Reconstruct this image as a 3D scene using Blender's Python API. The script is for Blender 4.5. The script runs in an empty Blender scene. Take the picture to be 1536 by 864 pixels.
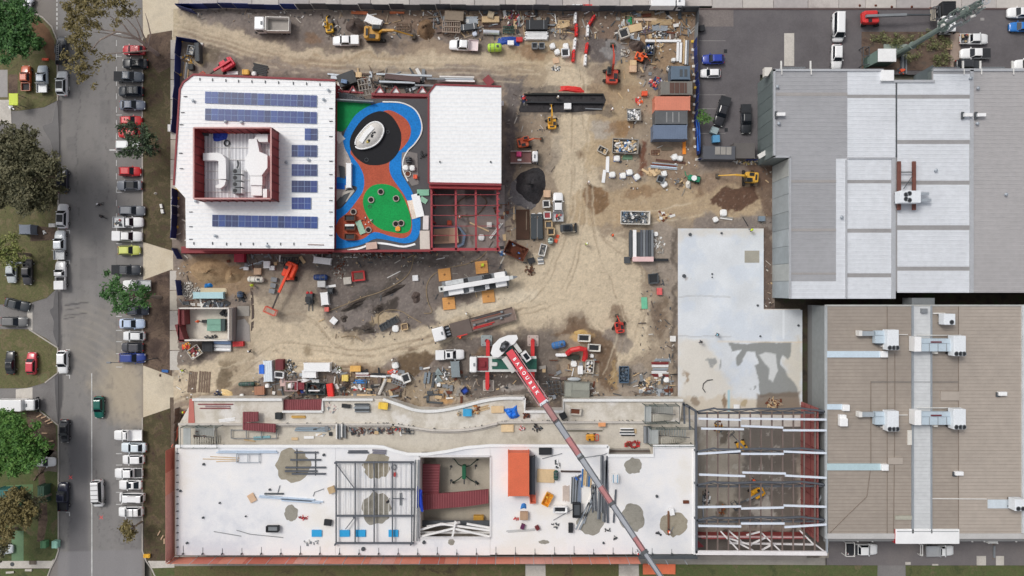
import bpy,math,random
import numpy as np
from mathutils import Vector,Matrix
random.seed(7)
SC=bpy.context.scene
COL=SC.collection
# camera, sky, sun, exposure
CAM_H=128.0
cam=bpy.data.cameras.new('camera');cam.sensor_width=36;cam.lens=24;cam.clip_end=5000;cam.clip_start=1
co=bpy.data.objects.new('camera',cam);COL.objects.link(co);co.location=(0,0,CAM_H);SC.camera=co
W=bpy.data.worlds.new('World');SC.world=W;W.use_nodes=True
nt=W.node_tree;bg=nt.nodes['Background']
sky=nt.nodes.new('ShaderNodeTexSky');sky.sky_type='NISHITA';sky.sun_disc=False
SUN_EL,SUN_AZ=math.radians(52),math.radians(-50)
sky.sun_elevation=SUN_EL;sky.sun_rotation=SUN_AZ;sky.air_density=1.0;sky.dust_density=4.0;sky.ozone_density=0.6
hs=nt.nodes.new('ShaderNodeHueSaturation');hs.inputs['Saturation'].default_value=0.30
nt.links.new(sky.outputs[0],hs.inputs['Color']);nt.links.new(hs.outputs[0],bg.inputs[0]);bg.inputs[1].default_value=0.122
sl=bpy.data.lights.new('sun','SUN');sl.energy=1.05;sl.angle=math.radians(15);sl.color=(1,.97,.92)
so=bpy.data.objects.new('sun',sl);COL.objects.link(so)
d=Vector((math.sin(SUN_AZ)*math.cos(SUN_EL),math.cos(SUN_AZ)*math.cos(SUN_EL),math.sin(SUN_EL)))
so.rotation_euler=d.to_track_quat('Z','Y').to_euler();so.location=(0,0,200)
SC.view_settings.view_transform='Standard';SC.view_settings.look='None';SC.view_settings.gamma=1
SC.view_settings.exposure=0.0
EXPO=0.93
# survey grid
def kz(z):return(CAM_H-z)/CAM_H
def X(px,z=0):return(px-768)/8*kz(z)
def Y(py,z=0):return(432-py)/8*kz(z)
def P(pts,z=0):return[(X(a,z),Y(b,z))for a,b in pts]
def R(x0,y0,x1,y1):return[(x0,y0),(x1,y0),(x1,y1),(x0,y1)]
# materials
def lin(c):
 return tuple(((v/255)/12.92 if v/255<=.04045 else((v/255+.055)/1.055)**2.4)for v in c)
_M={}
def M(c,rough=.75,metal=0,var=.12,sc=1.2,bump=0,fine=.06,coat=0):
 """procedural surface of one real colour with tonal wear"""
 key=(tuple(c),rough,metal,var,sc,bump,fine,coat)
 if key in _M:return _M[key]
 m=bpy.data.materials.new('surface_%d_%d_%d'%tuple(c));m.use_nodes=True
 n,l=m.node_tree.nodes,m.node_tree.links
 b=n['Principled BSDF'];b.inputs['Roughness'].default_value=rough;b.inputs['Metallic'].default_value=metal
 if coat:b.inputs['Coat Weight'].default_value=coat;b.inputs['Coat Roughness'].default_value=.08
 base=[min(.9,v/EXPO)for v in lin(c)]
 g=n.new('ShaderNodeNewGeometry')
 a=n.new('ShaderNodeTexNoise');a.inputs['Scale'].default_value=sc*.35;a.inputs['Detail'].default_value=6;a.inputs['Roughness'].default_value=.65
 f=n.new('ShaderNodeTexNoise');f.inputs['Scale'].default_value=sc*4;f.inputs['Detail'].default_value=3
 l.new(g.outputs['Position'],a.inputs['Vector']);l.new(g.outputs['Position'],f.inputs['Vector'])
 m1=n.new('ShaderNodeMapRange');m1.inputs[1].default_value=.3;m1.inputs[2].default_value=.7;m1.inputs[3].default_value=1-var;m1.inputs[4].default_value=1+var*.7
 m2=n.new('ShaderNodeMapRange');m2.inputs[1].default_value=.3;m2.inputs[2].default_value=.7;m2.inputs[3].default_value=1-fine;m2.inputs[4].default_value=1+fine
 l.new(a.outputs[0],m1.inputs[0]);l.new(f.outputs[0],m2.inputs[0])
 mu=n.new('ShaderNodeMath');mu.operation='MULTIPLY';l.new(m1.outputs[0],mu.inputs[0]);l.new(m2.outputs[0],mu.inputs[1])
 vm=n.new('ShaderNodeVectorMath');vm.operation='SCALE';vm.inputs[0].default_value=base;l.new(mu.outputs[0],vm.inputs['Scale'])
 l.new(vm.outputs[0],b.inputs['Base Color'])
 if bump:
  bn=n.new('ShaderNodeBump');bn.inputs['Strength'].default_value=bump;bn.inputs['Distance'].default_value=.08
  l.new(f.outputs[0],bn.inputs['Height']);l.new(bn.outputs[0],b.inputs['Normal'])
 _M[key]=m;return m
def MR(cols,sc=.5,rough=.9,det=8,bump=.3,warp=0,fine=.15,lo=.35,hi=.65):
 """natural ground: colours spread over a noise ramp"""
 m=bpy.data.materials.new('ground_mix');m.use_nodes=True
 n,l=m.node_tree.nodes,m.node_tree.links
 b=n['Principled BSDF'];b.inputs['Roughness'].default_value=rough
 g=n.new('ShaderNodeNewGeometry')
 a=n.new('ShaderNodeTexNoise');a.inputs['Scale'].default_value=sc;a.inputs['Detail'].default_value=det;a.inputs['Roughness'].default_value=.68;a.inputs['Distortion'].default_value=warp
 f=n.new('ShaderNodeTexNoise');f.inputs['Scale'].default_value=5;f.inputs['Detail'].default_value=4
 l.new(g.outputs['Position'],a.inputs['Vector']);l.new(g.outputs['Position'],f.inputs['Vector'])
 r=n.new('ShaderNodeValToRGB');e=r.color_ramp.elements
 while len(e)<len(cols):e.new(.5)
 for i,c in enumerate(cols):
  e[i].position=lo+(hi-lo)*i/(len(cols)-1);e[i].color=tuple(v/EXPO for v in lin(c))+(1,)
 l.new(a.outputs[0],r.inputs[0])
 m2=n.new('ShaderNodeMapRange');m2.inputs[1].default_value=.3;m2.inputs[2].default_value=.7;m2.inputs[3].default_value=1-fine;m2.inputs[4].default_value=1+fine
 l.new(f.outputs[0],m2.inputs[0])
 vm=n.new('ShaderNodeVectorMath');vm.operation='SCALE';l.new(r.outputs[0],vm.inputs[0]);l.new(m2.outputs[0],vm.inputs['Scale'])
 l.new(vm.outputs[0],b.inputs['Base Color'])
 bn=n.new('ShaderNodeBump');bn.inputs['Strength'].default_value=bump;bn.inputs['Distance'].default_value=.1
 l.new(f.outputs[0],bn.inputs['Height']);l.new(bn.outputs[0],b.inputs['Normal'])
 return m
def MV(rough=.9,fine=.14,bump=.35,fs=4.0):
 """surface whose soil / wear colour is stored on the mesh"""
 m=bpy.data.materials.new('soil_colour');m.use_nodes=True
 n,l=m.node_tree.nodes,m.node_tree.links
 b=n['Principled BSDF'];b.inputs['Roughness'].default_value=rough
 at=n.new('ShaderNodeAttribute');at.attribute_name='Col'
 g=n.new('ShaderNodeNewGeometry')
 f=n.new('ShaderNodeTexNoise');f.inputs['Scale'].default_value=fs;f.inputs['Detail'].default_value=5;f.inputs['Roughness'].default_value=.7
 l.new(g.outputs['Position'],f.inputs['Vector'])
 m2=n.new('ShaderNodeMapRange');m2.inputs[1].default_value=.3;m2.inputs[2].default_value=.7;m2.inputs[3].default_value=1-fine;m2.inputs[4].default_value=1+fine
 l.new(f.outputs[0],m2.inputs[0])
 vm=n.new('ShaderNodeVectorMath');vm.operation='SCALE';l.new(at.outputs[0],vm.inputs[0]);l.new(m2.outputs[0],vm.inputs['Scale'])
 l.new(vm.outputs[0],b.inputs['Base Color'])
 bn=n.new('ShaderNodeBump');bn.inputs['Strength'].default_value=bump;bn.inputs['Distance'].default_value=.08
 l.new(f.outputs[0],bn.inputs['Height']);l.new(bn.outputs[0],b.inputs['Normal'])
 return m
GLASS=M((24,30,38),.12,0,.05)
TYRE=M((38,37,37),.9)
TRIM=M((50,50,52),.6)
CHROME=M((170,172,175),.3,.7)
LAMP=M((225,226,222),.15)
TAIL=M((160,30,28),.25)
def PAINT(c):return M(c,.28,0,.05,.8,coat=.5,fine=.02)
WHITE=M((238,239,240),.45,0,.05)
WHITED=M((222,220,216),.6,0,.12)
GAL=M((168,175,182),.45,.3,.12)
GALD=M((110,117,125),.5,.3,.15)
STEELG=M((92,96,103),.6,.2,.12)
STEELB=M((190,205,222),.5,0,.06)
TIMB=M((196,170,132),.8,0,.2,2)
TIMBD=M((122,106,90),.85,0,.22,2)
PLY=M((214,186,146),.8,0,.12,1)
RED=M((132,44,50),.6,0,.14)
RED2=M((200,46,48),.5,0,.1)
ORANGE=M((224,88,52),.5,0,.1)
PINK=M((196,104,88),.7,0,.15)
YEL=M((220,168,52),.5,0,.12)
BLACK=M((36,38,42),.6,0,.1)
BLUE=M((36,92,176),.6,0,.12)
NAVY=M((30,44,92),.75,0,.18)
CONC=M((196,190,180),.85,0,.14,1)
CONCD=M((150,145,138),.85,0,.16,1)
CONCW=M((216,212,204),.8,0,.08,1)
RUST=M((104,58,40),.85,0,.25,2)
GREEN=M((60,140,104),.6,0,.1)
GREY=M((128,132,136),.6,0,.12)
GREYD=M((74,78,82),.65,0,.15)
CARD=M((208,176,146),.8,0,.12)
BBLUE=M((60,112,170),.6,0,.1)
SKIN_=M((190,140,115),.6)
HIVIS=M((206,226,60),.6,0,.05)
HIVO=M((238,100,50),.6,0,.05)
# mesh builder
class MB:
 def __init__(s):s.v=[];s.f=[];s.m=[];s.T=None
 def add(s,vs,fs,m=0):
  o=len(s.v)
  if s.T is not None:vs=[tuple(s.T@Vector(v))for v in vs]
  s.v+=[tuple(v)for v in vs];s.f+=[[o+i for i in f]for f in fs];s.m+=[m]*len(fs);return s
 def box(s,x0,x1,y0,y1,z0,z1,m=0):
  return s.add([(x0,y0,z0),(x1,y0,z0),(x1,y1,z0),(x0,y1,z0),(x0,y0,z1),(x1,y0,z1),(x1,y1,z1),(x0,y1,z1)],[(0,3,2,1),(4,5,6,7),(0,1,5,4),(1,2,6,5),(2,3,7,6),(3,0,4,7)],m)
 def cbox(s,cx,cy,cz,w,d_,h,m=0,rz=0):
  c,t=math.cos(rz),math.sin(rz);vs=[]
  for z in(cz-h/2,cz+h/2):
   for a,b in((-1,-1),(1,-1),(1,1),(-1,1)):
    x,y=a*w/2,b*d_/2;vs.append((cx+x*c-y*t,cy+x*t+y*c,z))
  return s.add(vs,[(0,3,2,1),(4,5,6,7),(0,1,5,4),(1,2,6,5),(2,3,7,6),(3,0,4,7)],m)
 def loft(s,rings,m=0,cap=True,close=True):
  n=len(rings[0]);vs=[v for r in rings for v in r];fs=[]
  for i in range(len(rings)-1):
   for j in range(n if close else n-1):
    a,b=i*n+j,i*n+(j+1)%n;fs.append((a,b,b+n,a+n))
  if cap:fs.append(tuple(range(n-1,-1,-1)));fs.append(tuple((len(rings)-1)*n+j for j in range(n)))
  return s.add(vs,fs,m)
 def prism(s,poly,z0,z1,m=0):
  if sum(poly[i][0]*poly[(i+1)%len(poly)][1]-poly[(i+1)%len(poly)][0]*poly[i][1]for i in range(len(poly)))<0:poly=poly[::-1]
  return s.loft([[(x,y,z0)for x,y in poly],[(x,y,z1)for x,y in poly]],m)
 def rbox(s,x0,x1,y0,y1,z0,z1,r=.1,m=0,top=.06):
  def ring(i,z):
   a0,a1,b0,b1=x0+i,x1-i,y0+i,y1-i;q=max(.001,r-i*.4);p=[]
   for cx,cy,st in((a1-q,b0+q,-90),(a1-q,b1-q,0),(a0+q,b1-q,90),(a0+q,b0+q,180)):
    for t in(0,45,90):
     A=math.radians(st+t);p.append((cx+q*math.cos(A),cy+q*math.sin(A),z))
   return p
  return s.loft([ring(0,z0),ring(0,z1-top),ring(top*.6,z1-top*.2),ring(top*1.3,z1)],m)
 def cyl(s,p0,p1,r,n=10,m=0,r2=None,cap=True):
  p0,p1=Vector(p0),Vector(p1);q=(p1-p0).to_track_quat('Z','Y');r2=r if r2 is None else r2
  rg=[]
  for p,rr in((p0,r),(p1,r2)):
   rg.append([tuple(p+q@Vector((rr*math.cos(2*math.pi*j/n),rr*math.sin(2*math.pi*j/n),0)))for j in range(n)])
  return s.loft(rg,m,cap)
 def tube(s,pts,r,n=6,m=0,rs=None):
  pts=[Vector(p)for p in pts];rg=[]
  for i,p in enumerate(pts):
   t=(pts[min(i+1,len(pts)-1)]-pts[max(i-1,0)]).normalized();up=Vector((0,0,1))if abs(t.z)<.95 else Vector((1,0,0))
   a=t.cross(up).normalized();b=a.cross(t);rr=rs[i]if rs else r
   rg.append([tuple(p+a*rr*math.cos(2*math.pi*j/n)+b*rr*math.sin(2*math.pi*j/n))for j in range(n)])
  return s.loft(rg,m)
 def strip(s,pts,w,h,z=0,m=0):
  n=len(pts);L=[];Rr=[]
  for i,p in enumerate(pts):
   a=Vector(pts[max(i-1,0)][:2]);b=Vector(pts[min(i+1,n-1)][:2]);t=(b-a).normalized();q=Vector((-t.y,t.x))*w/2
   zz=p[2]if len(p)>2 else z
   L.append((p[0]+q.x,p[1]+q.y,zz));Rr.append((p[0]-q.x,p[1]-q.y,zz))
  return s.loft([[Rr[i],L[i],(L[i][0],L[i][1],L[i][2]+h),(Rr[i][0],Rr[i][1],Rr[i][2]+h)]for i in range(n)],m)
 def dome(s,cx,cy,z,rx,ry,h,m=0,n=12,k=4,jit=0):
  rg=[]
  for i in range(k):
   t=i/k*math.pi/2
   rg.append([(cx+rx*math.cos(t)*math.cos(2*math.pi*j/n)*(1+random.uniform(-jit,jit)),cy+ry*math.cos(t)*math.sin(2*math.pi*j/n)*(1+random.uniform(-jit,jit)),z+h*math.sin(t)*(1+random.uniform(-jit,jit)))for j in range(n)])
  rg.append([(cx+.02*math.cos(2*math.pi*j/n)*rx,cy+.02*ry*math.sin(2*math.pi*j/n),z+h)for j in range(n)])
  return s.loft(rg,m)
 def torus(s,cx,cy,z,R_,r,n=20,k=6,m=0):
  vs=[];fs=[]
  for i in range(n):
   for j in range(k):
    A,B=2*math.pi*i/n,2*math.pi*j/k;q=R_+r*math.cos(B);vs.append((cx+q*math.cos(A),cy+q*math.sin(A),z+r*math.sin(B)))
    a,b,c,e=i*k+j,((i+1)%n)*k+j,((i+1)%n)*k+(j+1)%k,i*k+(j+1)%k;fs.append((a,b,c,e))
  return s.add(vs,fs,m)
 def mesh(s,name,mats,smooth=False):
  me=bpy.data.meshes.new(name);me.from_pydata(s.v,[],s.f);mats=mats if isinstance(mats,(list,tuple))else[mats]
  for m in mats:me.materials.append(m)
  if len(mats)>1:me.polygons.foreach_set('material_index',s.m)
  if smooth:me.polygons.foreach_set('use_smooth',[True]*len(me.polygons))
  me.update();return me
 def build(s,name,mats,parent=None,loc=(0,0,0),rz=0,smooth=False,label=None):
  o=bpy.data.objects.new(name,s.mesh(name,mats,smooth));COL.objects.link(o);o.location=loc;o.rotation_euler.z=rz
  if parent:o.parent=parent
  if label:o['label']=label
  return o
def tag(o,label,cat,group=None):
 o['label']=label;o['category']=cat
 if group:o['group']=group
 return o
def struct(o):o['kind']='structure';return o
def stuff(o,label=None):
 o['kind']='stuff'
 if label:o['label']=label;o['category']='debris'
 return o
def plain(n):
 while '_'in n and n.split('_')[0]in 'white black red blue grey dark yellow green orange brown pink beige tan navy silver long small round rusty purple gray cream lime striped olive gas metal open upright'.split():n=n.split('_',1)[1]
 return{'cap':'drum','panel':'wall_sheet','frame':'trestle_stand','tyres':'machine','pit':'pit_cover','blue':'box'}.get(n,n)
def thing(name,label,cat,px=0,py=0,z=0,rot=0,group=None,h=0,raw=False):
 name=plain(name)
 o=bpy.data.objects.new(name,None);COL.objects.link(o);o.empty_display_size=.5
 o.location=(0,0,0)if raw else(X(px,z+h),Y(py,z+h),z);o.rotation_euler.z=math.radians(rot)
 return tag(o,label,cat,group)
def slab(name,pts,z0,z1,mat,parent=None,zp=None):
 """prism whose outline is surveyed at its top height"""
 return MB().prism(P(pts,z1 if zp is None else zp),z0,z1).build(name,mat,parent)
def sheet(name,pts,z,mat,parent=None):
 return struct(MB().prism(P(pts),z-.2,z).build(name,mat,parent))
def smoothline(pts,n=5):
 out=[]
 for i in range(len(pts)-1):
  p0,p1,p2,p3=pts[max(i-1,0)],pts[i],pts[i+1],pts[min(i+2,len(pts)-1)]
  for t in[q/n for q in range(n)]:
   out.append(tuple(.5*((2*p1[c])+(-p0[c]+p2[c])*t+(2*p0[c]-5*p1[c]+4*p2[c]-p3[c])*t*t+(-p0[c]+3*p1[c]-3*p2[c]+p3[c])*t**3)for c in range(len(p1))))
 return out+[tuple(pts[-1])]
def loop(pts,n=5):
 q=smoothline([pts[-1]]+list(pts)+[pts[0],pts[1]],n);return q[n:-n-1+0]if True else q
 # noise for painted ground
_rng=np.random.RandomState(11);_LAT=_rng.rand(12,256,256)
def vn(x,y,s,seed=0):
 u,v=x/s,y/s;i=np.floor(u).astype(int);j=np.floor(v).astype(int);fu=u-i;fv=v-j
 fu=fu*fu*(3-2*fu);fv=fv*fv*(3-2*fv);A=_LAT[seed%12]
 g=lambda a,b:A[a&255,b&255]
 return(g(i,j)*(1-fu)+g(i+1,j)*fu)*(1-fv)+(g(i,j+1)*(1-fu)+g(i+1,j+1)*fu)*fv
def fbm(x,y,s,seed=0,o=5,r=.55):
 t=0;a=1;w=0
 for q in range(o):t=t+a*vn(x+17*q,y+31*q,s/2**q,seed+q);w+=a;a*=r
 return t/w
def dseg(x,y,pts):
 d=np.full(x.shape,1e9)
 for(ax,ay),(bx,by)in zip(pts[:-1],pts[1:]):
  dx,dy=bx-ax,by-ay;t=np.clip(((x-ax)*dx+(y-ay)*dy)/(dx*dx+dy*dy+1e-9),0,1)
  d=np.minimum(d,np.hypot(x-ax-t*dx,y-ay-t*dy))
 return d
def inpoly(x,y,pts):
 c=np.zeros(x.shape,bool)
 for(ax,ay),(bx,by)in zip(pts,pts[1:]+pts[:1]):
  if ay==by:continue
  c^=((ay>y)!=(by>y))&(x<(bx-ax)*(y-ay)/(by-ay)+ax)
 return c
def sstep(a,b,v):t=np.clip((v-a)/(b-a),0,1);return t*t*(3-2*t)
class Paint:
 """numpy painter working in survey pixels; colours are the soils' own colours"""
 def __init__(s,x0,y0,x1,y1,step):
  nx,ny=int((x1-x0)/8/step)+1,int((y1-y0)/8/step)+1
  s.px,s.py=np.meshgrid(np.linspace(x0,x1,nx),np.linspace(y0,y1,ny));s.nx,s.ny=nx,ny
  s.wx=s.px+(fbm(s.px,s.py,26,3)-.5)*26+(fbm(s.px,s.py,7,9,3)-.5)*8;s.wy=s.py+(fbm(s.px,s.py,26,6)-.5)*26+(fbm(s.px,s.py,7,1,3)-.5)*8
  s.c=np.zeros((ny,nx,3));s.h=np.zeros((ny,nx))
 def mix(s,m,col,dh=0):
  m=m[...,None];s.c=s.c*(1-m)+np.array(lin(col))*m
  if dh:s.h+=m[...,0]*dh
 def mask(s,kind,g,w=0,soft=6,warp=1):
  x=s.px*(1-warp)+s.wx*warp;y=s.py*(1-warp)+s.wy*warp
  if kind=='line':return 1-sstep(w-soft,w+soft,dseg(x,y,g))
  if kind=='blob':
   cx,cy,rx,ry,rot=g;a=math.radians(rot);u=(x-cx)*math.cos(a)+(y-cy)*math.sin(a);v=-(x-cx)*math.sin(a)+(y-cy)*math.cos(a)
   q=np.hypot(u/rx,v/ry);sf=soft/min(rx,ry);return 1-sstep(1-sf,1+sf,q)
  if kind=='poly':
   ins=inpoly(x,y,g);d=dseg(x,y,g+g[:1]);return sstep(-soft,soft,np.where(ins,d,-d))
 def grid(s,name,z,mat,cut=None):
  xs=(s.px-768)/8;ys=(432-s.py)/8
  v=np.stack([xs,ys,z+s.h],-1).reshape(-1,3).astype(np.float32)
  i=np.arange(s.nx*s.ny).reshape(s.ny,s.nx);f=np.stack([i[1:,:-1],i[1:,1:],i[:-1,1:],i[:-1,:-1]],-1).reshape(-1,4)
  if cut:cx=s.px[:-1,:-1].ravel();cy=s.py[:-1,:-1].ravel();kp=np.ones(len(cx),bool)
  for q in(cut or[]):kp&=~((cx>q[0])&(cy>q[1])&(cx<q[2])&(cy<q[3]))
  if cut:f=f[kp]
  me=bpy.data.meshes.new(name);me.vertices.add(len(v));me.vertices.foreach_set('co',v.ravel())
  me.loops.add(f.size);me.loops.foreach_set('vertex_index',f.ravel().astype(np.int32));me.polygons.add(len(f))
  me.polygons.foreach_set('loop_start',np.arange(0,f.size,4,dtype=np.int32));me.polygons.foreach_set('loop_total',np.full(len(f),4,np.int32))
  me.update(calc_edges=True);me.polygons.foreach_set('use_smooth',[True]*len(f))
  ca=me.color_attributes.new('Col','FLOAT_COLOR','POINT');a=np.ones((s.ny*s.nx,4),np.float32);a[:,:3]=(s.c/EXPO).reshape(-1,3);ca.data.foreach_set('color',a.ravel())
  me.materials.append(mat);o=bpy.data.objects.new(name,me);COL.objects.link(o);return struct(o)
  # GROUND
g=MB().box(-1500,1500,-1500,1500,-1.2,-.8);struct(g.build('ground',MR([(96,98,84),(120,116,104),(104,106,90)],.02)))
GRASS=MR([(62,50,42),(84,70,54),(74,70,46),(98,86,64),(84,70,58)],.35,warp=.4,fine=.22)
GRASSL=MR([(80,78,50),(104,98,68),(92,94,58),(114,102,76),(104,108,72)],.3,warp=.5,fine=.22)
GRASSB=MR([(72,62,46),(98,90,60),(88,90,54),(112,98,72)],.22,warp=.6,fine=.22)
GRASSG=MR([(66,76,44),(90,92,58),(80,92,52),(104,94,70)],.3,warp=.5,fine=.2)
DIRTV=MR([(70,56,50),(92,76,66),(112,94,80),(84,70,58)],.3,warp=.6,fine=.2)
DIRTG=MR([(80,70,62),(104,94,86),(128,118,108),(92,78,66)],.3,warp=.6,fine=.2)
ASPH=MR([(112,108,107),(122,119,118),(130,127,125)],.12,fine=.08,bump=.12)
ASPHD=MR([(92,88,90),(100,96,98),(106,102,103)],.15,fine=.09,bump=.12)
ASPHM=MR([(106,101,102),(113,108,108),(122,116,114)],.1,fine=.08,bump=.12)
CPATH=MR([(186,180,170),(198,192,184),(172,166,158)],.2,fine=.08,bump=.1)
CAPR=MR([(198,184,160),(208,196,174),(188,176,156)],.15,fine=.08,bump=.1)
CROAD=MR([(176,168,164),(190,183,178),(166,158,154)],.1,fine=.08,bump=.1)
MUD=MR([(84,72,62),(110,96,84),(92,78,66)],.3,fine=.2)
for nm,pts,z,m in[('grass_verge',[(-300,20),(46,20),(64,28),(77,42),(84,60),(86,151),(66,161),(30,166),(-300,166)],.10,GRASSL),('driveway',[(-300,166),(30,166),(66,161),(86,151),(88,250),(68,228),(48,214),(-300,214)],.05,ASPH),('garden_bed',[(50,30),(62,32),(74,45),(82,62),(84,92),(72,88),(60,60),(48,45)],.104,MR([(96,72,52),(124,92,68)],.5)),('grass_verge',[(-300,214),(48,214),(68,228),(86,252),(86,432),(70,447),(40,456),(-300,462)],.10,GRASSL),('garden_bed',[(40,216),(60,228),(84,258),(84,292),(60,280),(40,240)],.104,DIRTV),('garden_bed',[(46,338),(84,342),(84,360),(46,362)],.104,DIRTV),('driveway',[(-300,462),(40,456),(70,447),(86,432),(86,521),(70,508),(44,494),(-300,490)],.05,ASPH),('driveway_crossing',[(41,455),(49,455),(49,496),(41,492)],.054,CPATH),('grass_verge',[(-300,490),(44,494),(70,508),(86,521),(86,560),(68,574),(40,582),(-300,587)],.10,GRASSL),('driveway',[(-300,587),(40,582),(68,574),(86,560),(87,635),(65,617),(55,613),(-300,615)],.05,ASPH),('driveway_crossing',[(24,584),(49,581),(49,614),(24,614)],.054,CPATH),('grass_verge',[(-300,615),(55,613),(65,617),(87,638),(87,826),(84,836),(78,841),(-300,842)],.10,GRASSG),('garden_bed',[(40,616),(62,618),(84,638),(86,672),(70,690),(54,672),(44,650)],.104,DIRTV),('garden_bed',[(60,672),(86,676),(86,708),(72,706),(58,712)],.104,DIRTG),('garden_bed',[(58,712),(66,706),(70,730),(72,780),(66,812),(56,812),(60,760)],.104,DIRTV),('footpath',[(-300,842),(78,841),(82,836),(78,852),(-300,853)],.10,CPATH),('grass_verge',[(-300,853),(77,853),(66,880),(60,1000),(-300,1000)],.10,GRASSG),('dirt_verge',[(215,58),(258,48),(258,376),(215,363)],.10,GRASS),('garden_bed',[(222,52),(258,46),(257,100),(238,110),(224,92),(216,70)],.106,DIRTV),('crossover',[(215,363),(258,376),(272,380),(272,404),(258,405),(215,420)],.05,CAPR),('dirt_verge',[(215,420),(258,404),(258,564),(215,548)],.10,DIRTV),('crossover',[(215,548),(258,564),(274,566),(274,612),(258,612),(215,626)],.05,CAPR),('dirt_verge',[(215,626),(256,612),(256,841),(222,841),(216,828)],.10,GRASS),('crossover',[(213,-60),(268,-60),(268,55),(215,58)],.05,CAPR),('footpath',[(222,841),(256,841),(262,838),(262,851),(228,852)],.10,CPATH),('grass_verge',[(228,852),(262,851),(262,1000),(240,1000)],.10,GRASSG),('grass_verge',[(262,849),(788,846),(788,1000),(262,1000)],.10,GRASSB),('crossover',[(788,846),(818,846),(822,1000),(784,1000)],.05,CPATH),('grass_verge',[(818,846),(928,846),(928,1000),(822,1000)],.10,GRASSB),('crossover',[(928,846),(958,846),(962,1000),(924,1000)],.05,CPATH),('grass_verge',[(958,846),(1316,848),(1312,1000),(962,1000)],.10,GRASSG),('driveway',[(1316,848),(1358,848),(1360,1000),(1312,1000)],.05,ASPH),('grass_verge',[(1358,848),(2000,848),(2000,1000),(1360,1000)],.10,GRASSG),('service_yard',[(1238,790),(2000,790),(2000,848),(1240,848)],.05,ASPHM),('footpath',[(262,834),(1238,834),(1238,848),(262,849)],.06,CONCD and M((150,145,138),.85,0,.16,.6)),('mud_strip',[(255,596),(275,596),(268,670),(266,838),(256,838)],.055,MUD),('car_park',[(1045,14),(2000,14),(2000,112),(1140,112),(1140,240),(1045,240)],.07,ASPHD),('alley',[(1142,430),(2000,430),(2000,470),(1240,470),(1240,812),(1198,812),(1198,465),(1142,460)],.03,MR([(38,34,28),(62,52,42),(50,62,34)],.4)),('building_pad',[(1142,230),(2000,230),(2000,440),(1142,440)],.03,CONCD),]:sheet(nm,pts,z,m)
p=Paint(20,-120,217,960,.25);x,y=p.px,p.py
n1=fbm(x,y*.25,14,2)[...,None];p.c[:]=np.array(lin((128,125,123)))*(.84+.32*n1)
dk=p.mask('line',[(118,640),(118,900)],15,4,.1);p.mix(dk*.5,(84,84,90));
for a,w_,c,s in[([(131,-100),(131,500)],4,(134,131,128),.5),([(152,-100),(150,560)],5,(124,122,121),.5),([(112,-100),(112,600)],6,(124,122,121),.35),([(96,-100),(96,900)],3,(140,135,128),.35),([(160,640),(158,830)],10,(128,127,127),.5),([(190,620),(190,840)],20,(132,130,129),.35),([(192,60),(192,550)],18,(128,124,121),.3)]:
 p.mix(p.mask('line',a,w_,5,.3)*s*fbm(x,y*.3,20,5),c)
p.mix(p.mask('poly',[(165,540),(215,535),(217,640),(170,625),(140,580)],soft=22)*.6,(190,174,148))
p.mix(p.mask('blob',(150,520,60,60,0),soft=40)*.25*fbm(x,y,12,4),(176,164,144))
th=np.sin(np.hypot(x-70,y-640)*.55+fbm(x,y,30,1)*4);arc=p.mask('poly',[(95,455),(170,460),(214,530),(214,640),(140,640)],soft=26,warp=.5)
p.mix(np.clip(th-.2,0,1)*arc*.3*fbm(x,y,7,3,5,.8),(186,176,156));p.mix(np.clip(-th-.7,0,1)*arc*.3*fbm(x,y,7,7,5,.8),(94,92,92))
for pl in([(152,765),(166,790),(186,812),(206,828)],[(140,700),(150,742),(150,800)],[(110,60),(118,150),(112,240),(120,330)],[(160,90),(156,190),(162,300)],[(100,660),(108,740),(104,810)]):p.mix(p.mask('line',pl,.5,.6,.8)*.5,(74,72,72))
for pl in(R(120,386,146,420),R(150,150,166,186),R(100,205,116,226),R(186,800,212,826)):p.mix(p.mask('poly',pl,soft=1,warp=.05)*.3,(98,96,97))
p.mix(sstep(.6,.75,fbm(x,y,6,8))*.3,(100,98,98))
for pl in([(83,438),(92,436),(93,520),(90,530),(85,520),(82,500),(81,480),(76,466),(83,460),(84,450)],[(82,562),(94,560),(95,596),(92,630),(88,640),(86,610),(83,590)],[(86,150),(92,150),(90,240),(86,262),(78,212),(66,190),(80,182),(84,170)],[(88,216),(92,224),(91,258),(86,258)]):
 p.mix(p.mask('poly',pl,soft=1.6,warp=.25)*.85,(70,68,70))
p.mix(p.mask('line',[(112,452),(104,455),(98,462)],2,1.5)*0+0,(60,60,60))
for yy,x1 in((457,120),(464,118),(477,112),(472,130),(456,132)):p.mix(p.mask('line',[(97,yy+1),(x1,yy-2)],.8,.8,.1)*.7,(66,64,66))
p.mix(p.mask('poly',[(40,-200),(215,-200),(215,14),(120,60),(80,20)],soft=12)*.35,(132,130,130))
p.mix(p.mask('poly',[(85,828),(215,824),(215,960),(60,960)],soft=1.2,warp=.05)*.55,(136,134,136))
p.mix((1-p.mask('line',[(150,-100),(150,960)],63,2,.05))*.35,(120,108,96))
p.mix(p.mask('poly',[(173,60),(175,60),(176,540),(174,540)],soft=1,warp=0)*.3,(96,92,90))
p.grid('road',.0,MV(.85,.09,.15,5))
LINEM=M((206,206,204),.7,0,.3,3)
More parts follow.
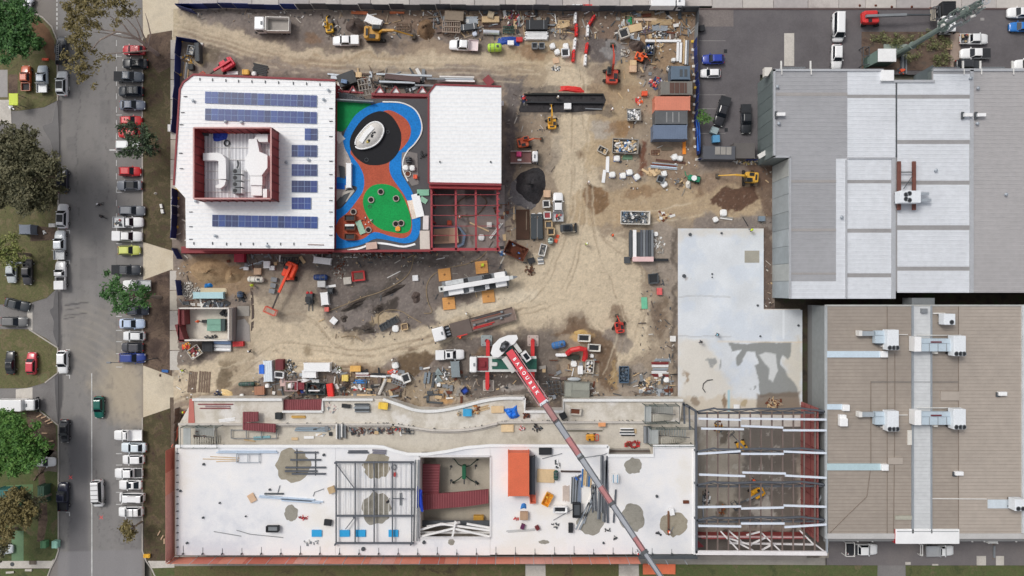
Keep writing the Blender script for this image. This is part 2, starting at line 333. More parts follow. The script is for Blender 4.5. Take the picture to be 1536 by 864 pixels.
for pl in([(83,438),(87,435),(88,470),(88,519),(84,512),(80,498),(81,482),(75,466),(80,461),(81,450)],[(82,562),(87,560),(88,600),(88,634),(85,616),(83,590)],[(82,166),(86,155),(88,180),(89,246),(82,236),(76,212),(64,190),(78,184)]):
 MB().prism(P(smoothline(pl+pl[:1],3)),.03,.056).build('wet_patch',M((84,82,83),.5,0,.15,2))['kind']='structure'
mk=MB()
for i in range(7):mk.prism(P(R(84.6,-2+i*7,86.4,2.4+i*7)),.01,.016)
for yy in range(60,360,20):mk.prism(P(R(174.2,yy,175.2,yy+9)),.01,.016)
for yy in(50,84,172,232,288,326,365,474,495,512,530,550,680,697,718,738,756):mk.prism(P(R(174.2,yy,183,yy+1)),.018,.022)
mk.prism(P(R(164,224,205,226)),.01,.016)
mk.prism([(X(137),Y(560)),(X(138.2),Y(560)),(X(138.8),Y(960)),(X(137.2),Y(960))],.01,.016)
for yy in(130,345,390,524,562,768):mk.prism(P(R(99,yy,105,yy+1.2)),.01,.016);mk.prism(P(R(103.8,yy,105,yy+6)),.018,.022)
struct(mk.build('road_markings',LINEM))
kb=MB()
for ln in([(47,17),(64,26),(78,40),(86,60),(87,151)],[(88,252),(87,432)],[(87,521),(87,560)],[(88,638),(88,826),(84,838),(76,853),(66,880)],[(60,616),(88,638)],[(86,521),(44,494)],[(86,560),(68,574)],[(214,58),(214,363)],[(214,420),(214,548)],[(214,626),(214,826),(220,842),(228,853),(240,880)]):
 kb.strip([(X(a),Y(b))for a,b in ln],.22,.16,-.02)
struct(kb.build('kerb',M((176,170,162),.85,0,.14,1)))
def slabrow(name,polys,z0,z1,mats,label=None):
 e=bpy.data.objects.new(name,None);COL.objects.link(e);struct(e)
 for i,pl in enumerate(polys):
  c=(sum(a for a,b in pl)/len(pl),sum(b for a,b in pl)/len(pl))
  pl=[(c[0]+(a-c[0])*.992+(.2 if a<c[0]else-.2),c[1]+(b-c[1])*.995)for a,b in pl]
  MB().prism(P(pl),z0,z1+random.uniform(0,.012)).build('slab',mats[i%len(mats)],e)
 return e
xs=[268];
while xs[-1]<1900:xs.append(xs[-1]+random.choice([46,52,58,40]))
cm=[CROAD,M((180,174,170),.85,0,.1,.4),M((190,184,178),.85,0,.1,.4),M((170,164,162),.85,0,.12,.4)]
slabrow('concrete_road',[R(a,-8,b,9 if a<1040 else 12)for a,b in zip(xs,xs[1:])]+[R(a,-70,b,-9)for a,b in zip(xs,xs[1:])],-.3,.05,cm)
slabrow('footpath',[R(256,a,270 if a<540 else 266,a+29)for a in range(60,360,30)]+[R(255,a,270,a+29)for a in(406,436,466,496,526)],-.2,.11,[CPATH,M((188,180,166),.85,0,.12,.5)])
sheet('road_edge',[(268,9),(1045,9),(1045,17),(268,17)],.03,M((120,114,108),.85,0,.2))
MB().prism(P(R(1176,50,1191,99)),.05,.082).build('concrete_patch',CPATH)['kind']='structure'
MB().prism(P(R(1045,13,1100,40)),.05,.08).build('worn_patch',MR([(112,104,102),(128,120,116)],.2))['kind']='structure'
cl=MB()
for yy in(61,142,163,200):cl.prism(P(R(1048,yy,1088,yy+.7)),.07,.085)
for a,b in((1290,35),(1470,27)):cl.prism(P(R(a,b,a+6,b+4)),.07,.085)
struct(cl.build('car_park_markings',M((150,146,144),.8,0,.3,3)))
p=Paint(258,12,1162,622,.2);x,y=p.px,p.py
n=fbm(x,y,60,1)[...,None];n2=fbm(x,y,9,5,4)[...,None]
p.c[:]=np.array(lin((126,113,103)))*(.5+.55*n+.5*n2)
p.mix(sstep(.5,.7,fbm(x,y,34,8))*.6,(158,140,120));p.mix(sstep(.54,.7,fbm(x,y,22,4))*.5,(96,84,76))
SAND=(200,182,153);SANDL=(212,197,171)
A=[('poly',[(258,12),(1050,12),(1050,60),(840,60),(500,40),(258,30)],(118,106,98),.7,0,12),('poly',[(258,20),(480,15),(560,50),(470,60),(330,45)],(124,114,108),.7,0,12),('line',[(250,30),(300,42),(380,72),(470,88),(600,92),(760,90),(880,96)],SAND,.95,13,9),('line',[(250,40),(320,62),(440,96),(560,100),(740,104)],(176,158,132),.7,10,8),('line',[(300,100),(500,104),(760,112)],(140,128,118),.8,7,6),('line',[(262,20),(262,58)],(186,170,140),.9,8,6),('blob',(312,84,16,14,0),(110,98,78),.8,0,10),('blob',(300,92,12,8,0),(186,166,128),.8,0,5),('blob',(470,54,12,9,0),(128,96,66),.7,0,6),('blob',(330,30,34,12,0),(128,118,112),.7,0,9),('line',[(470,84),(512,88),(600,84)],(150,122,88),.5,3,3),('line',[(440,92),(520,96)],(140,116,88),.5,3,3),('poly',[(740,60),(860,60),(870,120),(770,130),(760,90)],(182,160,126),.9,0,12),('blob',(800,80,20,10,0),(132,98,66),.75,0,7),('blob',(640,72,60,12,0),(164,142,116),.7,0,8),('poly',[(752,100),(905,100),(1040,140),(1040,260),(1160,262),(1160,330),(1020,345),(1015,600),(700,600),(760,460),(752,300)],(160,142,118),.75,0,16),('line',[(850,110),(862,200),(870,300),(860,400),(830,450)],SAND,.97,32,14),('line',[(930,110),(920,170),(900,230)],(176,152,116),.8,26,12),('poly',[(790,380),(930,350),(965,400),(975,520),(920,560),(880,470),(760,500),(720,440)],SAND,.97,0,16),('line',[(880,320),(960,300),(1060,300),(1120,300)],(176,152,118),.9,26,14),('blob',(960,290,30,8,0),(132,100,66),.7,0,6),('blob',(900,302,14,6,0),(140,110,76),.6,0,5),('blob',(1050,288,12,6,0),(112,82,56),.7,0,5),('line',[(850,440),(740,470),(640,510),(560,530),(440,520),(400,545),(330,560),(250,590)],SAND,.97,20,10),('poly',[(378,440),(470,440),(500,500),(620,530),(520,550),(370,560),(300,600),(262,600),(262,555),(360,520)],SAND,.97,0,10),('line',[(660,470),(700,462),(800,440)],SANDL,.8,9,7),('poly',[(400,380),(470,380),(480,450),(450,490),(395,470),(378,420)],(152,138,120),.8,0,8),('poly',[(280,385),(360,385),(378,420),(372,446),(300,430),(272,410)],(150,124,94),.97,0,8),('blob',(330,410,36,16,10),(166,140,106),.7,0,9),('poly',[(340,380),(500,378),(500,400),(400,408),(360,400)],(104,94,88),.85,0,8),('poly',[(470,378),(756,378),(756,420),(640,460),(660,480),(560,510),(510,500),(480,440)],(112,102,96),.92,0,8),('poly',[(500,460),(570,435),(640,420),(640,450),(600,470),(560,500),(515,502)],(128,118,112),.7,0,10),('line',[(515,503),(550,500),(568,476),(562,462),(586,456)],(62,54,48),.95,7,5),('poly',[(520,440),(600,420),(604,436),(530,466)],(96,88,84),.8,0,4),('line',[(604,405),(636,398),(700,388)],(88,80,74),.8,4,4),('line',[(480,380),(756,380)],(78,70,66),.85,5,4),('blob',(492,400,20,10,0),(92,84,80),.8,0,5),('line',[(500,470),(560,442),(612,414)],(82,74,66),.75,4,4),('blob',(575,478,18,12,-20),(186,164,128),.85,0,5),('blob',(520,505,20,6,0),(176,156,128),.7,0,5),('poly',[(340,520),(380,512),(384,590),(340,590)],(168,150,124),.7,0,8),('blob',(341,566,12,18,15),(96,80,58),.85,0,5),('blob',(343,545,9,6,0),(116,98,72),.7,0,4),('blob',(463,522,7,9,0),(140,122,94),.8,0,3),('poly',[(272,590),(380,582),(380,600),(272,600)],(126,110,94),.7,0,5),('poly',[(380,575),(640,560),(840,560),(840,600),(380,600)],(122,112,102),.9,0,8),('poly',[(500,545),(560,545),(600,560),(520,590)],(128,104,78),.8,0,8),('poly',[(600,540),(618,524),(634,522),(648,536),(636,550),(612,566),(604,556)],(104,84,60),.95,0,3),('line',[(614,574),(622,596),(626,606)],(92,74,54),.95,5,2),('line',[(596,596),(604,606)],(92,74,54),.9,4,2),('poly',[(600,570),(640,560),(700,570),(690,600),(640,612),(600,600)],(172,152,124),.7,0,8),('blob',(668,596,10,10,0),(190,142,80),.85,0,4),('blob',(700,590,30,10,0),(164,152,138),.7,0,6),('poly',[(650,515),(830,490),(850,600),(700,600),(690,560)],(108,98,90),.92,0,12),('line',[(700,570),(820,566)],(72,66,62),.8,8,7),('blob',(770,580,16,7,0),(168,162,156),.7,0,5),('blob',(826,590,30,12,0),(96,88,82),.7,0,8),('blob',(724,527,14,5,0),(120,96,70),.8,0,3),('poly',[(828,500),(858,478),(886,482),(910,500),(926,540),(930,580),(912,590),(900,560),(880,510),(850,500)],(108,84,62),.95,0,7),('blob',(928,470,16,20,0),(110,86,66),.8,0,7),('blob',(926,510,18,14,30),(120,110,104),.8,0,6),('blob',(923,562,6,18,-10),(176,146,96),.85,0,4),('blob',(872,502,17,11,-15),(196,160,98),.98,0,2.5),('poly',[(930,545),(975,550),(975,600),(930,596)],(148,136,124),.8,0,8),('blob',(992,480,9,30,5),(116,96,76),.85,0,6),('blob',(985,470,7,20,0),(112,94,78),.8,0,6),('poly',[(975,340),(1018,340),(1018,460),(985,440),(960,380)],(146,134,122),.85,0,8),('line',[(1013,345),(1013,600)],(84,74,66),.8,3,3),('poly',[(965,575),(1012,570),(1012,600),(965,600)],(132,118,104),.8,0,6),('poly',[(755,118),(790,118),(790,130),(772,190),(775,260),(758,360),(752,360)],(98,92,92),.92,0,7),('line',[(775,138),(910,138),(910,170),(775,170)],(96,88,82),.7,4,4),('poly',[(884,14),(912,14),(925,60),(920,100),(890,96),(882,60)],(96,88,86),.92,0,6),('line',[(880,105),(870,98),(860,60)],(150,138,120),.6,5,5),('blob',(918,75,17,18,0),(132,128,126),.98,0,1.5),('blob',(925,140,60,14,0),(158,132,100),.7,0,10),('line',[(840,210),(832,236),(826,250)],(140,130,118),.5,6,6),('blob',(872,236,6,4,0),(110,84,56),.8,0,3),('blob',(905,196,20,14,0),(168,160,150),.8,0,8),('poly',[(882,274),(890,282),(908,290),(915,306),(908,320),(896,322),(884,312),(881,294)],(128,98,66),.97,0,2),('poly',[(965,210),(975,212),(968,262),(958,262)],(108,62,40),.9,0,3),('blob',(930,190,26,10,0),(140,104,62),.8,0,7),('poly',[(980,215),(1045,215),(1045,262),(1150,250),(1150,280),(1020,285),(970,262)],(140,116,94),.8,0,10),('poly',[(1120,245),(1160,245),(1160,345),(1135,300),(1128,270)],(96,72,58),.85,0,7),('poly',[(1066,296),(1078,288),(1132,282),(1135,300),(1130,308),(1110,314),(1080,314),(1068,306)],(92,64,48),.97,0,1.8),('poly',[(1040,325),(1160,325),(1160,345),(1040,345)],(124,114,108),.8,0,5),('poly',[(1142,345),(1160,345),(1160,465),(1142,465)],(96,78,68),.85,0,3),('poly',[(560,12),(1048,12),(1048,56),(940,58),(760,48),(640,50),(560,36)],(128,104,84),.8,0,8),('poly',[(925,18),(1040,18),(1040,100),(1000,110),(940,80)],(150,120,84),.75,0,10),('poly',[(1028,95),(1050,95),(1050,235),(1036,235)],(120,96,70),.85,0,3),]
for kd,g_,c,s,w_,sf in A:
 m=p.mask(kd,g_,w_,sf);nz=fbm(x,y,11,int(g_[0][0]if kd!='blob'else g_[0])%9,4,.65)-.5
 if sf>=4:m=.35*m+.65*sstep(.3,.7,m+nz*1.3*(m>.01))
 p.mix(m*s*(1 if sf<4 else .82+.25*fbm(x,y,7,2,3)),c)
for i,c in enumerate([[(250,32),(320,52),(430,82),(600,92),(860,94)],[(250,38),(330,62),(440,92),(600,100),(800,106)],[(868,100),(872,300),(830,440),(700,470),(560,530),(380,540),(250,588)],[(852,100),(852,300),(800,430),(700,478),(560,520),(420,510),(340,560),(250,600)],[(905,560),(930,470),(890,360),(880,260)],[(950,500),(965,400),(900,340),(1060,300)],[(400,470),(460,470),(520,520),(640,500),(760,460)]]):
 l_=[(a,b)for a,b in smoothline(c,6)]
 for off in(0,5,13,18):
  d_=np.abs(dseg(x+.25*(p.wx-x),y+.25*(p.wy-y),[(a+off*.5,b+off)for a,b in l_]));m=np.exp(-(d_/1.2)**2)*sstep(.38,.55,fbm(x,y,22,i+off))
  p.mix(m*.55,(148,128,104)if off%2 else(204,188,160));p.h-=m*.03
lum=fbm(x,y,5,7,4,.7);sm=sstep(.25,.42,p.c[...,0]);p.c*=((.72+.62*lum)*(1-sm*.6)+sm*.6*(.93+.16*lum))[...,None];p.c*=(.94+.12*vn(x,y,1.7,3))[...,None]
p.c=p.c*.86+np.mean(p.c,-1,keepdims=True)*.14
sp=sstep(.80,.90,vn(x,y,2.6,5));p.mix(sp*.16,(196,184,168));sp=sstep(.82,.9,vn(x,y,3.1,6));p.mix(sp*.22,(80,70,64))
edge=np.minimum.reduce([sstep(0,12,x-258),sstep(0,8,y-12),sstep(0,10,1162-x),sstep(0,10,622-y)])
p.h=(p.h+.16*fbm(x,y,30,2)+.07*fbm(x,y,5,4,3))*edge
p.grid('site_ground',.04,MV(.95,.16,.5,3.5),[(1046,0,1200,239),(285,125,495,368),(1024,350,1138,640)])
# BUILDINGS
def span(poly,yv,ax=1):
 """extent of a polygon along one axis at a value of the other"""
 xs=[]
 for(a,b)in zip(poly,poly[1:]+poly[:1]):
  u0,v0,u1,v1=(a[0],a[1],b[0],b[1])if ax==1 else(a[1],a[0],b[1],b[0])
  if(v0>yv)!=(v1>yv):xs.append(u0+(yv-v0)*(u1-u0)/(v1-v0))
 return(min(xs),max(xs))if len(xs)>1 else None
def ribbed(name,poly,z,pitch,mats,parent,th=.12,rw=.07,rh=.035,ax=1,seam=0):
 """profiled roof sheeting: pan plus standing ribs, outline in metres"""
 b=MB().prism(poly,z-th,z);i=1 if ax==1 else 0
 lo,hi=min(q[i]for q in poly),max(q[i]for q in poly);v=lo+pitch*.5
 while v<hi:
  s_=span(poly,v,ax)
  if s_ and s_[1]-s_[0]>.4:
   if ax==1:b.box(s_[0]+.03,s_[1]-.03,v-rw/2,v+rw/2,z,z+rh,1)
   else:b.box(v-rw/2,v+rw/2,s_[0]+.03,s_[1]-.03,z,z+rh,1)
  v+=pitch
 return b.build(name,mats,parent)
RW=M((240,243,247),.5,0,.03,.5);RW2=M((226,231,238),.5,0,.04,.5)
# school block with solar roof
SZ=8.5
sch=thing('school_building','big white-roofed school block with rows of blue solar panels and a red walled plant deck','building',raw=True)
out=[(290,112),(503,121),(501,373),(279,372),(278,297),(261,278),(270,134),(275,124)]
slab('wall',[(292,114),(502,122.5),(500,371.5),(281,370.5),(280,296),(263,277),(272,135)],0,SZ-.2,RED,sch)
ribbed('roof',P(out,SZ),SZ,.72,[RW,RW2],sch)
b=MB();o2=P(out+out[:1],SZ);b.strip(o2[:2],.35,.28,SZ-.1);b.strip(o2[5:],.3,.25,SZ-.1);b.build('roof_edge_trim',RED,sch)
b=MB();b.strip(P([(279,373.5),(501,374.8)],SZ-.6),.5,.2,SZ-.8);b.build('gutter',RED,sch)
b=MB();x0,x1=X(285,0),X(499,0);yb=Y(381,0)
b.box(x0,x1,yb,yb+1.2,0,3.4)
for i in range(40):a=x0+(x1-x0)*i/40;b.box(a,a+.08,yb-.06,yb+.002,.1,3.3)
b.build('ground_floor_wall',[RED],sch)
def pane(n_):return None
cellm=M((26,52,120),.35,0,.2,.35,fine=.1);cellm2=M((22,42,96),.35,0,.2,.35,fine=.1);frm=M((124,144,180),.5,.2,.05)
def solar_mesh(cm):
 b=MB();w,l,=1.12,2.06
 b.box(0,w,-l,0,0,.04,1)
 for j in(0,1):
  for i in(0,1):b.box(.03+i*(w/2-.02),w/2+i*(w/2-.035)-.005,-l/2*j-l/2+.03,-l/2*j-.03,.041,.047,0)
 return b.mesh('solar_panel',[cm,frm])
sme=[solar_mesh(cellm),solar_mesh(cellm2),solar_mesh(M((30,64,134),.35,0,.2,.35,fine=.1))]
def solar(px0,py0,n_,drop,px1):
 for i in range(n_):
  a=px0+(px1-px0)*i/n_;o=bpy.data.objects.new('solar_panel',random.choice(sme));COL.objects.link(o);o.parent=sch
  o.location=(X(a,SZ+.2),Y(py0+drop*i/n_,SZ+.2),SZ+.12);o.rotation_euler.z=-math.atan2(drop,px1-px0)*.6
solar(307.5,137,17,6,475.6);solar(307.5,162.5,17,5.5,475.6);solar(457,192.4,2,.2,475.6);solar(437.3,217.2,4,.5,475.6)
solar(437.3,246,4,.4,475.6);solar(437.3,270.6,4,.4,475.6);solar(437.3,296,3,.2,466.4);solar(318.2,322,16,3,476.4)
b=MB()
for(u,v,w_)in[(300,117,0),(319,118,0),(339,119,0),(358,120,0),(378,120.5,0),(398,121,0),(418,122,0),(440,123,0),(460,124,0),(480,125,0),(291,363,0),(319,363,0),(340,364,0),(361,364,0),(380,364,0),(401,364,0),(421,364,0),(441,364,0)]:
 b.box(X(u,SZ)-.06,X(u,SZ)+.06,Y(v+4,SZ),Y(v,SZ),SZ+.05,SZ+.16)
for(u,v)in[(276,145),(272,169),(270,187),(269,230),(270,253),(284,318),(284,340),(284,359),(494,163),(494,182),(494,205),(494,242),(494,262),(494,282),(494,301),(494,318),(494,340),(494,353)]:
 b.box(X(u,SZ),X(u+5,SZ),Y(v,SZ)-.06,Y(v,SZ)+.06,SZ+.05,SZ+.16)
b.build('anchor_bracket',GREYD,sch)
for(u,v)in[(291,152),(430,244),(463,240),(324,354),(295,302),(486,150),(493,136),(339,183),(363,184),(402,369)]:
 b=MB();b.cyl((0,0,0),(0,0,.35),.16,8);b.cyl((0,0,.35),(0,0,.45),.3,8,0,.05);b.build('roof_vent',GAL,sch,(X(u,SZ),Y(v,SZ),SZ))
b=MB();b.tube([(X(462,SZ),Y(367,SZ),SZ+.1),(X(486,SZ),Y(367.5,SZ),SZ+.1)],.06);b.build('pipe',RUST,sch)
dk=MB();DZ=SZ+3.9
rx0,rx1,ry0,ry1=X(290.5,DZ),X(406.5,DZ),Y(298,DZ),Y(191.5,DZ)
wt=.18
dk.box(rx0,rx0+wt,ry0,ry1,SZ,DZ);dk.box(rx1-wt,rx1,ry0,ry1,SZ,DZ);dk.box(rx0+wt,rx1-wt,ry0,ry0+wt,SZ,DZ);dk.box(rx0+wt,rx1-wt,ry1-wt,ry1,SZ,DZ)
sc_=dk.build('plant_screen',M((140,40,42),.6,0,.14,.5),sch)
b=MB();TRIMP=M((196,150,146),.6)
for a,c in(((rx0,ry0),(rx1,ry0)),((rx1,ry0),(rx1,ry1)),((rx1,ry1),(rx0,ry1)),((rx0,ry1),(rx0,ry0))):
 b.strip([a,c],.24,.06,DZ)
b.build('capping',TRIMP,sc_)
b=MB()
for i in range(9):
 yy=ry0+(ry1-ry0)*i/8
 b.box(rx0+wt,rx0+wt+.1,yy-.05,yy+.05,SZ,DZ-.05);b.box(rx1,rx1+.12,yy-.05,yy+.05,SZ,DZ-.05)
for i in range(10):
 xx=rx0+(rx1-rx0)*i/9;b.box(xx-.05,xx+.05,ry0-.12,ry0,SZ,DZ-.05);b.box(xx-.05,xx+.05,ry1-wt-.1,ry1-wt,SZ,DZ-.05)
b.build('screen_stud',M((96,28,32),.6),sc_)
ribbed('plant_deck',[(rx0+wt,ry0+wt),(rx1-wt,ry0+wt),(rx1-wt,ry1-wt),(rx0+wt,ry1-wt)],SZ+.25,.62,[M((196,197,202),.5,0,.1,1),M((226,227,230),.5,0,.06)],sch,th=.2,rw=.24,rh=.05,ax=0)
b=MB()
for v in(222,240,257,270,288):b.tube([(rx0+.3,Y(v,SZ),SZ+.42),(rx1-.3,Y(v+1,SZ),SZ+.42)],.05)
b.tube([(X(345.5,SZ),ry0+.3,SZ+.5),(X(345.5,SZ),ry1-.3,SZ+.5)],.06);b.tube([(X(360,SZ),ry0+.3,SZ+.46),(X(360,SZ),Y(240,SZ),SZ+.46)],.04);b.build('conduit',WHITED,sch)
DW=M((246,248,250),.5,0,.02)
zz=SZ+1.1
def ZP(pts,z):return P(pts,z)
b=MB();b.prism(ZP([(303,229),(324,228),(332,231),(337,238),(337.5,252),(337.5,268),(326,268),(326,241),(322,240),(303,240)],zz+1),zz-.6,zz+.6)
b.prism(ZP([(326,269),(337,269.5),(335,277),(329,282),(322,281),(321,278),(327,275)],zz+1),zz-.3,zz+.5);b.build('air_duct',DW,sch)
b=MB();b.prism(ZP([(374,209),(386,209),(390,228),(402,233),(402,252),(393,264),(376,264),(369,252),(369,238),(374,228)],zz+.7),zz-.7,zz+1.0)
b.prism(ZP([(376,264.5),(394,264.5),(394,278),(376,278)],zz+.7),zz-.7,zz+.9);b.prism(ZP([(377,278.5),(393,278.5),(393,293.5),(377,293.5)],zz+.5),zz-.7,zz+.6)
b.prism(ZP([(381,208.5),(386,201.5),(402,201.5),(402,213),(389,213),(386,208.5)],zz+.7),zz-.7,zz+.8);b.build('air_handling_unit',DW,sch)
b=MB();b.prism(ZP(R(396,284,402,297),zz),zz-.6,zz+.5);b.build('white_cabinet',DW,sch)
for i in range(4):
 v=257.5+i*9.6;b=MB();b.box(-.8,.6,-.5,.45,0,1.2);b.box(.62,.8,-.45,.4,0,1.1,1)
 for q in(-.35,):b.cyl((q,0,1.2),(q,0,1.24),.36,12,2)
 b.build('condenser',[GREY,DW,BLACK],sch,(X(357,zz),Y(v,zz),SZ+.3))
b=MB();b.tube([(X(u,zz),Y(v,zz),SZ+.7)for u,v in((355,240),(356,247),(354,252))],.15);b.build('pipe',GREYD,sch)
def cloth(px,py,z,w,l,mat,name,label,cat,rot=0,h=.35,group=None,kx=8):
 """crumpled sheet of fabric draped over a low heap"""
 n_=kx;vs=[];fs=[]
 for j in range(n_+1):
  for i in range(n_+1):
   u,v=i/n_-.5,j/n_-.5;e=1+.18*math.sin(5*u+3*v+px)
   edge=min(1,4*(.5-max(abs(u),abs(v)))+.05)
   vs.append((u*w*e+random.uniform(-.05,.05)*w*.5,v*l*e+random.uniform(-.05,.05)*l*.5,h*edge*(.55+.45*random.random())+.02))
 for j in range(n_):
  for i in range(n_):a=j*(n_+1)+i;fs.append((a,a+1,a+n_+2,a+n_+1))
 o=MB().add(vs,fs).build(name,mat,None,(X(px,z),Y(py,z),z),math.radians(rot));return tag(o,label,cat,group)
cloth(331,204,SZ+.3,2.3,1.6,M((36,66,170),.6,0,.1),'tarpaulin','blue tarpaulin crumpled against the north wall of the rooftop plant deck','tarpaulin',h=.4)
for u,lb in((345,'orange drum in the plant deck just right of the blue tarpaulin'),(354,'second orange drum along the plant deck wall, farther from the blue tarpaulin')):
 b=MB();b.cyl((0,0,0),(0,0,.9),.42,12);b.cyl((0,0,.9),(0,0,.95),.36,12);tag(b.build('drum',ORANGE,None,(X(u,SZ),Y(198,SZ),SZ+.3)),lb,'drum')
b=MB();b.torus(0,0,.1,.5,.09);b.torus(0,0,.25,.47,.08);tag(b.build('hose_coil',BLACK,None,(X(342,SZ),Y(215.5,SZ),SZ+.3)),'black hose coil lying on the ribbed plant deck','hose')
b=MB();b.box(-.5,.5,-.3,.3,0,.5);b.cyl((-.2,0,.5),(-.2,0,.8),.25,8);b.tube([(-.5,.3,.3),(-.9,.6,.2),(-.2,.7,.2)],.06);tag(b.build('pump',GREYD,None,(X(310,SZ),Y(202,SZ),SZ+.3)),'dark grey pump in the top left corner of the plant deck','pump')
# white roofed hall and its red frame
hall=thing('school_hall','smaller school hall with a plain white roof beside the coloured playground','building',raw=True)
HP=[(653,127),(752,130),(752,277),(643,275),(643,140)]
slab('wall',[(654,129),(751,132),(751,276),(644.5,274),(644.5,141)],0,SZ-.25,RED,hall)
ribbed('roof',P(HP,SZ),SZ,.7,[RW,RW2],hall)
b=MB();q=P(HP+HP[:1],SZ);b.strip([q[3],q[4],q[5]],.3,.25,SZ-.1);b.strip(q[0:2],.3,.25,SZ-.1);b.strip([q[2],q[3]],.4,.25,SZ-.12);b.build('roof_edge_trim',RED,hall)
slab('fascia',[(643,277.5),(752,279.5),(751,284),(644,282)],SZ-1.6,SZ-.5,M((158,48,52),.6,0,.1),hall)
for u in(660,736):b=MB();b.cyl((0,0,0),(0,0,.3),.15,8);b.build('roof_vent',GREYD,hall,(X(u,SZ),Y(243,SZ),SZ))
b=MB();b.box(-.3,.3,-.4,.4,0,.3);b.build('wall_lamp',WHITE,hall,(X(753,7),Y(155,7),6.8))
fr=thing('pergola','open red steel frame of the unfinished room south of the white hall roof','steel frame',raw=True)
FZ=7.0;REDF=M((156,54,62),.55,0,.12)
def beam(a,c,z,w,h,nm,mat,par):MB().strip(P([a,c],z),w,h,z-h).build(nm,mat,par)
for u in(647,683.5,713.5,746):beam((u,280),(u+.5,375),FZ,.34,.4,'beam',REDF,fr)
for v in(374,):beam((645,v),(750,v),FZ,.5,.4,'beam',REDF,fr)
for v in(292,308,323,339,353):beam((647,v),(747,v),FZ,.09,.2,'purlin',REDF,fr)
for u in(647,683.5,713.5,746):
 for v in(284,305,330,352,374):
  if u in(647,746)or v==374:MB().box(X(u,FZ)-.13,X(u,FZ)+.13,Y(v,FZ)-.13,Y(v,FZ)+.13,.1,FZ-.4).build('column',REDF,fr)
for v in range(290,372,9):MB().box(X(747,FZ)-.05,X(747,FZ)+.3,Y(v,FZ)-.12,Y(v,FZ)+.12,FZ-.05,FZ+.15).build('bracket',REDF,fr)
p=Paint(643,278,757,377,.2);x,y=p.px,p.py;p.c[:]=np.array(lin((146,136,132)))*(.75+.5*fbm(x,y,14,2)[...,None])
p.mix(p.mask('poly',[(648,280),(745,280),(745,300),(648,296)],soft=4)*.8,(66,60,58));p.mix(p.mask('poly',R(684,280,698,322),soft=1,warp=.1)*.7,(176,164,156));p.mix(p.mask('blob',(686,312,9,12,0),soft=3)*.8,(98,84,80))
p.mix(p.mask('line',[(700,320),(702,360)],2.5,2)*.8,(72,60,54));p.mix(p.mask('poly',R(648,296,684,340),soft=4)*.4,(164,158,152));p.mix(p.mask('poly',R(700,330,745,372),soft=6)*.4,(126,110,100))
p.grid('unfinished_floor',.28,MV(.9,.12,.3,5))
b=MB();b.tube([(X(a),Y(c),.4)for a,c in loop([(700,296),(716,292),(728,299),(729,308),(716,322),(698,325),(684,322),(682,312),(690,302)],4)],.12);tag(b.build('hose',TIMBD,None),'long tan hose lying in a loop on the unfinished floor under the red frame','hose')
st=thing('formwork_deck','timber formwork deck with steel mesh on top under the red frame','formwork',raw=True)
slab('plywood_sheet',[(647,344),(686,341),(688,364),(647,366)],.8,1.6,M((196,160,134),.8,0,.1),st)
b=MB();q=X(647),X(690)
b.strip(P([(647,342),(688,340),(697,352),(694,366),(686,370)],1.2),.5,.6,.5);b.build('blue_film',M((96,112,134),.5,0,.2,3),st)
b=MB()
for i in range(14):b.box(X(648+i*1.9,1.7),X(648+i*1.9,1.7)+.04,Y(362,1.7),Y(353,1.7),1.62,1.68)
b.box(X(648,1.7),X(674,1.7),Y(353,1.7),Y(352.4,1.7),1.62,1.7);b.build('steel_mesh',GREYD,st)
# playground podium
PZ=6.4
pod=thing('playground_podium','colourful blue, orange and green soft-fall playground deck between the two white roofs','playground',raw=True)
slab('base',[(498,148),(646,148),(646,376),(498,377)],0,PZ-.02,M((84,82,84),.9,0,.1),pod)
RB=lambda c:M(c,.9,0,.13,1,fine=.16)
lay=[((0,128,66),[(498,150),(556,152),(556,160),(540,168),(530,182),(514,197),(498,197)],.0),((178,170,164),[(498,197),(512,198),(519,225),(528,245),(528,272),(519,285),(498,310)],.004),((20,120,196),[(498,276),(498,267),(524,262),(526,240),(517,222),(515,205),(524,186),(536,170),(556,158),(580,153),(604,155),(620,163),(630,178),(632,196),(624,212),(612,224),(604,238),(602,258),(608,270),(617,285),(624,305),(630,325),(630,345),(624,360),(608,365),(590,362),(565,358),(550,364),(530,370),(498,369),(498,322),(512,312),(524,298),(535,280)],.02),((176,84,60),[(570,172),(578,166),(590,167),(608,178),(616,192),(614,208),(602,224),(590,232),(584,246),(586,262),(596,278),(606,292),(614,310),(618,335),(616,350),(606,357),(588,355),(562,348),(545,358),(528,361),(512,358),(504,346),(508,330),(522,318),(536,300),(545,285),(546,266),(540,250),(530,236),(526,226),(540,200)],.03),((28,28,32),[(526,224),(525,210),(532,194),(545,178),(560,169),(574,167),(586,173),(596,186),(602,202),(600,222),(592,236),(580,245),(564,248),(548,246),(534,236)],.04),((10,148,72),[(545,297),(550,286),(560,278),(574,276),(588,279),(600,288),(607,300),(614,318),(617,335),(614,346),(604,350),(588,348),(572,344),(558,334),(549,320),(545,308)],.05)]
for c,pl,dz in lay:
 MB().prism(P(loop(pl,4)if dz>.01 else pl,PZ),PZ-.01,PZ+dz+.01).build('soft_fall_surface',RB(c),pod)
slab('pale_panel',[(610.5,301),(619,300),(628,326),(618,329)],PZ+.03,PZ+.07,RB((222,206,190)),pod)
b=MB();e=smoothline([(520,372),(540,368),(560,361),(580,362),(604,366),(622,362)],4)
b.strip(P([(a+1,c+4)for a,c in e],PZ),.35,.1,PZ);b.build('edge_sheet',WHITE,pod)
b=MB();b.strip(P(smoothline([(574,153),(600,154),(618,161),(628,172),(633,188),(631,202),(622,216),(612,226),(605,240),(605,256),(612,272)],4),PZ),.22,.12,PZ+.03);b.build('kerb',WHITED,pod)
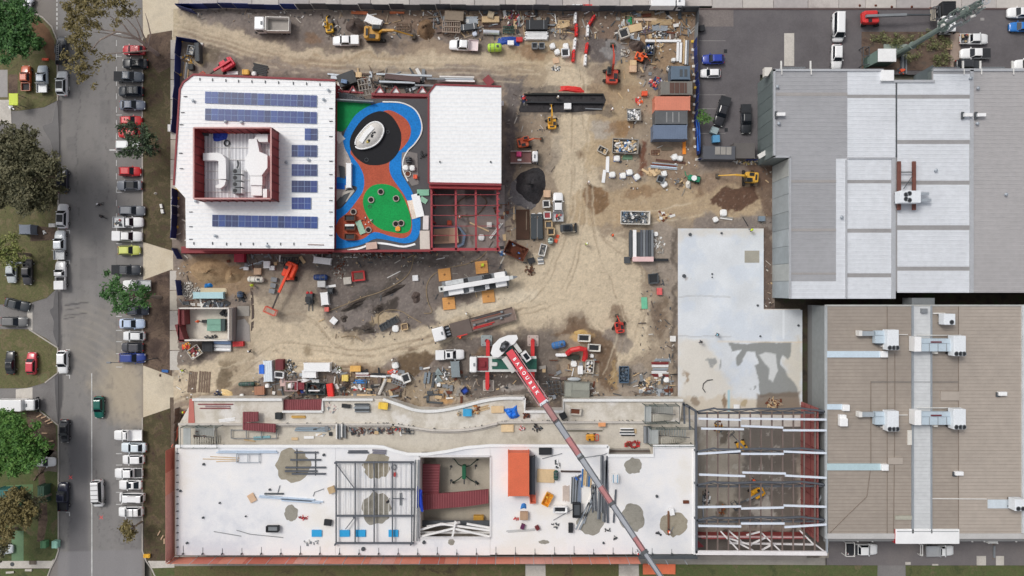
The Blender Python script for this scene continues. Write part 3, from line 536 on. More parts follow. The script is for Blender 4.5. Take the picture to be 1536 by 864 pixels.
slab('gravel_patch',[(603,229),(612,227),(626,230),(628,276),(618,279),(606,262),(602,244)],PZ,PZ+.05,M((128,122,120),.9,0,.12),pod)
slab('paver',[(500,198),(508,197),(518,208),(508,216)],PZ+.02,PZ+.1,CONCW,pod);slab('paver',[(514,288),(530,284),(532,286),(520,302),(508,308)],PZ+.02,PZ+.1,CONC,pod)
slab('dark_paver',[(508,248),(517,250),(518,268),(510,266)],PZ+.02,PZ+.12,GREYD,pod);slab('dark_paver',[(505,302),(516,292),(526,288),(516,306),(509,312)],PZ+.03,PZ+.14,GREYD,pod)
slab('blue_slab',[(500,274),(517,275),(517,284),(500,283)],PZ+.02,PZ+.1,RB((10,90,180)),pod)
MB().prism(P([(498,375),(645,374),(645,377.5),(498,378.5)],PZ+.4),PZ-.4,PZ+.4).build('edge_beam',RED,pod)
for i in range(10):MB().box(X(505+i*15,PZ),X(505+i*15,PZ)+.2,Y(378,PZ),Y(377,PZ),0,PZ+.3).build('post',RED,pod)
b=MB();b.strip(P([(500,148.5),(560,152)],PZ+1.2),.2,1.2,PZ);b.build('parapet',GREY,pod)
mo=thing('play_mound','white rimmed oval climbing mound with pale rocks on black rubber','play equipment',556,203,PZ)
rim=[(534,218),(536,208),(545,196),(556,186),(567,184),(575,190),(576,200),(570,212),(560,220),(547,224),(537,223)]
cxx,cyy=X(556,PZ),Y(203,PZ);rp=[(a-cxx,c-cyy)for a,c in P(loop(rim,3),PZ)]
b=MB();b.loft([[(a,c,0)for a,c in rp],[(a*.95,c*.95,.5)for a,c in rp],[(a*.55,c*.55,.9)for a,c in rp],[(a*.1,c*.1,1.0)for a,c in rp]]);b.build('hump',M((210,206,200),.6,0,.1,2),mo,smooth=True)
b=MB();b.tube([(a,c,.5)for a,c in rp],.14);b.build('rim',WHITE,mo)
b=MB();b.strip([(-1.6,-1.4,.95),(-.6,0,1.15),(.6,1.3,.9)],.8,.15);b.build('slide',DW,mo)
for i in range(14):
 a=random.uniform(0,1);uu,vv=.1+a*1.6-.6,-1.4+a*2.0+random.uniform(-.4,.4)
 MB().dome(uu,vv,.75,random.uniform(.2,.38),random.uniform(.18,.3),.3,0,7,3,.15).build('rock',random.choice([BLACK,BLACK,M((206,186,110),.8),GREYD]),mo)
for i,(u,v)in enumerate([(571.5,288),(557,300),(594.5,298),(602,335),(594,336),(530.5,318),(553,345)]):
 where=['topmost on the green oval','left side of the green oval with a bag beside it','right side of the green oval','bottom right of the green oval','second one at the bottom of the green oval beside the orange pile','orange area at the left edge of the playground','orange area beside the pale green sheet'][i]
 t=thing('tree_ring','round planter ring, '+where,'planter',u,v,PZ+.05,group='round planter rings on the playground')
 b=MB();b.torus(0,0,.18,.5,.1,18,6);b.build('ring',M((168,156,148),.8),t);b=MB();b.dome(0,0,.05,.46,.46,.12);b.build('soil',M((34,28,28),.95),t)
def torusthing(u,v,r,lb):
 b=MB();b.torus(0,0,.05,r,.05);tag(b.build('drain_ring',GREYD,None,(X(u,PZ),Y(v,PZ),PZ+.06)),lb,'drain ring')
torusthing(550,240,.32,'small dark ring near the bottom edge of the black play area');torusthing(582,198,.28,'small brown ring right of the white climbing mound');torusthing(555,310,.25,'faint ring on the left edge of the green oval')
# WAREHOUSES
WZ=8.0
G1=M((164,164,167),.5,.1,.1,.25);G1r=M((178,179,182),.5,.1,.05);G2=M((172,169,169),.5,.1,.06,.25);G2r=M((184,182,182),.5)
WH1=M((208,211,216),.5,0,.07,.3);WH1r=M((222,226,230),.5,0,.04);BAND=M((150,148,148),.6,0,.12,.6);SCRM=M((176,178,182),.5,.1,.08)
wn=thing('warehouse','large northern warehouse with grey and pale metal roof sheeting','warehouse',raw=True)
WNP=[(1145,105),(1325,105),(1325,122),(1400,122),(1400,104),(2000,102),(2000,439),(1342,439),(1342,448),(1184,448),(1184,235),(1160,235),(1160,105)]
MB().prism(P([(1161,106),(1326,106),(1326,123),(1399,123),(1399,105),(2000,105),(2000,437),(1341,437),(1341,446),(1185,446),(1185,236),(1161,236)],WZ),0,WZ-.15).build('wall',M((112,120,120),.7,0,.08,.5),wn)
secs=[((1160,105),(1271,235),G1,G1r),((1184,235),(1254,422),G1,G1r),((1254,238),(1270,448),WH1,WH1r),((1184,422),(1254,448),WH1,WH1r),((1271,107),(1325,142),WH1,WH1r),((1325,122),(1344,142),WH1,WH1r),((1271,147),(1344,208),WH1,WH1r),((1271,208),(1344,236),WH1,WH1r),((1271,238),(1337,270),WH1,WH1r),((1271,275),(1337,343),WH1,WH1r),((1271,349),(1337,410),WH1,WH1r),((1271,416),(1337,448),WH1,WH1r),((1346,124),(1400,142),WH1,WH1r),((1400,111),(1455,142),WH1,WH1r),((1346,148),(1455,210),WH1,WH1r),((1346,216),(1454,271),WH1,WH1r),((1346,277),(1454,338),WH1,WH1r),((1346,345),(1454,400),WH1,WH1r),((1346,406),(1454,439),WH1,WH1r),((1460,107),(1620,439),G2,G2r),((1400,105),(1460,111),G1,G1r),((1620,107),(2000,439),G2,G2r),((1254,235),(1271,238),G1,G1r)]
for a,c,m1,m2 in secs:ribbed('roof_sheet',P([a,(c[0],a[1]),c,(a[0],c[1])],WZ),WZ,.72,[m1,m2],wn,rw=.07,rh=.04)
MB().prism(P([(1162,107),(1326,107),(1326,124),(1398,124),(1398,107),(1640,107),(1640,437),(1340,437),(1340,446),(1186,446),(1186,237),(1162,237)],WZ),WZ-.14,WZ-.03).build('box_gutter',BAND,wn)
for a,c in[((1160,270),(0,0))]:pass
for r_ in[(1160,139,1271,144),(1186,270,1254,274),(1186,343,1254,347),(1186,409,1254,412)]:MB().prism(P(R(*r_),WZ),WZ,WZ+.045).build('flashing',M((156,152,150),.6,0,.1),wn)
for r_ in[(1160,104,1163,236),(1184,235,1186.5,448),(1337,238,1343,448),(1455,105,1460,439),(1160,103.6,1325,107),(1400,103,1640,107),(1271,236,1343,238.4),(1160,233.5,1186,236.5),(1268,240,1270.5,446),(1321,120,1402,124)]:
 MB().prism(P(R(*r_),WZ+.1),WZ-.1,WZ+.22).build('capping',SCRM,wn)
slab('shadow_gap',R(1343.6,124,1345.6,236),WZ,WZ+.06,GREYD,wn)
def wallpanels(xt,xb,y0,y1,n_,par,cols,lean=6):
 for i in range(n_):
  a,c=y0+(y1-y0)*i/n_,y0+(y1-y0)*(i+1)/n_-.5
  b=MB();T0,T1=(X(xt,WZ)-.12,Y(a,WZ),WZ-.1),(X(xt,WZ)-.12,Y(c,WZ),WZ-.1)
  yb0,yb1=Y(a,WZ),Y(c,WZ);bx=X(xb)
  b.loft([[T0,T1,(T1[0]+.1,T1[1],WZ-.1),(T0[0]+.1,T0[1],WZ-.1)],[(bx,yb0,.1),(bx,yb1,.1),(bx+.1,yb1,.1),(bx+.1,yb0,.1)]]);b.build('wall_panel',random.choice(cols),par)
wallpanels(1160,1136,105,235,7,wn,[M((104,114,114),.6,0,.1,.4),M((110,120,120),.6,0,.1,.4)])
wallpanels(1184,1158,238,448,8,wn,[M((160,168,172),.6,0,.22,.4),M((150,158,162),.6,0,.2,.4),M((168,172,170),.6,0,.2,.4)])
for(u,v,nm)in[(1165,131,0),(1167,186,0),(1454,118,0),(1465,133,0),(1464,186,0),(1402,256,0),(1507,292,0),(1261,326,0)]:
 b=MB();b.cyl((0,0,0),(0,0,.5),.16,8);b.dome(0,0,.45,.3,.3,.2);b.build('roof_vent',GAL,wn,(X(u,WZ),Y(v,WZ),WZ))
for(u,v)in[(1169,173),(1448,174),(1468,174)]:
 b=MB();b.box(-.7,.7,-.28,.28,.5,.9);b.box(-.1,.1,-.1,.1,0,.5);b.box(-.9,-.5,-.6,.6,.2,.5,1);b.build('roof_unit',[WHITE,GREYD],wn,(X(u,WZ),Y(v,WZ),WZ))
def condenser(par,px,py,z,w,l,fans,rot=0,nm='air_conditioner',lab=None,feet=True):
 b=MB();b.rbox(-w/2,w/2,-l/2,l/2,.3,1.9,.08);
 for s in(-1,1):b.box(-w/2,w/2,s*l*.35-.06,s*l*.35+.06,0,.3,1)
 for fx,fy in fans:b.cyl((fx,fy,1.9),(fx,fy,1.93),.36,14,1);b.torus(fx,fy,1.93,.38,.05,14,4,2)
 return b.build(nm,[M((222,226,230),.45,0,.04),BLACK,GREY],par,(X(px,z+1.9),Y(py,z+1.9),z),math.radians(rot))
lt=MB()
for u in(1349,1371.5):MB().box(X(u,WZ+.8)-.28,X(u,WZ+.8)+.28,Y(315,WZ+.8),Y(242,WZ+.8),WZ+.5,WZ+.85).build('support_rail',M((112,70,60),.8,0,.25,2),wn)
for v in(258,274):MB().box(X(1350,WZ+.8),X(1371,WZ+.8),Y(v,WZ+.8)-.08,Y(v,WZ+.8)+.08,WZ+.55,WZ+.75).build('cross_brace',GREYD,wn)
b=MB();b.tube([(X(1352,WZ),Y(284,WZ),WZ+.7),(X(1370,WZ),Y(258,WZ),WZ+.7)],.07);b.build('cross_brace',GREYD,wn)
condenser(wn,1366,295,WZ+.8,3.6,2.1,[(-.8,.35),(-.2,.55),(-.8,-.4),(-.2,-.6)])
b=MB();b.box(0,1.6,.3,.8,.8,1.3);b.box(0,2,-.8,-.3,.8,1.3);b.build('air_duct',GAL,wn,(X(1381,WZ+1.5),Y(295,WZ+1.5),WZ))
for u in(1172,1216,1445,1471,1519):
 b=MB();b.box(-.13,.13,0,1.5,WZ-.2,WZ);b.box(-.08,.08,-1,0,WZ+.2,WZ+.3);b.build('anchor_post',WHITED,wn,(X(u,WZ),Y(104,WZ),0))
for a,c in((1172,1210),(1402,1442),(1474,1510)):
 b=MB()
 for i in range(9):xx=X(a,WZ)+(X(c,WZ)-X(a,WZ))*i/9;b.cbox(xx,Y(101.5,WZ),WZ-.5,.9,.2,.05,0,.7)
 b.box(X(a,WZ),X(c,WZ),Y(100,WZ)-.06,Y(100,WZ)+.06,WZ-.6,WZ-.4);b.build('sun_louvre',GREY,wn)
b=MB();b.prism(P(R(1323,105,1341,121),WZ+.5),WZ-.5,WZ+.5);b.build('lift_shaft',WHITE,wn)
slab('sloped_canopy',[(1374,112),(1400,97),(1400,122),(1372,122)],WZ-2,WZ-1.4,M((86,94,96),.6,0,.1),wn)
b=MB();b.prism(P([(1147,101),(1158,101),(1158,104),(1152,114),(1147,114)],7),6,7);b.build('awning',CONCW,wn)
b=MB();b.strip(P([(1140,234),(1160,222)],5),.8,.3,4);b.build('entry_canopy',WHITED,wn)
ws=thing('warehouse','southern warehouse with brown ribbed roof and big rooftop air conditioning units','warehouse',raw=True)
MB().prism(P([(1241,459),(2000,459),(2000,812),(1241,812)],WZ),0,WZ-.15).build('wall',M((118,118,118),.7,0,.06),ws)
BR=M((157,147,137),.6,0,.12,.22);BRr=M((147,136,126),.6,0,.06);BR2=M((170,160,150),.6,0,.08,.2);BR2r=M((160,149,139),.6)
for a,c,m1,m2 in[((1240,458),(1330,800),BR,BRr),((1330,458),(1369,800),BR,BRr),((1398,458),(1438,800),BR,BRr),((1438,458),(1534,800),BR2,BR2r),((1537,458),(1700,800),BR2,BR2r),((1700,458),(2000,800),BR2,BR2r)]:
 ribbed('roof_sheet',P([a,(c[0],a[1]),c,(a[0],c[1])],WZ),WZ,.62,[m1,m2],ws,rw=.06,rh=.045)
ribbed('roof_sheet',P(R(1370,458,1397,794),WZ),WZ+.06,.62,[M((200,202,203),.5,0,.06,.3),M((190,192,194),.5)],ws,rw=.06,rh=.04)
for(a,c,w_)in[((1369.5,458),(1369.5,800),.3),((1397.7,458),(1397.7,800),.22)]:beam(a,c,WZ+.3,w_,.35,'capping',M((150,156,162),.5,.2,.1),ws)
beam((1535.5,458),(1535.5,800),WZ+.3,.4,.35,'capping',M((200,204,206),.5),ws)
for ln in([(1330.5,458),(1330.5,800)],[(1437.5,458),(1437.5,745),(1437.5,800)],[(1306,572),(1306,700),(1300,745),(1276,768),(1242,802)],[(1342,530),(1342,630),(1340,800)]):
 b=MB();b.tube([(X(u,WZ),Y(v,WZ),WZ+.05)for u,v in ln],.055,5);b.build('lightning_cable',M((122,110,100),.8),ws)
beam((1306,573),(1438,573),WZ+.08,.08,.06,'lightning_cable',GREYD,ws)
for r_ in[(1240,800,1345,808),(1430,800,2000,808)]:MB().prism(P(R(*r_),WZ),WZ-.5,WZ+.1).build('gutter',M((186,184,182),.5,0,.08),ws)
MB().prism(P(R(1238,457,2000,459.4),WZ),WZ-.3,WZ+.14).build('capping',M((176,176,172),.5),ws);MB().prism(P(R(1237.5,459,1240.5,808),WZ),WZ-.3,WZ+.14).build('capping',M((170,174,176),.5),ws)
LB=M((196,212,224),.5,0,.05)
for r_,m in[((1240,526.5,1320,536),LB),((1240,606,1264,614),LB),((1240,695,1320,705),M((176,198,204),.5,0,.05)),((1360.5,645,1368,667),CONCW),((1410,587,1437.5,600.5),BR2),((1331,686,1353,696),BR2),((1342,773,1368,779),M((172,170,156),.6)),((1481,749,1524,762),M((196,205,212),.5))]:
 MB().prism(P(R(*r_),WZ),WZ+.02,WZ+.22).build('duct_cover'if m is LB else 'roof_panel',m,ws)
for u,v in((1324,531),(1267,611),(1325,700),(1262,626)):
 b=MB();b.rbox(-.6,.6,-.55,.55,0,.7,.06);b.build('duct_hood',WHITE,ws,(X(u,WZ),Y(v,WZ),WZ))
b=MB();b.rbox(-.7,.7,-.7,.7,.2,1,.1);b.build('exhaust_fan',WHITE,ws,(X(1262,WZ),Y(632,WZ),WZ))
DUC=M((186,200,210),.45,.1,.08);
def bigac(cx,cy,long,flip=False):
 condenser(ws,cx,cy,WZ+.6,1.95 if not long else 2.1,3.5,[(-.6,-1.35),(.1,-1.35)]+([(.7,-1.35)]if not long else[(.7,-1.35)]))
 u0,u1=(cx-80,cx-8)if long else(cx-57,cx-8)
 def q(nm,r_,z0,z1,m):MB().prism(P(R(*r_),WZ+1.5),WZ+z0,WZ+z1).build(nm,m,ws)
 if long:
  q('air_duct',(cx-60,cy-11,cx-8,cy-4),.5,1.5,DUC);q('air_duct',(cx-58,cy-3.6,cx-8,cy+8),.5,1.6,DUC)
  for i in range(4):q('duct_seam',(cx-47+i*13,cy-3.8,cx-46.4+i*13,cy+8.3),.5,1.66,GREY)
  q('duct_hood',(cx-70,cy-14,cx-60,cy+8),.2,1.9,WHITE);q('red_brace',(cx-44,cy-7,cx-28,cy-5),1.5,1.62,M((104,34,44),.5));q('rail',(cx-58,cy-16,cx+8,cy-15),.2,.4,WHITED);q('junction_box',(cx-36,cy+7,cx-31,cy+12),.1,1.1,CONCW)
  q('dark_plenum',(cx-14,cy+8.2,cx-8,cy+13),.1,1.2,BLACK)
 else:
  q('air_duct',(cx-26,cy-14,cx-8,cy-7),.5,1.4,DUC);q('air_duct',(cx-27,cy-6.5,cx-8,cy+5),.5,1.5,DUC);q('air_duct',(cx-46,cy-13,cx-27,cy-6),.5,1.1,M((160,168,174),.5));q('duct_hood',(cx-51,cy-14,cx-46,cy-6),.2,1.4,WHITED)
  q('dark_plenum',(cx-22,cy+5.2,cx-8,cy+8),.1,1.1,GREYD);q('junction_box',(cx-14,cy+6,cx-10,cy+11),.1,1.2,WHITED);q('rail',(cx+8,cy-8,cx+28,cy-7),.1,.3,WHITED)
bigac(1340,510,False);bigac(1340,632,False);bigac(1440,519,True);bigac(1440,629,True)
condenser(ws,1425,479,WZ+.3,1.9,1.9,[(.3,-.5)]);beam((1400,470),(1418,470),WZ+.3,.2,.2,'rail',WHITED,ws)
condenser(ws,1531,758,WZ+.4,1.9,2,[(-.4,-.6),(.4,-.6)])
beam((1398,748),(1480,748.6),WZ+.2,.14,.15,'conduit',WHITED,ws)
for u,v in((1436,709),(1501,590)):b=MB();b.rbox(-.7,.7,-.35,.35,.1,.7,.06);b.box(-.9,-.3,-.6,.2,0,.3,1);b.build('roof_unit',[WHITE,GREYD],ws,(X(u,WZ),Y(v,WZ),WZ))
b=MB();b.rbox(-.5,.5,-.4,.4,0,.6,.05);b.build('roof_unit',GREY,ws,(X(1384,WZ),Y(466,WZ),WZ+.1))
MB().prism(P(R(1368,447,1402,457),7),4,7).build('bridge_link',M((130,134,136),.6,.2,.1),ws)
wallpanels(1240,1212,459,810,1,ws,[M((134,138,138),.6,0,.08,.3)])
MB().prism(P(R(1236,808,1900,812),5),4.6,5).build('awning',M((160,162,162),.5,0,.1),ws)
# pale concrete ground-floor slab
cs=thing('ground_floor_slab','pale blue-grey L shaped concrete slab with dark wet patches','concrete slab',raw=True)
p=Paint(1016,343,1202,622,.2);x,y=p.px,p.py;p.c[:]=np.array(lin((210,214,218)))*(.8+.36*fbm(x,y,40,3)[...,None])
p.mix(sstep(.45,.7,fbm(x,y,24,2))*.35,(186,198,214));p.mix(p.mask('poly',[(1010,340),(1150,340),(1150,352),(1010,356)],soft=5)*.5,(206,198,184))
p.mix(p.mask('poly',[(1016,508),(1060,512),(1082,560),(1100,595),(1202,596),(1202,640),(1016,640)],soft=9)*.6,(212,202,184));p.mix(p.mask('poly',[(1172,520),(1204,508),(1204,590),(1186,590)],soft=6)*.6,(196,184,160))
p.mix(p.mask('poly',[(1060,596),(1016,596),(1016,625),(1202,625),(1202,594)],soft=3)*.6,(196,182,160))
p.mix(p.mask('poly',[(1092,513),(1186,513),(1184,530),(1182,540),(1172,532),(1170,546),(1182,562),(1196,582),(1198,596),(1140,594),(1134,562),(1130,548),(1136,544),(1132,526),(1118,524),(1112,544),(1106,550),(1104,536),(1110,522),(1096,526)],soft=1,warp=.38)*.95,(134,136,134))
p.mix(p.mask('poly',[(1138,532),(1148,528),(1163,530),(1166,556),(1158,574),(1150,570),(1152,552),(1146,546)],soft=1.2,warp=.3)*.9,(206,208,208))
p.mix(p.mask('poly',[(1134,590),(1200,588),(1200,622),(1136,622)],soft=2,warp=.4)*.85,(112,98,84))
for bl,c in[((1064,543,5,6,0),(138,140,140)),((1079,544,2.5,5,0),(138,140,140)),((1129,580,2,2.5,0),(120,122,122)),((1083,602,4,10,-10),(128,104,78)),((1115,603,5,6,0),(170,152,120)),((1043,600,5,8,0),(140,124,106)),((1024,566,3,8,0),(150,130,108)),((1026,418,4,4,0),(170,164,160))]:p.mix(p.mask('blob',bl,soft=1.2)*.85,c)
p.mix(p.mask('line',[(1174,464),(1174,507)],1.2,.8,0)*.6,(232,236,240));p.mix(p.mask('line',[(1092,586),(1092,616)],1.8,.8,0)*.7,(138,190,206))
for ln in([(1018,446),(1060,444),(1094,446)],[(1016,504),(1096,504)]):p.mix(p.mask('line',ln,.8,.8,.2)*.6,(160,160,160))
p.mix(p.mask('line',[(1076,512),(1202,513)],.8,.8,0)*.7,(214,196,170))
fl=p.grid('slab_surface',.42,MV(.7,.06,.1,4),[(1143.5,300,1300,464)]);fl.parent=cs
del fl['kind']
slab('slab_edge',[(1017.5,344.5),(1142.5,344.5),(1142.5,463.5),(1200.5,463.5),(1200.5,640),(1017.5,640)],-.1,.415,M((212,206,198),.8,0,.1,1),cs)
slab('bare_panel',[(1117,376),(1139,376),(1139,394),(1117,394)],.42,.47,M((160,156,144),.8,0,.1),cs)
for u,v,r_ in((1034,352,.3),(1081,350,.2),(1067,411,.16),(1067,416,.12),(1139,504,.18),(1196,488,.2),(1135,458,.2),(1025,414,.35)):
 b=MB();b.cyl((0,0,0),(0,0,.25),r_,8);b.build('pipe_stub',GREYD,cs,(X(u),Y(v),.42))
b=MB();b.tube([(X(u),Y(v),.5)for u,v in((1068,569),(1060,570),(1054,575),(1053,582),(1057,588))],.08);tag(b.build('cable',BLACK,None),'short curved black cable lying on the pale slab','cable')
# steel framed wing at the right
fw=thing('steel_wing','unroofed steel wing with grey trusses, pale blue purlin bundles and red wall wrap','steel frame',raw=True)
p=Paint(1038,614,1242,836,.2);x,y=p.px,p.py;p.c[:]=np.array(lin((162,154,142)))*(.8+.4*fbm(x,y,20,4)[...,None])
p.mix(p.mask('poly',[(1104,640),(1200,620),(1200,790),(1150,760),(1130,790),(1100,770),(1112,700)],soft=4)*.85,(102,96,90));p.mix(p.mask('blob',(1082,652,9,16,0),soft=1.5)*.9,(92,84,74));p.mix(p.mask('blob',(1082,764,10,20,0),soft=1.5)*.9,(98,88,74))
p.mix(p.mask('blob',(1104,770,5,18,0),soft=2)*.8,(100,92,82));p.mix(p.mask('blob',(1126,772,12,10,0),soft=2)*.8,(104,98,92));p.mix(p.mask('poly',[(1125,762),(1150,738),(1162,762),(1160,790),(1136,790)],soft=2)*.8,(176,170,162))
p.mix(sstep(.62,.68,fbm(x,y,10,3))*.45,(190,186,178));p.mix(p.mask('poly',R(1040,797,1240,834),soft=2)*.8,(60,50,46))
f2=p.grid('wing_floor',.3,MV(.7,.1,.2,4));f2.parent=fw;del f2['kind']
TZ=8.0
for v in(616,676,726,779):
 beam((1047,v+4),(1240,v+3.2),TZ-.9,.3,.3,'truss_bottom_chord'if 0 else 'truss_chord',STEELG,fw)
 vs_=[(1045,v+2),(1072,v-3.5),(1076,v-2),(1108,v-1.5),(1140,v-3),(1172,v-2),(1202,v-3.5),(1238,v+1)]
 b=MB();
 for a,c in zip(vs_,vs_[1:]):b.strip(P([a,c],TZ),.28,.3,TZ-.3)
 b.build('truss_chord',STEELG,fw)
 for i in range(6):
  u=1046+i*32;b=MB();b.tube([(X(u,TZ),Y(v+3.5,TZ),TZ-.9),(X(u+16,TZ),Y(v-1,TZ),TZ-.2),(X(u+32,TZ),Y(v+3.5,TZ),TZ-.9)],.08,4);b.build('truss_web',STEELG,fw)
 for u in(1046,1238):MB().box(X(u,TZ)-.15,X(u,TZ)+.15,Y(v+2,TZ)-.15,Y(v+2,TZ)+.15,.2,TZ).build('column',STEELG,fw)
DP=M((118,104,98),.6,.1,.15)
for i in range(11):u=1061+i*16.2;beam((u,618),(u-.5,829),TZ-.35,.22,.25,'purlin',DP,fw)
PB=M((214,221,232),.5,0,.04)
for i,r_ in enumerate([(1048,628,1112,630),(1111,628,1240,629.5),(1052,643,1116,644),(1112,639,1175,641.5),(1175,645.5,1240,645.8),(1047,681,1111,677),(1112,681,1176,681),(1176,677.5,1240,680),(1049,712,1118,714.5),(1114,709,1179,710.5),(1178,713.5,1240,717),(1047,761,1112,760),(1112,763,1176,761.5),(1176,758.5,1240,760.5),(1048,789,1112,790),(1112,785.5,1177,785.5),(1177,791,1240,787)]):
 beam(r_[:2],r_[2:],TZ+.32,.34,.3,'purlin_bundle',PB,fw)
WTR=M((226,222,222),.6,0,.08);PKT=M((206,172,172),.6,0,.1)
beam((1044,829.5),(1241,830.5),TZ,.7,.4,'wall_top_beam',WTR,fw);beam((1047,805),(1206,806),3.4,.3,.25,'rail',PKT,fw);beam((1095,815),(1220,817),5,.3,.3,'rail',WTR,fw)
for a,c in[((1081,797),(1110,828)),((1094,808),(1128,818)),((1128,816),(1150,806)),((1143,800),(1172,828)),((1106,814),(1130,826)),((1142,826),(1160,816)),((1200,796),(1222,818)),((1222,816),(1240,830)),((1120,803),(1140,798)),((1094,797),(1112,812))]:beam(a,c,6.4,.26,.25,'wall_brace',WTR,fw)
b=MB();x1,x2=X(1200),X(1226,7.2)
b.box(x1,x1+.2,Y(800,3),Y(606,3),.3,7.3);b.build('wall_wrap',M((150,88,85),.7,0,.14,.6),fw)
for i in range(11):yy=Y(612+i*18,3);MB().box(x1-.1,x1,yy-.05,yy+.05,.3,7.35).build('wall_stud',M((120,60,60),.7),fw)
for z in(2.2,4.6):MB().box(x1-.12,x1-.02,Y(800,3),Y(606,3),z,z+.1).build('wall_rail',M((120,60,60),.7),fw)
yb=Y(797)
MB().box(X(1047,1),X(1200),yb-.2,yb,.3,3.4).build('wall_wrap',M((150,66,64),.7,0,.12,.6),fw)
slab('floor_panel',[(1045,809),(1056,820),(1045,822)],2,2.3,RED,fw)
beam((1044,617),(1024,606),TZ-.2,.3,.3,'beam',STEELG,fw);beam((1026,604),(1027,636),TZ-.2,.3,.3,'beam',STEELG,fw);beam((1034,609),(1035,645),TZ-.2,.22,.3,'beam',STEELG,fw);beam((1044,617),(1044,662),TZ-.2,.4,.3,'beam',STEELG,fw)
beam((1238,730),(1226,758),6,.25,.25,'brace',GAL,fw);beam((1045,662),(1045,830),TZ,.35,.4,'beam',STEELG,fw);beam((1240,617),(1241,830),TZ,.25,.4,'beam',GAL,fw)
b=MB()
for v in(836,):b.box(X(1045,1),X(1210,1),Y(840,1),Y(834,1),.1,1)
b.build('plinth',M((140,134,128),.85,0,.15,1),fw)
# MAIN NEW BUILDING
HZ,TZ2=6.0,3.8
WS=MR([(206,208,214),(224,224,226),(232,230,229),(228,224,218)],.07,rough=.6,det=9,fine=.035,bump=.03);mb=thing('new_school_building','long unfinished building with white roof deck, wavy terraces and a square courtyard opening','building',raw=True)
north=[(290,598),(424,598),(424,616),(484,616),(484,598),(560,598),(575,598.5),(600,607),(625,615),(655,616),(690,610),(725,601),(755,597),(787,597),(787,616),(845,616),(845,599),(1024,599)]
midl=[(268,637),(560,637),(590,637),(620,641),(650,645),(690,645),(720,641),(745,635),(770,633),(980,633),(1020,633)]
slabn=[(264,669),(560,669),(575,670),(592,676),(612,681),(640,681),(670,677),(700,671),(735,668),(912,669),(912,683),(980,683),(980,669),(1042,669)]
def stepprism(pl):return pl
TERR=MR([(198,190,176),(212,206,196),(188,180,166),(216,212,206)],.12,rough=.85,fine=.06,bump=.1)
TERR2=MR([(184,176,164),(200,193,180),(172,164,150)],.14,rough=.85,fine=.07,bump=.1)
MB().prism(P(north+midl[::-1],TZ2),0,TZ2).build('terrace',TERR,mb)
MB().prism(P([(a,b-.5)for a,b in midl]+[(1042,633),(1042,672),(980,685),(700,688),(560,685),(268,675)],TZ2-.3),0,TZ2-.3).build('terrace',TERR2,mb)
KW=M((222,222,220),.7,0,.08)
def kerbs(pts,z,w,h,mat,nm='parapet',par=mb,sm=False):MB().strip(P(smoothline(pts,4)if sm else pts,z),w,h,z-.05).build(nm,mat,par)
kerbs([(290,599),(424,599)],TZ2,.45,.5,KW);kerbs([(424,617),(484.5,617)],TZ2,.35,.5,KW);kerbs([(484.5,616),(484.5,599),(560,599)],TZ2,.4,.5,KW)
kerbs(north[6:14],TZ2,.5,.5,KW,sm=True);kerbs([(787,597),(787,617),(845,617),(845,600),(1024,600)],TZ2,.45,.5,KW)
kerbs([(268,636),(560,636.5),(590,637),(620,641),(650,645),(690,645),(720,641),(745,635),(770,633),(978,633)],TZ2,.4,.3,M((196,190,182),.8,0,.14),sm=True)
kerbs([(400,639),(560,639.5),(590,640),(620,644),(650,648),(690,648),(720,644),(745,638)],TZ2-.3,.2,.3,M((176,170,164),.8,0,.14),sm=True)
for i in range(46):
 t=random.uniform(0,1);u=400+t*560;v=np.interp(u,[a for a,b in midl],[b for a,b in midl]);MB().box(-.04,.04,-.04,.04,0,random.uniform(.4,.9)).build('starter_bar',GREYD,mb,(X(u,TZ2),Y(v-3,TZ2),TZ2))
op=(630,685,735,806)
def hslab(pl):MB().prism(P(pl,HZ),0 if False else HZ-.5,HZ).build('roof_deck',WS,mb)
def north_between(u0,u1):return[q for q in[(u0,float(np.interp(u0,[a for a,b in slabn[:9]],[b for a,b in slabn[:9]])))]+[s_ for s_ in slabn[:9]if u0<s_[0]<u1]+[(u1,float(np.interp(u1,[a for a,b in slabn[:9]],[b for a,b in slabn[:9]])))]]
hslab(north_between(264,503)+[(503,833),(264,833)]);hslab(north_between(503.3,630)+[(630,833),(503.3,833)]);hslab(north_between(630,735)+[(735,685),(630,685)]);hslab([(630,806),(735,806),(735,833),(630,833)])
hslab([(735.3,668),(912,669),(912,683),(980,683),(980,669),(1042,669),(1042,831),(735.3,832)])
MB().prism(P([(266,680),(630,690),(630,831),(266,831)],HZ),0,HZ-.5).build('wall',M((196,190,184),.8),mb)
MB().prism(P([(738,686),(912,686),(1040,686),(1040,829),(738,829)],HZ),0,HZ-.5).build('wall',M((196,190,184),.8),mb)
MB().prism(P([(630,828),(738,828),(738,831),(630,831)],HZ),0,HZ-.5).build('wall',M((196,190,184),.8),mb);MB().prism(P([(630,682.5),(738,682.5),(738,684.8),(630,684.8)],HZ),0,HZ-.5).build('wall',M((150,144,138),.8),mb)
kerbs(slabn[:10],HZ,.5,.32,WHITE,sm=False);kerbs(slabn[9:],HZ,.5,.32,WHITE);kerbs([(1041,668),(1041,831)],HZ,.4,.3,WHITE);kerbs([(264.8,669),(264.8,831)],HZ,.25,.25,WHITED)
for ln in([(629,684),(736,684)],[(736,684),(736,807)],[(736,807),(629,807)],[(629,807),(629,684)]):kerbs(ln,HZ,.35,.2,M((212,210,210),.7))
SCR=[M((204,128,108),.8,0,.14,.8),M((192,110,94),.8,0,.14,.8),M((202,144,132),.8,0,.14,.8),M((180,96,78),.8,0,.14,.8)]
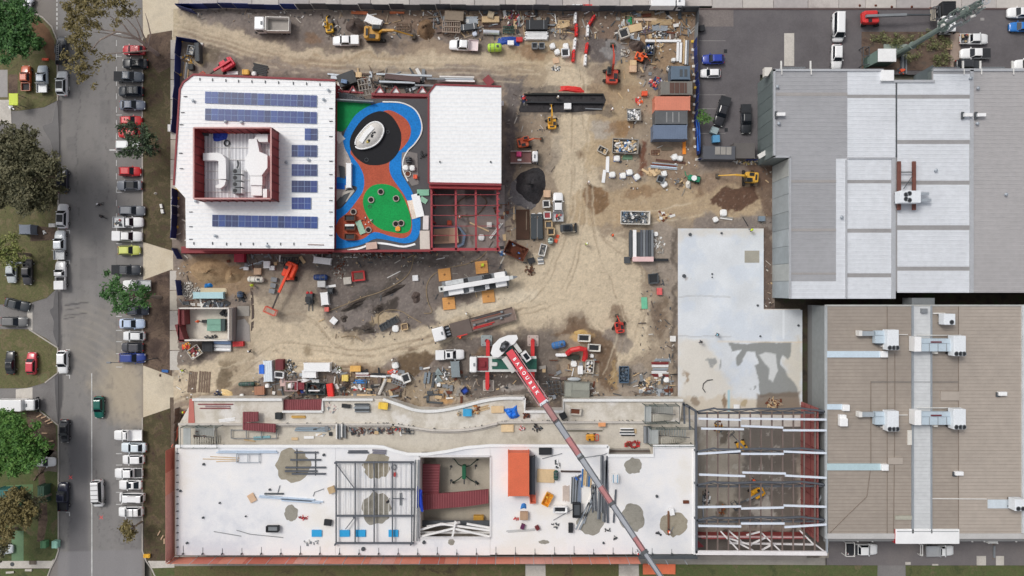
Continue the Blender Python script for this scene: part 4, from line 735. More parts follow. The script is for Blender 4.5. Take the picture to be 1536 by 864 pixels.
sn=thing('scaffold_screen','red scaffold mesh screen along the west and south edges of the white roof','scaffold',raw=True)
y_=672;SB,ST=5.2,8.3
for i in range(5):
 a,c=670+i*33,670+(i+1)*33;xw=X(264,SB)-.25;MB().box(xw-.06,xw,Y(c,SB)+.04,Y(a,SB),SB,ST).build('mesh_panel',SCR[(3,0,2,2,2)[i]],sn)
u=258
for i in range(19):
 a,c=262+i*37,262+(i+1)*37;c=min(c,957);yw=Y(833.5,SB)-.25;MB().box(X(a,SB),X(c,SB)-.05,yw-.06,yw,SB,ST-.2).build('mesh_panel',SCR[(0,1,0,3,1,2,0,0,2,0,3,0,1,0,2,2,0,0,0)[i]],sn)
 if c==957:break
for i in range(28):u=268+i*28;MB().box(X(u,SB)-.05,X(u,SB)+.05,Y(835,SB)-.15,Y(835,SB)-.05,0,ST+.1).build('standard',GAL,sn)
b=MB();b.box(X(262,3),X(1040,3),Y(841,3),Y(836,3),2.8,3.0);b.build('walkway',M((150,146,140),.8,0,.15),sn)
for i in range(26):u=275+i*29.3;b=MB();b.box(X(u,HZ)-.03,X(u,HZ)+.03,Y(832,HZ),Y(818+random.uniform(0,6),HZ),HZ+.01,HZ+.06);b.box(X(u,HZ)-.08,X(u,HZ)+.08,Y(831,HZ),Y(829,HZ),HZ,HZ+.5);b.build('anchor_strut',GREYD,mb)
b=MB();b.box(X(958,HZ),X(1045,HZ),Y(836.5,HZ),Y(832,HZ),5,6.6);b.build('open_scaffold',GREYD,mb)
for i in range(14):
 v=680+i*10.8
 b=MB();b.box(X(265,HZ),X(268,HZ),Y(v,HZ)-.06,Y(v,HZ)+.06,HZ,HZ+.25);b.build('edge_clamp',GREYD,mb)
PAT=MR([(146,138,122),(158,150,134),(134,126,110)],.4,rough=.85,fine=.08,bump=.1)
PATG=MR([(138,134,124),(150,146,136),(126,122,112)],.4,rough=.85,fine=.08,bump=.1)
def blobpoly(cx,cy,rx,ry,n_=18,j=.13,seed=0):
 rr=random.Random(seed);return[(cx+rx*math.cos(2*math.pi*i/n_)*(1+rr.uniform(-j,j)),cy+ry*math.sin(2*math.pi*i/n_)*(1+rr.uniform(-j,j)))for i in range(n_)]
for i,(a,c,rx,ry,m)in enumerate([(440,698,25,25,PAT),(565,698,20,21,PAT),(564,763,22,24,PATG),(437,770,10,12,PATG),(950,699,13,12,PATG),(948,778,18,21,PATG),(886,782,20,20,PATG),(1012,786,19,19,PAT),(999,786,10,13,PAT),(677,813,5,5,PATG),(816,813,8,3,PATG)]):
 MB().prism(P(smoothline(blobpoly(a,c,rx,ry,22,.13,i)+blobpoly(a,c,rx,ry,22,.13,i)[:1],2),HZ),HZ,HZ+.02+.004*(i%4)).build('bare_patch',m,mb)
for i,(a,c,rx,ry,col)in enumerate([(376,707,8,12,(206,204,206)),(800,740,60,50,(216,220,226)),(905,735,40,30,(218,224,232)),(712,690,20,16,(210,210,212)),(720,760,12,50,(214,212,212)),(560,745,40,50,(220,223,228)),(950,740,40,40,(224,226,230)),(330,750,40,40,(220,222,226))]):pass
for(u,v,r_)in[(306,696,.22),(405,734,.2),(330,754,.16),(305,776,.18),(369,774,.14),(281,814,.2),(486,682,.25),(636,813,.3),(271,736,.2),(985,744,.25),(545,823,.35),(905,814,.2),(888,733,.12)]:
 b=MB();b.cyl((0,0,0),(0,0,.3),r_,10);b.cyl((0,0,.3),(0,0,.34),r_*.6,10);b.build('pipe_stub',GREYD,mb,(X(u,HZ),Y(v,HZ),HZ))
fm=thing('roof_framing','grey steel roof framing grid lying over the white deck left of the courtyard','steel frame',raw=True)
for v in(693.5,734,774,815):beam((503,v),(621,v),HZ+.9,.28,.3,'beam',STEELG,fm)
for u in(504,532.5,561,588.5,617.5):beam((u,692),(u,816),HZ+.85,.2,.25,'beam',STEELG,fm)
for i in range(15):u=507+i*7.6;beam((u,694),(u,774),HZ+.6,.07,.15,'roof_batten',WHITED,fm)
for a,c in(((504,696),(531,732)),((560,694),(562,730)),((532,776),(518,794)),((588,748),(606,748))):beam(a,c,HZ+.8,.14,.15,'brace',STEELG,fm)
for u,v in((504,693),(617,693),(504,815),(617,815),(561,734),(532,774)):MB().box(X(u,HZ)-.12,X(u,HZ)+.12,Y(v,HZ)-.12,Y(v,HZ)+.12,HZ,HZ+.85).build('column',STEELG,fm)
for i in range(3):beam((623+i*2.6,690),(620+i*3.4,812),HZ+.3+.1*i,.16,.2,'edge_rail',[GREY,WHITED,GREY][i],mb)
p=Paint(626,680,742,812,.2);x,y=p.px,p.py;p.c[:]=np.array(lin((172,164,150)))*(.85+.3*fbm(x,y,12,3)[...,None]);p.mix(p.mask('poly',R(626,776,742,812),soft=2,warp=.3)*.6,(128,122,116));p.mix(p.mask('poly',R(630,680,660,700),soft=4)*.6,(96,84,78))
f3=p.grid('courtyard_floor',.28,MV(.85,.1,.2,4));f3.parent=mb;del f3['kind']
def decking(name,pts,z,pitch,ax,lb,mats=None,cat='metal decking'):
 e=thing(name,lb,cat,raw=True);ribbed('decking_sheet',P(pts,z),z,pitch,mats or[M((124,56,62),.6,0,.16,.8),M((150,84,88),.6,0,.1)],e,th=.3,rw=.1,rh=.08,ax=ax);return e
decking('formwork_decking',[(634,696),(660,697),(658,742),(633,740)],3.0,.5,1,'dark red metal decking panel at the upper left of the courtyard')
e=decking('formwork_decking',[(634,742),(690,738),(733,734),(733,755),(700,760),(634,765)],3.3,.45,0,'long dark red corrugated decking strip crossing the courtyard')
YELP=M((196,150,62),.6,0,.15)
b=MB();b.rbox(-.95,.95,-.6,.6,0,.9,.08);
for i in range(5):b.box(-.7+i*.34,-.62+i*.34,-.5,.5,.88,.95)
tag(b.build('crate',YELP,None,(X(718,.5),Y(777,.5),.3)),'yellow crate on the courtyard floor','crate')
WTB=M((228,226,224),.6,0,.06)
ct=thing('roof_truss','white steel trusses crossing the south end of the courtyard opening','truss',raw=True)
for a,c,z in[((630,795),(662,786),5.4),((662,786),(735,796),5.4),((627,806),(680,793),5.7),((680,793),(735,805),5.7),((683,782),(678,808),5.9),((629,799),(735,799),4.6),((700,786),(735,792),5.2),((640,790),(690,784),4.8)]:beam(a,c,z,.34,.3,'chord',WTB,ct)
b=MB();b.box(X(630,3),X(735,3),Y(790,3),Y(781,3),2.8,3);b.build('walkway',GREYD,ct)
sp=thing('concrete_placing_boom','green spider-legged concrete placer standing in the courtyard','concrete placer',697,704,.3)
b=MB();b.rbox(-.35,.35,-1.3,1.2,.8,2.0,.15);b.build('body',M((22,92,62),.5),sp)
for dx,dy in((-2.1,2.2),(2.4,1.9),(-2.1,-2.4),(2.4,-2.6)):b=MB();b.tube([(0,math.copysign(.7,dy),1.2),(dx*.5,dy*.6,1.5),(dx,dy,.2)],.1);b.build('leg',M((40,62,52),.6),sp);MB().cyl((dx,dy,0),(dx,dy,.25),.25,8).build('foot',BLACK,sp)
b=MB();b.tube([(0,-.8,1.6),(0,-2.4,1.2)],.12);b.build('hose',GREYD,sp)
for i,(px,py)in enumerate(((677,699),(714,698),(677,720),(714,722))):
 b=MB();b.cyl((0,0,0),(0,0,2.4),.06,6);b.cyl((0,0,0),(0,0,.06),.25,8);tag(b.build('prop',GREYD,None,(X(px),Y(py),.3)),'thin steel prop at the '+['upper left','upper right','lower left','lower right'][i]+' of the green placer in the courtyard','prop')
 # VEHICLES
ROLE={'glass':GLASS,'tyre':TYRE,'trim':TRIM,'lamp':LAMP,'tail':TAIL,'chrome':CHROME,'black':BLACK,'bed':M((58,58,60),.8,0,.15,3),'white':WHITE,'alloy':M((188,190,192),.5,.4,.12,2)}
def wheel_mesh():
 b=MB();b.cyl((0,-.11,0),(0,.11,0),.33,14);return b.mesh('wheel',TYRE)
def rim_mesh():
 b=MB();b.cyl((0,-.12,0),(0,.12,0),.2,10);return b.mesh('rim',CHROME)
WHM,RIM=wheel_mesh(),rim_mesh()
_proto={}
def car_parts(kind):
 """list of (name, mesh, role, location)"""
 if kind in _proto:return _proto[kind]
 S_={'sedan':(4.7,1.82,.93,1.42,.85,.15,-1.15,-1.75),'hatch':(4.1,1.74,.95,1.48,.85,.25,-1.45,-1.85),'suv':(4.6,1.88,1.08,1.68,.95,.4,-1.75,-2.1),'wagon':(4.85,1.84,.98,1.5,.95,.25,-1.8,-2.2),'ute':(5.3,1.88,1.08,1.74,1.15,.6,-.75,-.95),'ute1':(5.3,1.88,1.08,1.7,1.05,.55,-.1,-.22),'van':(5.1,1.95,1.2,2.05,1.95,1.3,-2.35,-2.5),'coupe':(4.3,1.8,.9,1.35,.6,-.05,-.9,-1.7)}
 L,Wd,zs,zr,xa,xb,xc,xd=S_[kind];h=L/2;w=Wd/2;P_=[]
 nose=.78 if kind!='van'else .95
 tail_=-h if not kind.startswith('ute')else xd-.03
 st=[(h,.62,zs*.62),(h-.1,.82,zs*.72),(h-.35,.95,zs*.83),(h-.9,1,zs*.93),(xa,1,zs),(0,1,zs+.01)]
 st+=[(-h+.6,1,zs),(-h+.25,.96,zs-.03),(-h+.08,.88,zs-.1),(-h,.76,zs-.25)]if not kind.startswith('ute')else[(tail_,1,zs)]
 b=MB();rg=[]
 for x_,ws_,zt in st:
  q=w*ws_;rg.append([(x_,-q*.92,.28),(x_,-q,.5),(x_,-q,zt-.14),(x_,-q*.92,zt-.02),(x_,-q*.5,zt+.02),(x_,q*.5,zt+.02),(x_,q*.92,zt-.02),(x_,q,zt-.14),(x_,q,.5),(x_,q*.92,.28)])
 b.loft(rg);P_.append(('body',b.mesh('body',WHITE,True),'paint',(0,0,0)))
 wb,wt=w*.9,w*.72
 b=MB();rg=[]
 for f_ in(0,.5,1):
  rg.append([(xa+(xb-xa)*f_,-(wb+(wt-wb)*f_),zs-.02+(zr-zs)*f_),(xa+(xb-xa)*f_,(wb+(wt-wb)*f_),zs-.02+(zr-zs)*f_),(xd+(xc-xd)*f_,(wb+(wt-wb)*f_),zs-.02+(zr-zs)*f_),(xd+(xc-xd)*f_,-(wb+(wt-wb)*f_),zs-.02+(zr-zs)*f_)])
 xm=(xb+xc)/2
 rg.append([(xb-.25,-wt*.8,zr+.04),(xb-.25,wt*.8,zr+.04),(xc+.2,wt*.8,zr+.04),(xc+.2,-wt*.8,zr+.04)]);b.loft(rg);P_.append(('cabin',b.mesh('cabin',WHITE),'paint',(0,0,0)))
 def quad(nm,pts,role='glass'):
  v=[Vector(q)for q in pts];n_=(v[1]-v[0]).cross(v[3]-v[0]).normalized()*.025
  if n_.z<0:n_=-n_
  b=MB();b.add([tuple(q+n_)for q in v]+[tuple(q-n_)for q in v],[(0,1,2,3),(7,6,5,4),(0,4,5,1),(1,5,6,2),(2,6,7,3),(3,7,4,0)]);P_.append((nm,b.mesh(nm,GLASS),role,(0,0,0)))
 dz=zr-zs
 quad('windscreen',[(xa-.02,-wb*.9,zs+.03),(xa-.02,wb*.9,zs+.03),(xb+.04,wt*.92,zr-.03),(xb+.04,-wt*.92,zr-.03)])
 quad('rear_window',[(xd+.04,-wb*.82,zs+.06),(xd+.04,wb*.82,zs+.06),(xc-.03,wt*.86,zr-.05),(xc-.03,-wt*.86,zr-.05)])
 for s in(-1,1):quad('side_window',[(xa-.25,s*(wb-.005),zs+.05),(xd+.22,s*(wb-.005),zs+.05),(xc+.12,s*(wt+.02),zr-.07),(xb-.1,s*(wt+.02),zr-.07)])
 for s in(-1,1):
  b=MB();b.box(-.1,.12,-.14,.14,-.08,.08);P_.append(('headlight',b.mesh('headlight',LAMP),'lamp',(h-.16,s*w*.66,zs*.62)))
  b=MB();b.box(-.05,.08,-.12,.12,-.12,.12);P_.append(('taillight',b.mesh('taillight',TAIL),'tail',(-h+.03,s*w*.72,zs*.72)))
  b=MB();b.box(-.07,.07,-.1,.1,-.06,.07);P_.append(('mirror',b.mesh('mirror',BLACK),'paint',(xa-.2,s*(w+.07),zs+.02)))
  for xx in(h-.88,-h+.92):P_.append(('wheel',WHM,'tyre',(xx,s*(w-.1),.33)))
 if kind.startswith('ute'):
  x0=-h;x1=tail_-.05
  b=MB();b.box(x0,x1,-w*.97,-w*.9,.6,zs-.02);b.box(x0,x1,w*.9,w*.97,.6,zs-.02);b.box(x0,x0+.07,-w*.9,w*.9,.6,zs-.02);b.box(x1-.06,x1,-w*.9,w*.9,.6,zs+.02);P_.append(('tray_side',b.mesh('tray_side',WHITE),'tray',(0,0,0)))
  b=MB();b.box(x0+.07,x1-.06,-w*.9,w*.9,.5,.68);P_.append(('tray_floor',b.mesh('tray_floor',WHITE),'bed',(0,0,0)))
 _proto[kind]=P_;return P_
CARS={}
def car(kind,c,px,py,deg,label,group=None,extra='',scale=1.0,tray=None,h=.8,cat=None,name=None,z=0.0,rnd=True):
 """deg: compass of the nose in the picture, 0 = right, 90 = up"""
 name=name or{'sedan':'sedan_car','hatch':'hatchback_car','suv':'suv_car','wagon':'station_wagon','ute':'utility_pickup','ute1':'utility_pickup','van':'van','coupe':'coupe_car'}[kind]
 t=thing(name,label,cat or{'ute':'pickup','ute1':'pickup','van':'van'}.get(kind,'car'),px,py,z,deg+(random.uniform(-1.2,1.2)if rnd else 0),group,h=h)
 pm=PAINT(c)if sum(c)<690 else PAINT((240,241,242));trayc=PAINT(tray)if tray else pm;t.scale=(scale,)*3
 for nm,me,role,loc in car_parts(kind):
  if nm=='tray_side'and 'flat'in extra:continue
  o=bpy.data.objects.new(nm,me);COL.objects.link(o);o.parent=t;o.location=loc
  sl_=o.material_slots[0];sl_.link='OBJECT';sl_.material=pm if role=='paint'else trayc if role=='tray'else ROLE[role]
  if nm=='wheel':r_=bpy.data.objects.new('rim',RIM);COL.objects.link(r_);r_.parent=o
 S_={'sedan':1.42,'hatch':1.48,'suv':1.68,'wagon':1.5,'ute':1.74,'ute1':1.7,'van':2.05,'coupe':1.35};zr=S_[kind]+.05
 if 'rack'in extra:
  b=MB()
  for xx in(-.9,0,.3)if kind!='van'else(-1.8,-.9,0,.8):b.box(xx-.03,xx+.03,-.7,.7,zr,zr+.08)
  b.build('roof_rack',TRIM,t)
 if 'rails'in extra:
  for s in(-1,1):b=MB();b.box(-1.5,.2,s*.62-.03,s*.62+.03,zr-.03,zr+.06);b.build('roof_rail',TRIM,t)
 if 'sunroof'in extra:b=MB();b.box(-.5,.1,-.42,.42,zr-.02,zr+.012);b.build('sunroof',GLASS,t)
 if 'darkroof'in extra:b=MB();b.box(-1.2,.15,-.58,.58,zr-.03,zr+.012);b.build('roof_panel',BLACK,t)
 if 'tonneau'in extra:b=MB();b.box(-2.62,-1.05,-.88,.88,1.05,1.12);b.build('tonneau_cover',M((44,46,50),.8,0,.15,3),t)
 if 'lid'in extra:b=MB();b.rbox(-2.64,-1.02,-.9,.9,.7,1.5,.12);b.build('canopy_lid',pm,t)
 if 'flat'in extra:
  tm=PAINT(tray)if tray else ROLE['alloy'];x1=-1.05 if kind=='ute'else-.35
  b=MB();b.box(-2.75,x1,-.98,.98,.82,.92);b.build('tray_deck',tm,t)
  b=MB();b.box(-2.75,x1,-1.0,-.95,.92,1.2);b.box(-2.75,x1,.95,1.0,.92,1.2);b.box(-2.78,-2.73,-1,1,.92,1.2);b.build('tray_side',tm,t);b=MB();b.box(x1-.05,x1,-.95,.95,.92,1.75);b.build('headboard',tm,t)
  for s in(-1,1):b=MB();b.box(-2.7,x1,s*.7-.05,s*.7+.05,.55,.8);b.build('chassis_rail',TRIM,t)
 if 'load'in extra:
  for i in range(7):b=MB();b.cbox(random.uniform(-2.4,-1.3),random.uniform(-.6,.6),1.1,random.uniform(.2,.7),random.uniform(.15,.4),.3,0,random.uniform(0,3));b.build('load_item',random.choice([GREY,WHITED,GREYD,TIMB,RED2]),t)
 if 'ladder'in extra:
  b=MB();
  for s in(-.2,.2):b.box(-2.2,.8,s-.03,s+.03,zr+.1,zr+.16)
  for i in range(8):b.box(-2+i*.36,-1.95+i*.36,-.2,.2,zr+.1,zr+.14)
  b.build('ladder',ROLE['alloy'],t)
 return t
GE,GWk,GVg='cars angle-parked beside the site verge','cars parked along the left kerb','cars parked on the left-hand grass and driveways'
for a in[('hatch',(196,58,66),200,75,180,'red hatchback topmost in the street-side row under the bare gum branches',GE),('sedan',(34,36,42),202,95,180,'black sedan parked just below the topmost red hatchback',GE,'sunroof'),('ute',(92,100,110),193,115,0,'grey pickup with flat dark tonneau cover facing the verge',GE,'tonneau'),('suv',(46,52,60),196,137,180,'charcoal four-wheel drive with roof rack between the grey pickup and grey sedan',GE,'rack'),('sedan',(118,126,142),198,157.5,0,'blue-grey sedan just above the pair of red cars',GE),('hatch',(206,38,44),196,181,0,'bright red hatchback with dark windscreen above the leafy street tree',GE),('hatch',(200,44,48),193,199,180,'red hatchback half hidden under the upper street tree',GE),('suv',(226,230,230),192,218,0,'white car mostly covered by the upper street tree',GE),('hatch',(196,30,36),194.5,257,0,'lone red hatchback below the upper street tree',GE),('sedan',(126,130,138),193.5,278,180,'grey sedan with dark glass roof next to the lone red hatchback',GE,'darkroof'),('wagon',(112,116,122),197.5,316,0,'grey station wagon directly above the white pickups',GE),('ute1',(236,238,240),193,333.5,0,'white pickup with an open loaded alloy tray',GE,'flat load'),('ute',(238,240,242),191.5,354.5,0,'white pickup with a plain white canopy lid',GE,'lid'),('hatch',(206,212,110),193,375.5,0,'yellow-green hatchback with pale yellow roof near the crossover',GE),('ute',(62,66,72),189.5,405,0,'dark grey pickup beside the sandy crossover above the lower street tree',GE,'tonneau'),('ute1',(232,234,236),205,428,180,'white pickup hidden under the top of the lower street tree',GE,'flat'),('hatch',(52,58,72),206,466,0,'dark car peeking out below the lower street tree',GE),('sedan',(190,206,230),197.5,485.5,0,'pale blue sedan below the lower street tree',GE),('hatch',(226,228,228),200.5,504,180,'silver-white hatchback with dark windows above the black hatchback',GE),('hatch',(66,66,72),198,521,180,'black hatchback between the silver-white one and the blue wagon',GE),('wagon',(44,66,140),198,537,0,'royal blue station wagon beside the lamp post at the crossover',GE),('ute1',(240,240,240),192,652.5,180,'white pickup at the head of the lower row of white cars',GE,'flat',1,(236,236,236)),('sedan',(218,228,234),200,671.5,180,'pale silver sedan second in the lower row of white cars',GE),('hatch',(244,244,244),199.5,689.5,180,'white hatchback third in the lower row with two dark end windows',GE),('ute',(242,243,244),193,709.5,180,'white double cab pickup with an open black tray',GE,'',1,None),('coupe',(238,239,240),195,727.5,180,'white car with a dark sunroof in the lower row',GE,'sunroof'),('van',(236,237,238),197.5,746.5,180,'long white wagon second from the bottom of the lower row',GE,'rails',.92),('suv',(234,236,236),196,767.5,180,'white station wagon with roof rack at the foot of the row by the small bush',GE,'rack'),('ute',(58,62,70),92,76,90,'black pickup at the kerb beside the brown gum foliage',GWk,'ladder'),('suv',(224,226,228),93,125,90,'silver four-wheel drive with grey roof panel at the left kerb near the top',GWk,'darkroof'),('suv',(46,50,62),94,271,90,'black four-wheel drive at the kerb above the big olive tree branch',GWk,'rack'),('suv',(226,226,228),94,324,90,'pale car with long dark sunroof at the kerb beside the olive tree',GWk,'darkroof'),('ute',(222,228,232),90,367,90,'white pickup with blue-grey boxes on its tray at the left kerb',GWk,'flat'),('ute1',(240,240,240),91,413,90,'white pickup with white covered tray, lowest of the kerb group beside the driveway',GWk,'lid'),('hatch',(240,240,240),94,543,-90,'white hatchback alone at the left kerb between the driveways',GWk,'',1.06),('sedan',(40,42,48),96,647,-90,'black sedan at the left kerb below the dark wet gutter',GWk,'',.92),('ute',(36,40,58),94.5,745,90,'dark navy pickup at the left kerb near the bottom',GWk),('hatch',(16,96,84),148,611,-90,'teal green hatchback driving down the street',None),('van',(236,236,236),147,740,-87,'white people mover driving down the street with ribbed roof',None,'rack',.98),('ute',(200,98,62),38.5,117,90,'orange pickup parked on grass under the top left tree',GVg,'',.9,(214,124,88)),('ute',(196,206,216),63.5,118,90,'silver pickup on grass beside the orange pickup',GVg,'flat',.95),('hatch',(196,198,204),37,9,60,'silver car with dark glass at the very top left corner turning',GVg),('sedan',(58,62,66),25,457,-14,'dark sedan parked askew in the middle left driveway',GVg),('wagon',(112,112,112),21,482.5,0,'grey wagon with white roof in the middle left driveway',GVg),('sedan',(34,36,40),15,544,90,'black sedan on grass left of the red hatchback',GVg,'sunroof',.92),('hatch',(208,66,80),47,545,90,'red hatchback parked on the grass between two driveways',GVg),('hatch',(190,196,198),17,408,-90,'silver hatchback half under the yellow-green tree at the left',GVg),('ute',(58,56,60),41,408,-90,'dark pickup next to the silver hatchback under a leaning pole',GVg,'',.9),('hatch',(236,238,242),66,693,0,'white hatchback nose poking out from under the big lower left tree',GVg),('hatch',(220,226,228),2,824,0,'white car cut off by the left picture edge near the bottom',GVg),]:car(*a)
GY,GC='vehicles on the building site','cars in the upper right car park'
for a in[('ute',(238,238,238),519,61,180,'white pickup parked alone on the upper sandy haul road',GY,'lid',.95),('ute',(240,240,240),695,68,177,'white pickup with pinkish white tray beside the lime green tank',GY,'flat',1,(228,214,214)),('ute',(240,240,240),837,310,90,'white pickup pointing up the picture with timber in its tray',GY,'flat load',1),('ute',(240,241,242),675,532,0,'white pickup between the flatbed truck and the red outrigger crane',GY,'lid sunroof',1),('hatch',(40,64,160),1070,88.5,180,'royal blue hatchback in the upper right car park',GC),('hatch',(236,238,240),1066,109.5,180,'white hatchback directly below the royal blue one',GC,'',.92),('ute',(44,44,48),1083,167,-106,'black pickup parked at a tilt in the car park',GC,'tonneau',1.05),('ute',(42,44,48),1119,178.5,-90,'black pickup parked straight beside the warehouse wall',GC,'tonneau',1.02),('van',(240,241,242),1257,41,-90,'long white van above the white wagon on the car park',GC,'',1.05),('suv',(238,240,241),1255,85,-90,'white wagon tucked against the warehouse below the white van',GC),('ute',(242,242,243),1461,58.5,0,'white pickup with tools in its open tray at upper right',GC,'load',1,(240,240,240)),('ute',(240,241,243),1462.5,80.5,180,'white pickup with black tray cover at upper right',GC,'tonneau',1.02),('suv',(240,242,243),1530,19,180,'white car at the right picture edge near the top',GC),('hatch',(40,118,196),1531,40,180,'bright blue hatchback at the right picture edge',GC),('suv',(240,242,243),1540,97,180,'white car nose at the right picture edge beside the warehouse louvres',GC),('suv',(56,58,62),1452,97,0,'dark car mostly hidden by the warehouse louvres',GC),('ute',(240,241,242),1294,824,0,'white pickup with black covered tray in the lower service yard',None,'tonneau',1.05),('ute1',(240,241,242),1410,826,0,'white pickup with plain grey alloy tray in front of the white trailer',None,'flat',.98),]:car(*a)
CARS_DONE=True
# trucks
def wheels(t,xs_,w,r=.48,wd=.3):
 for xx in xs_:
  for s in(-1,1):b=MB();b.cyl((0,-wd/2,0),(0,wd/2,0),r,14);o=b.build('wheel',TYRE,t,(xx,s*(w-wd/2),r));MB().cyl((0,-wd/2-.01,0),(0,wd/2+.01,0),r*.5,10).build('rim',CHROME,o)
def truckcab(t,x0,x1,w,ztop,c,m=None):
 m=m or PAINT(c);b=MB();b.rbox(x0,x1,-w,w,.6,ztop,.22,0,.18);b.build('cab',m,t)
 b=MB();b.box(x1-.02,x1+.03,-w*.85,w*.85,ztop-1.15,ztop-.3);b.build('windscreen',GLASS,t)
 for s in(-1,1):
  b=MB();b.box(x0+.35,x1-.25,s*w-.03*(s<0),s*w+.03*(s>0),ztop-1.1,ztop-.35);b.build('side_window',GLASS,t)
  b=MB();b.box(x1-.15,x1+.1,s*(w+.1),s*(w+.35),ztop-1.3,ztop-.7)if s>0 else b.box(x1-.15,x1+.1,-(w+.35),-(w+.1),ztop-1.3,ztop-.7);b.build('mirror',BLACK,t)
  b=MB();b.box(x1-.02,x1+.05,s*w*.7-.16,s*w*.7+.16,.75,.95);b.build('headlight',LAMP,t)
 b=MB();b.box(x0+.3,x0+.6,-.3,.3,ztop-.02,ztop+.12);b.build('roof_hatch',GREY,t)
 b=MB();b.box(x1-.05,x1+.12,-w*.97,w*.97,.45,.75);b.build('bumper',TRIM,t)
def chassis(t,x0,x1):
 for s in(-1,1):MB().box(x0,x1,s*.45-.07,s*.45+.07,.65,.95).build('chassis_rail',TRIM,t)
t=thing('tipper_truck','white tipper truck with an empty open grey tray on the upper haul road','truck',409.5,38,0,179,h=1.5)
truckcab(t,1.3,3.1,1.22,2.6,(240,240,236));chassis(t,-3,1.3);wheels(t,(2.3,-1.3,-2.3),1.2)
b=MB();TW=M((216,212,206),.5,0,.1,1)
b.box(-3.15,1.0,-1.25,1.25,1.15,1.3,1);
for s in(-1,1):b.box(-3.15,1.0,s*1.25-.06,s*1.25+.06,1.1,2.3)
b.box(.95,1.12,-1.25,1.25,1.1,2.5);b.box(-3.22,-3.12,-1.25,1.25,1.1,2.3);b.build('tipper_tray',[TW,M((156,150,144),.7,.2,.2,1)],t)
for i in range(5):
 for s in(-1,1):MB().box(-2.8+i*.85,-2.7+i*.85,s*1.31-.04,s*1.31+.04,1.15,2.25).build('tray_rib',TW,t)
t=thing('flatbed_truck','white-cab flatbed truck with brown deck and long empty trailer carrying red and grey poles','truck',706,488,0,195,h=1.5)
truckcab(t,4.9,7.1,1.25,2.8,(240,240,238));chassis(t,-8,5);wheels(t,(6,2.6,1.4,-4.6,-5.8,-7),1.22)
b=MB();b.box(.0,3.8,-1.3,1.3,1.2,1.4);b.build('deck',M((104,92,86),.8,0,.15,1),t)
b=MB();b.box(4.0,4.85,-1.1,1.1,.9,1.3);b.build('engine_bay',BLACK,t)
for y_ in(-.6,.1,.6):MB().cyl((4.05,y_,1.3),(4.6,y_,1.7),.16,8).build('air_tank',GAL,t)
b=MB();b.box(1,3,1.3,1.5,1.1,1.4);b.build('tool_rack',RED2,t)
b=MB();b.box(-8.3,.0,-1.25,1.25,1.0,1.12);b.build('trailer_deck',M((126,110,102),.85,0,.2,1),t)
for s in(-1,1):MB().box(-8.3,0,s*1.25-.05,s*1.25+.05,1.0,1.3).build('side_rail',M((96,84,78),.8),t)
for y_,x0,x1,m in((.55,-4.4,-.4,RED2),(.8,-3.9,-.2,RED2),(.1,-7.6,-.5,GREYD),(-.2,-7.9,-3,GREY),(-.7,-6.4,-.3,M((150,96,80),.7)),(-.95,-6,-1,GREYD)):MB().box(x0,x1,y_-.07,y_+.07,1.13,1.3).build('pole',m,t)
for xx,yy in((-.7,.1),(-3,-.1),(-5.8,.2),(-6.2,-.9)):b=MB();b.rbox(xx-.25,xx+.25,yy-.2,yy+.2,1.13,1.6,.05);b.build('strap_box',GREY,t)
MB().box(-8.5,-8.4,-1.2,1.2,.8,1.5).build('tail_board',M((176,150,140),.7),t)
t=thing('crew_truck','small truck with pink box on its brown tray beside the black gravel heap','truck',786,236,0,0,h=1.2)
truckcab(t,1.5,2.55,1.0,2.2,(240,240,240));chassis(t,-2.4,1.5);wheels(t,(1.9,-1.4),1.0,.4,.25)
b=MB();b.box(-2.5,1.35,-1.1,1.1,.95,1.05);b.build('tray_deck',M((128,92,88),.8,0,.2,2),t)
for s in(-1,1):MB().box(-2.5,1.35,s*1.1-.05,s*1.1+.05,1.05,1.5).build('tray_side',M((196,186,182),.6),t)
b=MB();b.rbox(-1.4,-.5,.1,1,1.05,1.7,.06);b.build('pink_box',M((214,66,124),.6),t);b=MB();b.rbox(-1.2,-.5,-.7,-.3,1.05,1.4,.05);b.build('white_box',WHITE,t)
t=thing('box_truck','white truck cut off by the top edge on the concrete road','truck',1003,2,.05,0,h=2)
truckcab(t,1.4,3,1.15,2.5,(240,240,240));chassis(t,-3.4,1.4);wheels(t,(2.2,-2),1.1)
b=MB();b.rbox(-3.4,1.1,-1.2,1.2,1,2.9,.1);b.build('cargo_box',PAINT((240,240,240)),t)
t=thing('tray_truck','white cab truck with black ribbed rear body partly under the mobile phone mast','truck',1421,27,.07,-90,h=1.6)
truckcab(t,-.2,2.7,1.25,2.3,(236,240,240));chassis(t,-2.8,0);wheels(t,(1.7,-1.6,-2.3),1.2)
b=MB();b.rbox(-2.9,-.35,-1.25,1.25,.95,2.2,.1)
for i in range(7):b.box(-2.75+i*.35,-2.65+i*.35,-1.2,1.2,2.2,2.28)
b.build('rear_body',BLACK,t)
t=thing('semi_trailer','long white semi trailer with a red rear end against the brown-roofed warehouse','trailer',1392,805,.05,0,h=7.5)
b=MB();b.rbox(-5.6,5.6,-1.3,1.3,1.2,4.3,.1);b.build('cargo_body',PAINT((242,242,242)),t);MB().box(-5.66,-5.6,-1.25,1.25,1.3,4.2).build('rear_door',M((176,36,48),.5),t)
b=MB();b.box(-5.4,5.4,.85,.95,4.3,4.33);b.build('roof_seam',GREY,t);chassis(t,-5.4,5.4);wheels(t,(-4.6,-3.4,-2.2),1.25)
t.location=(X(1390,8),Y(804,8),4.0)
for zz_ in(-3.4,):
 b=MB();b.box(-5.5,5.5,-1.25,1.25,-3.95,.6);b.build('dock_base',GREYD,t)
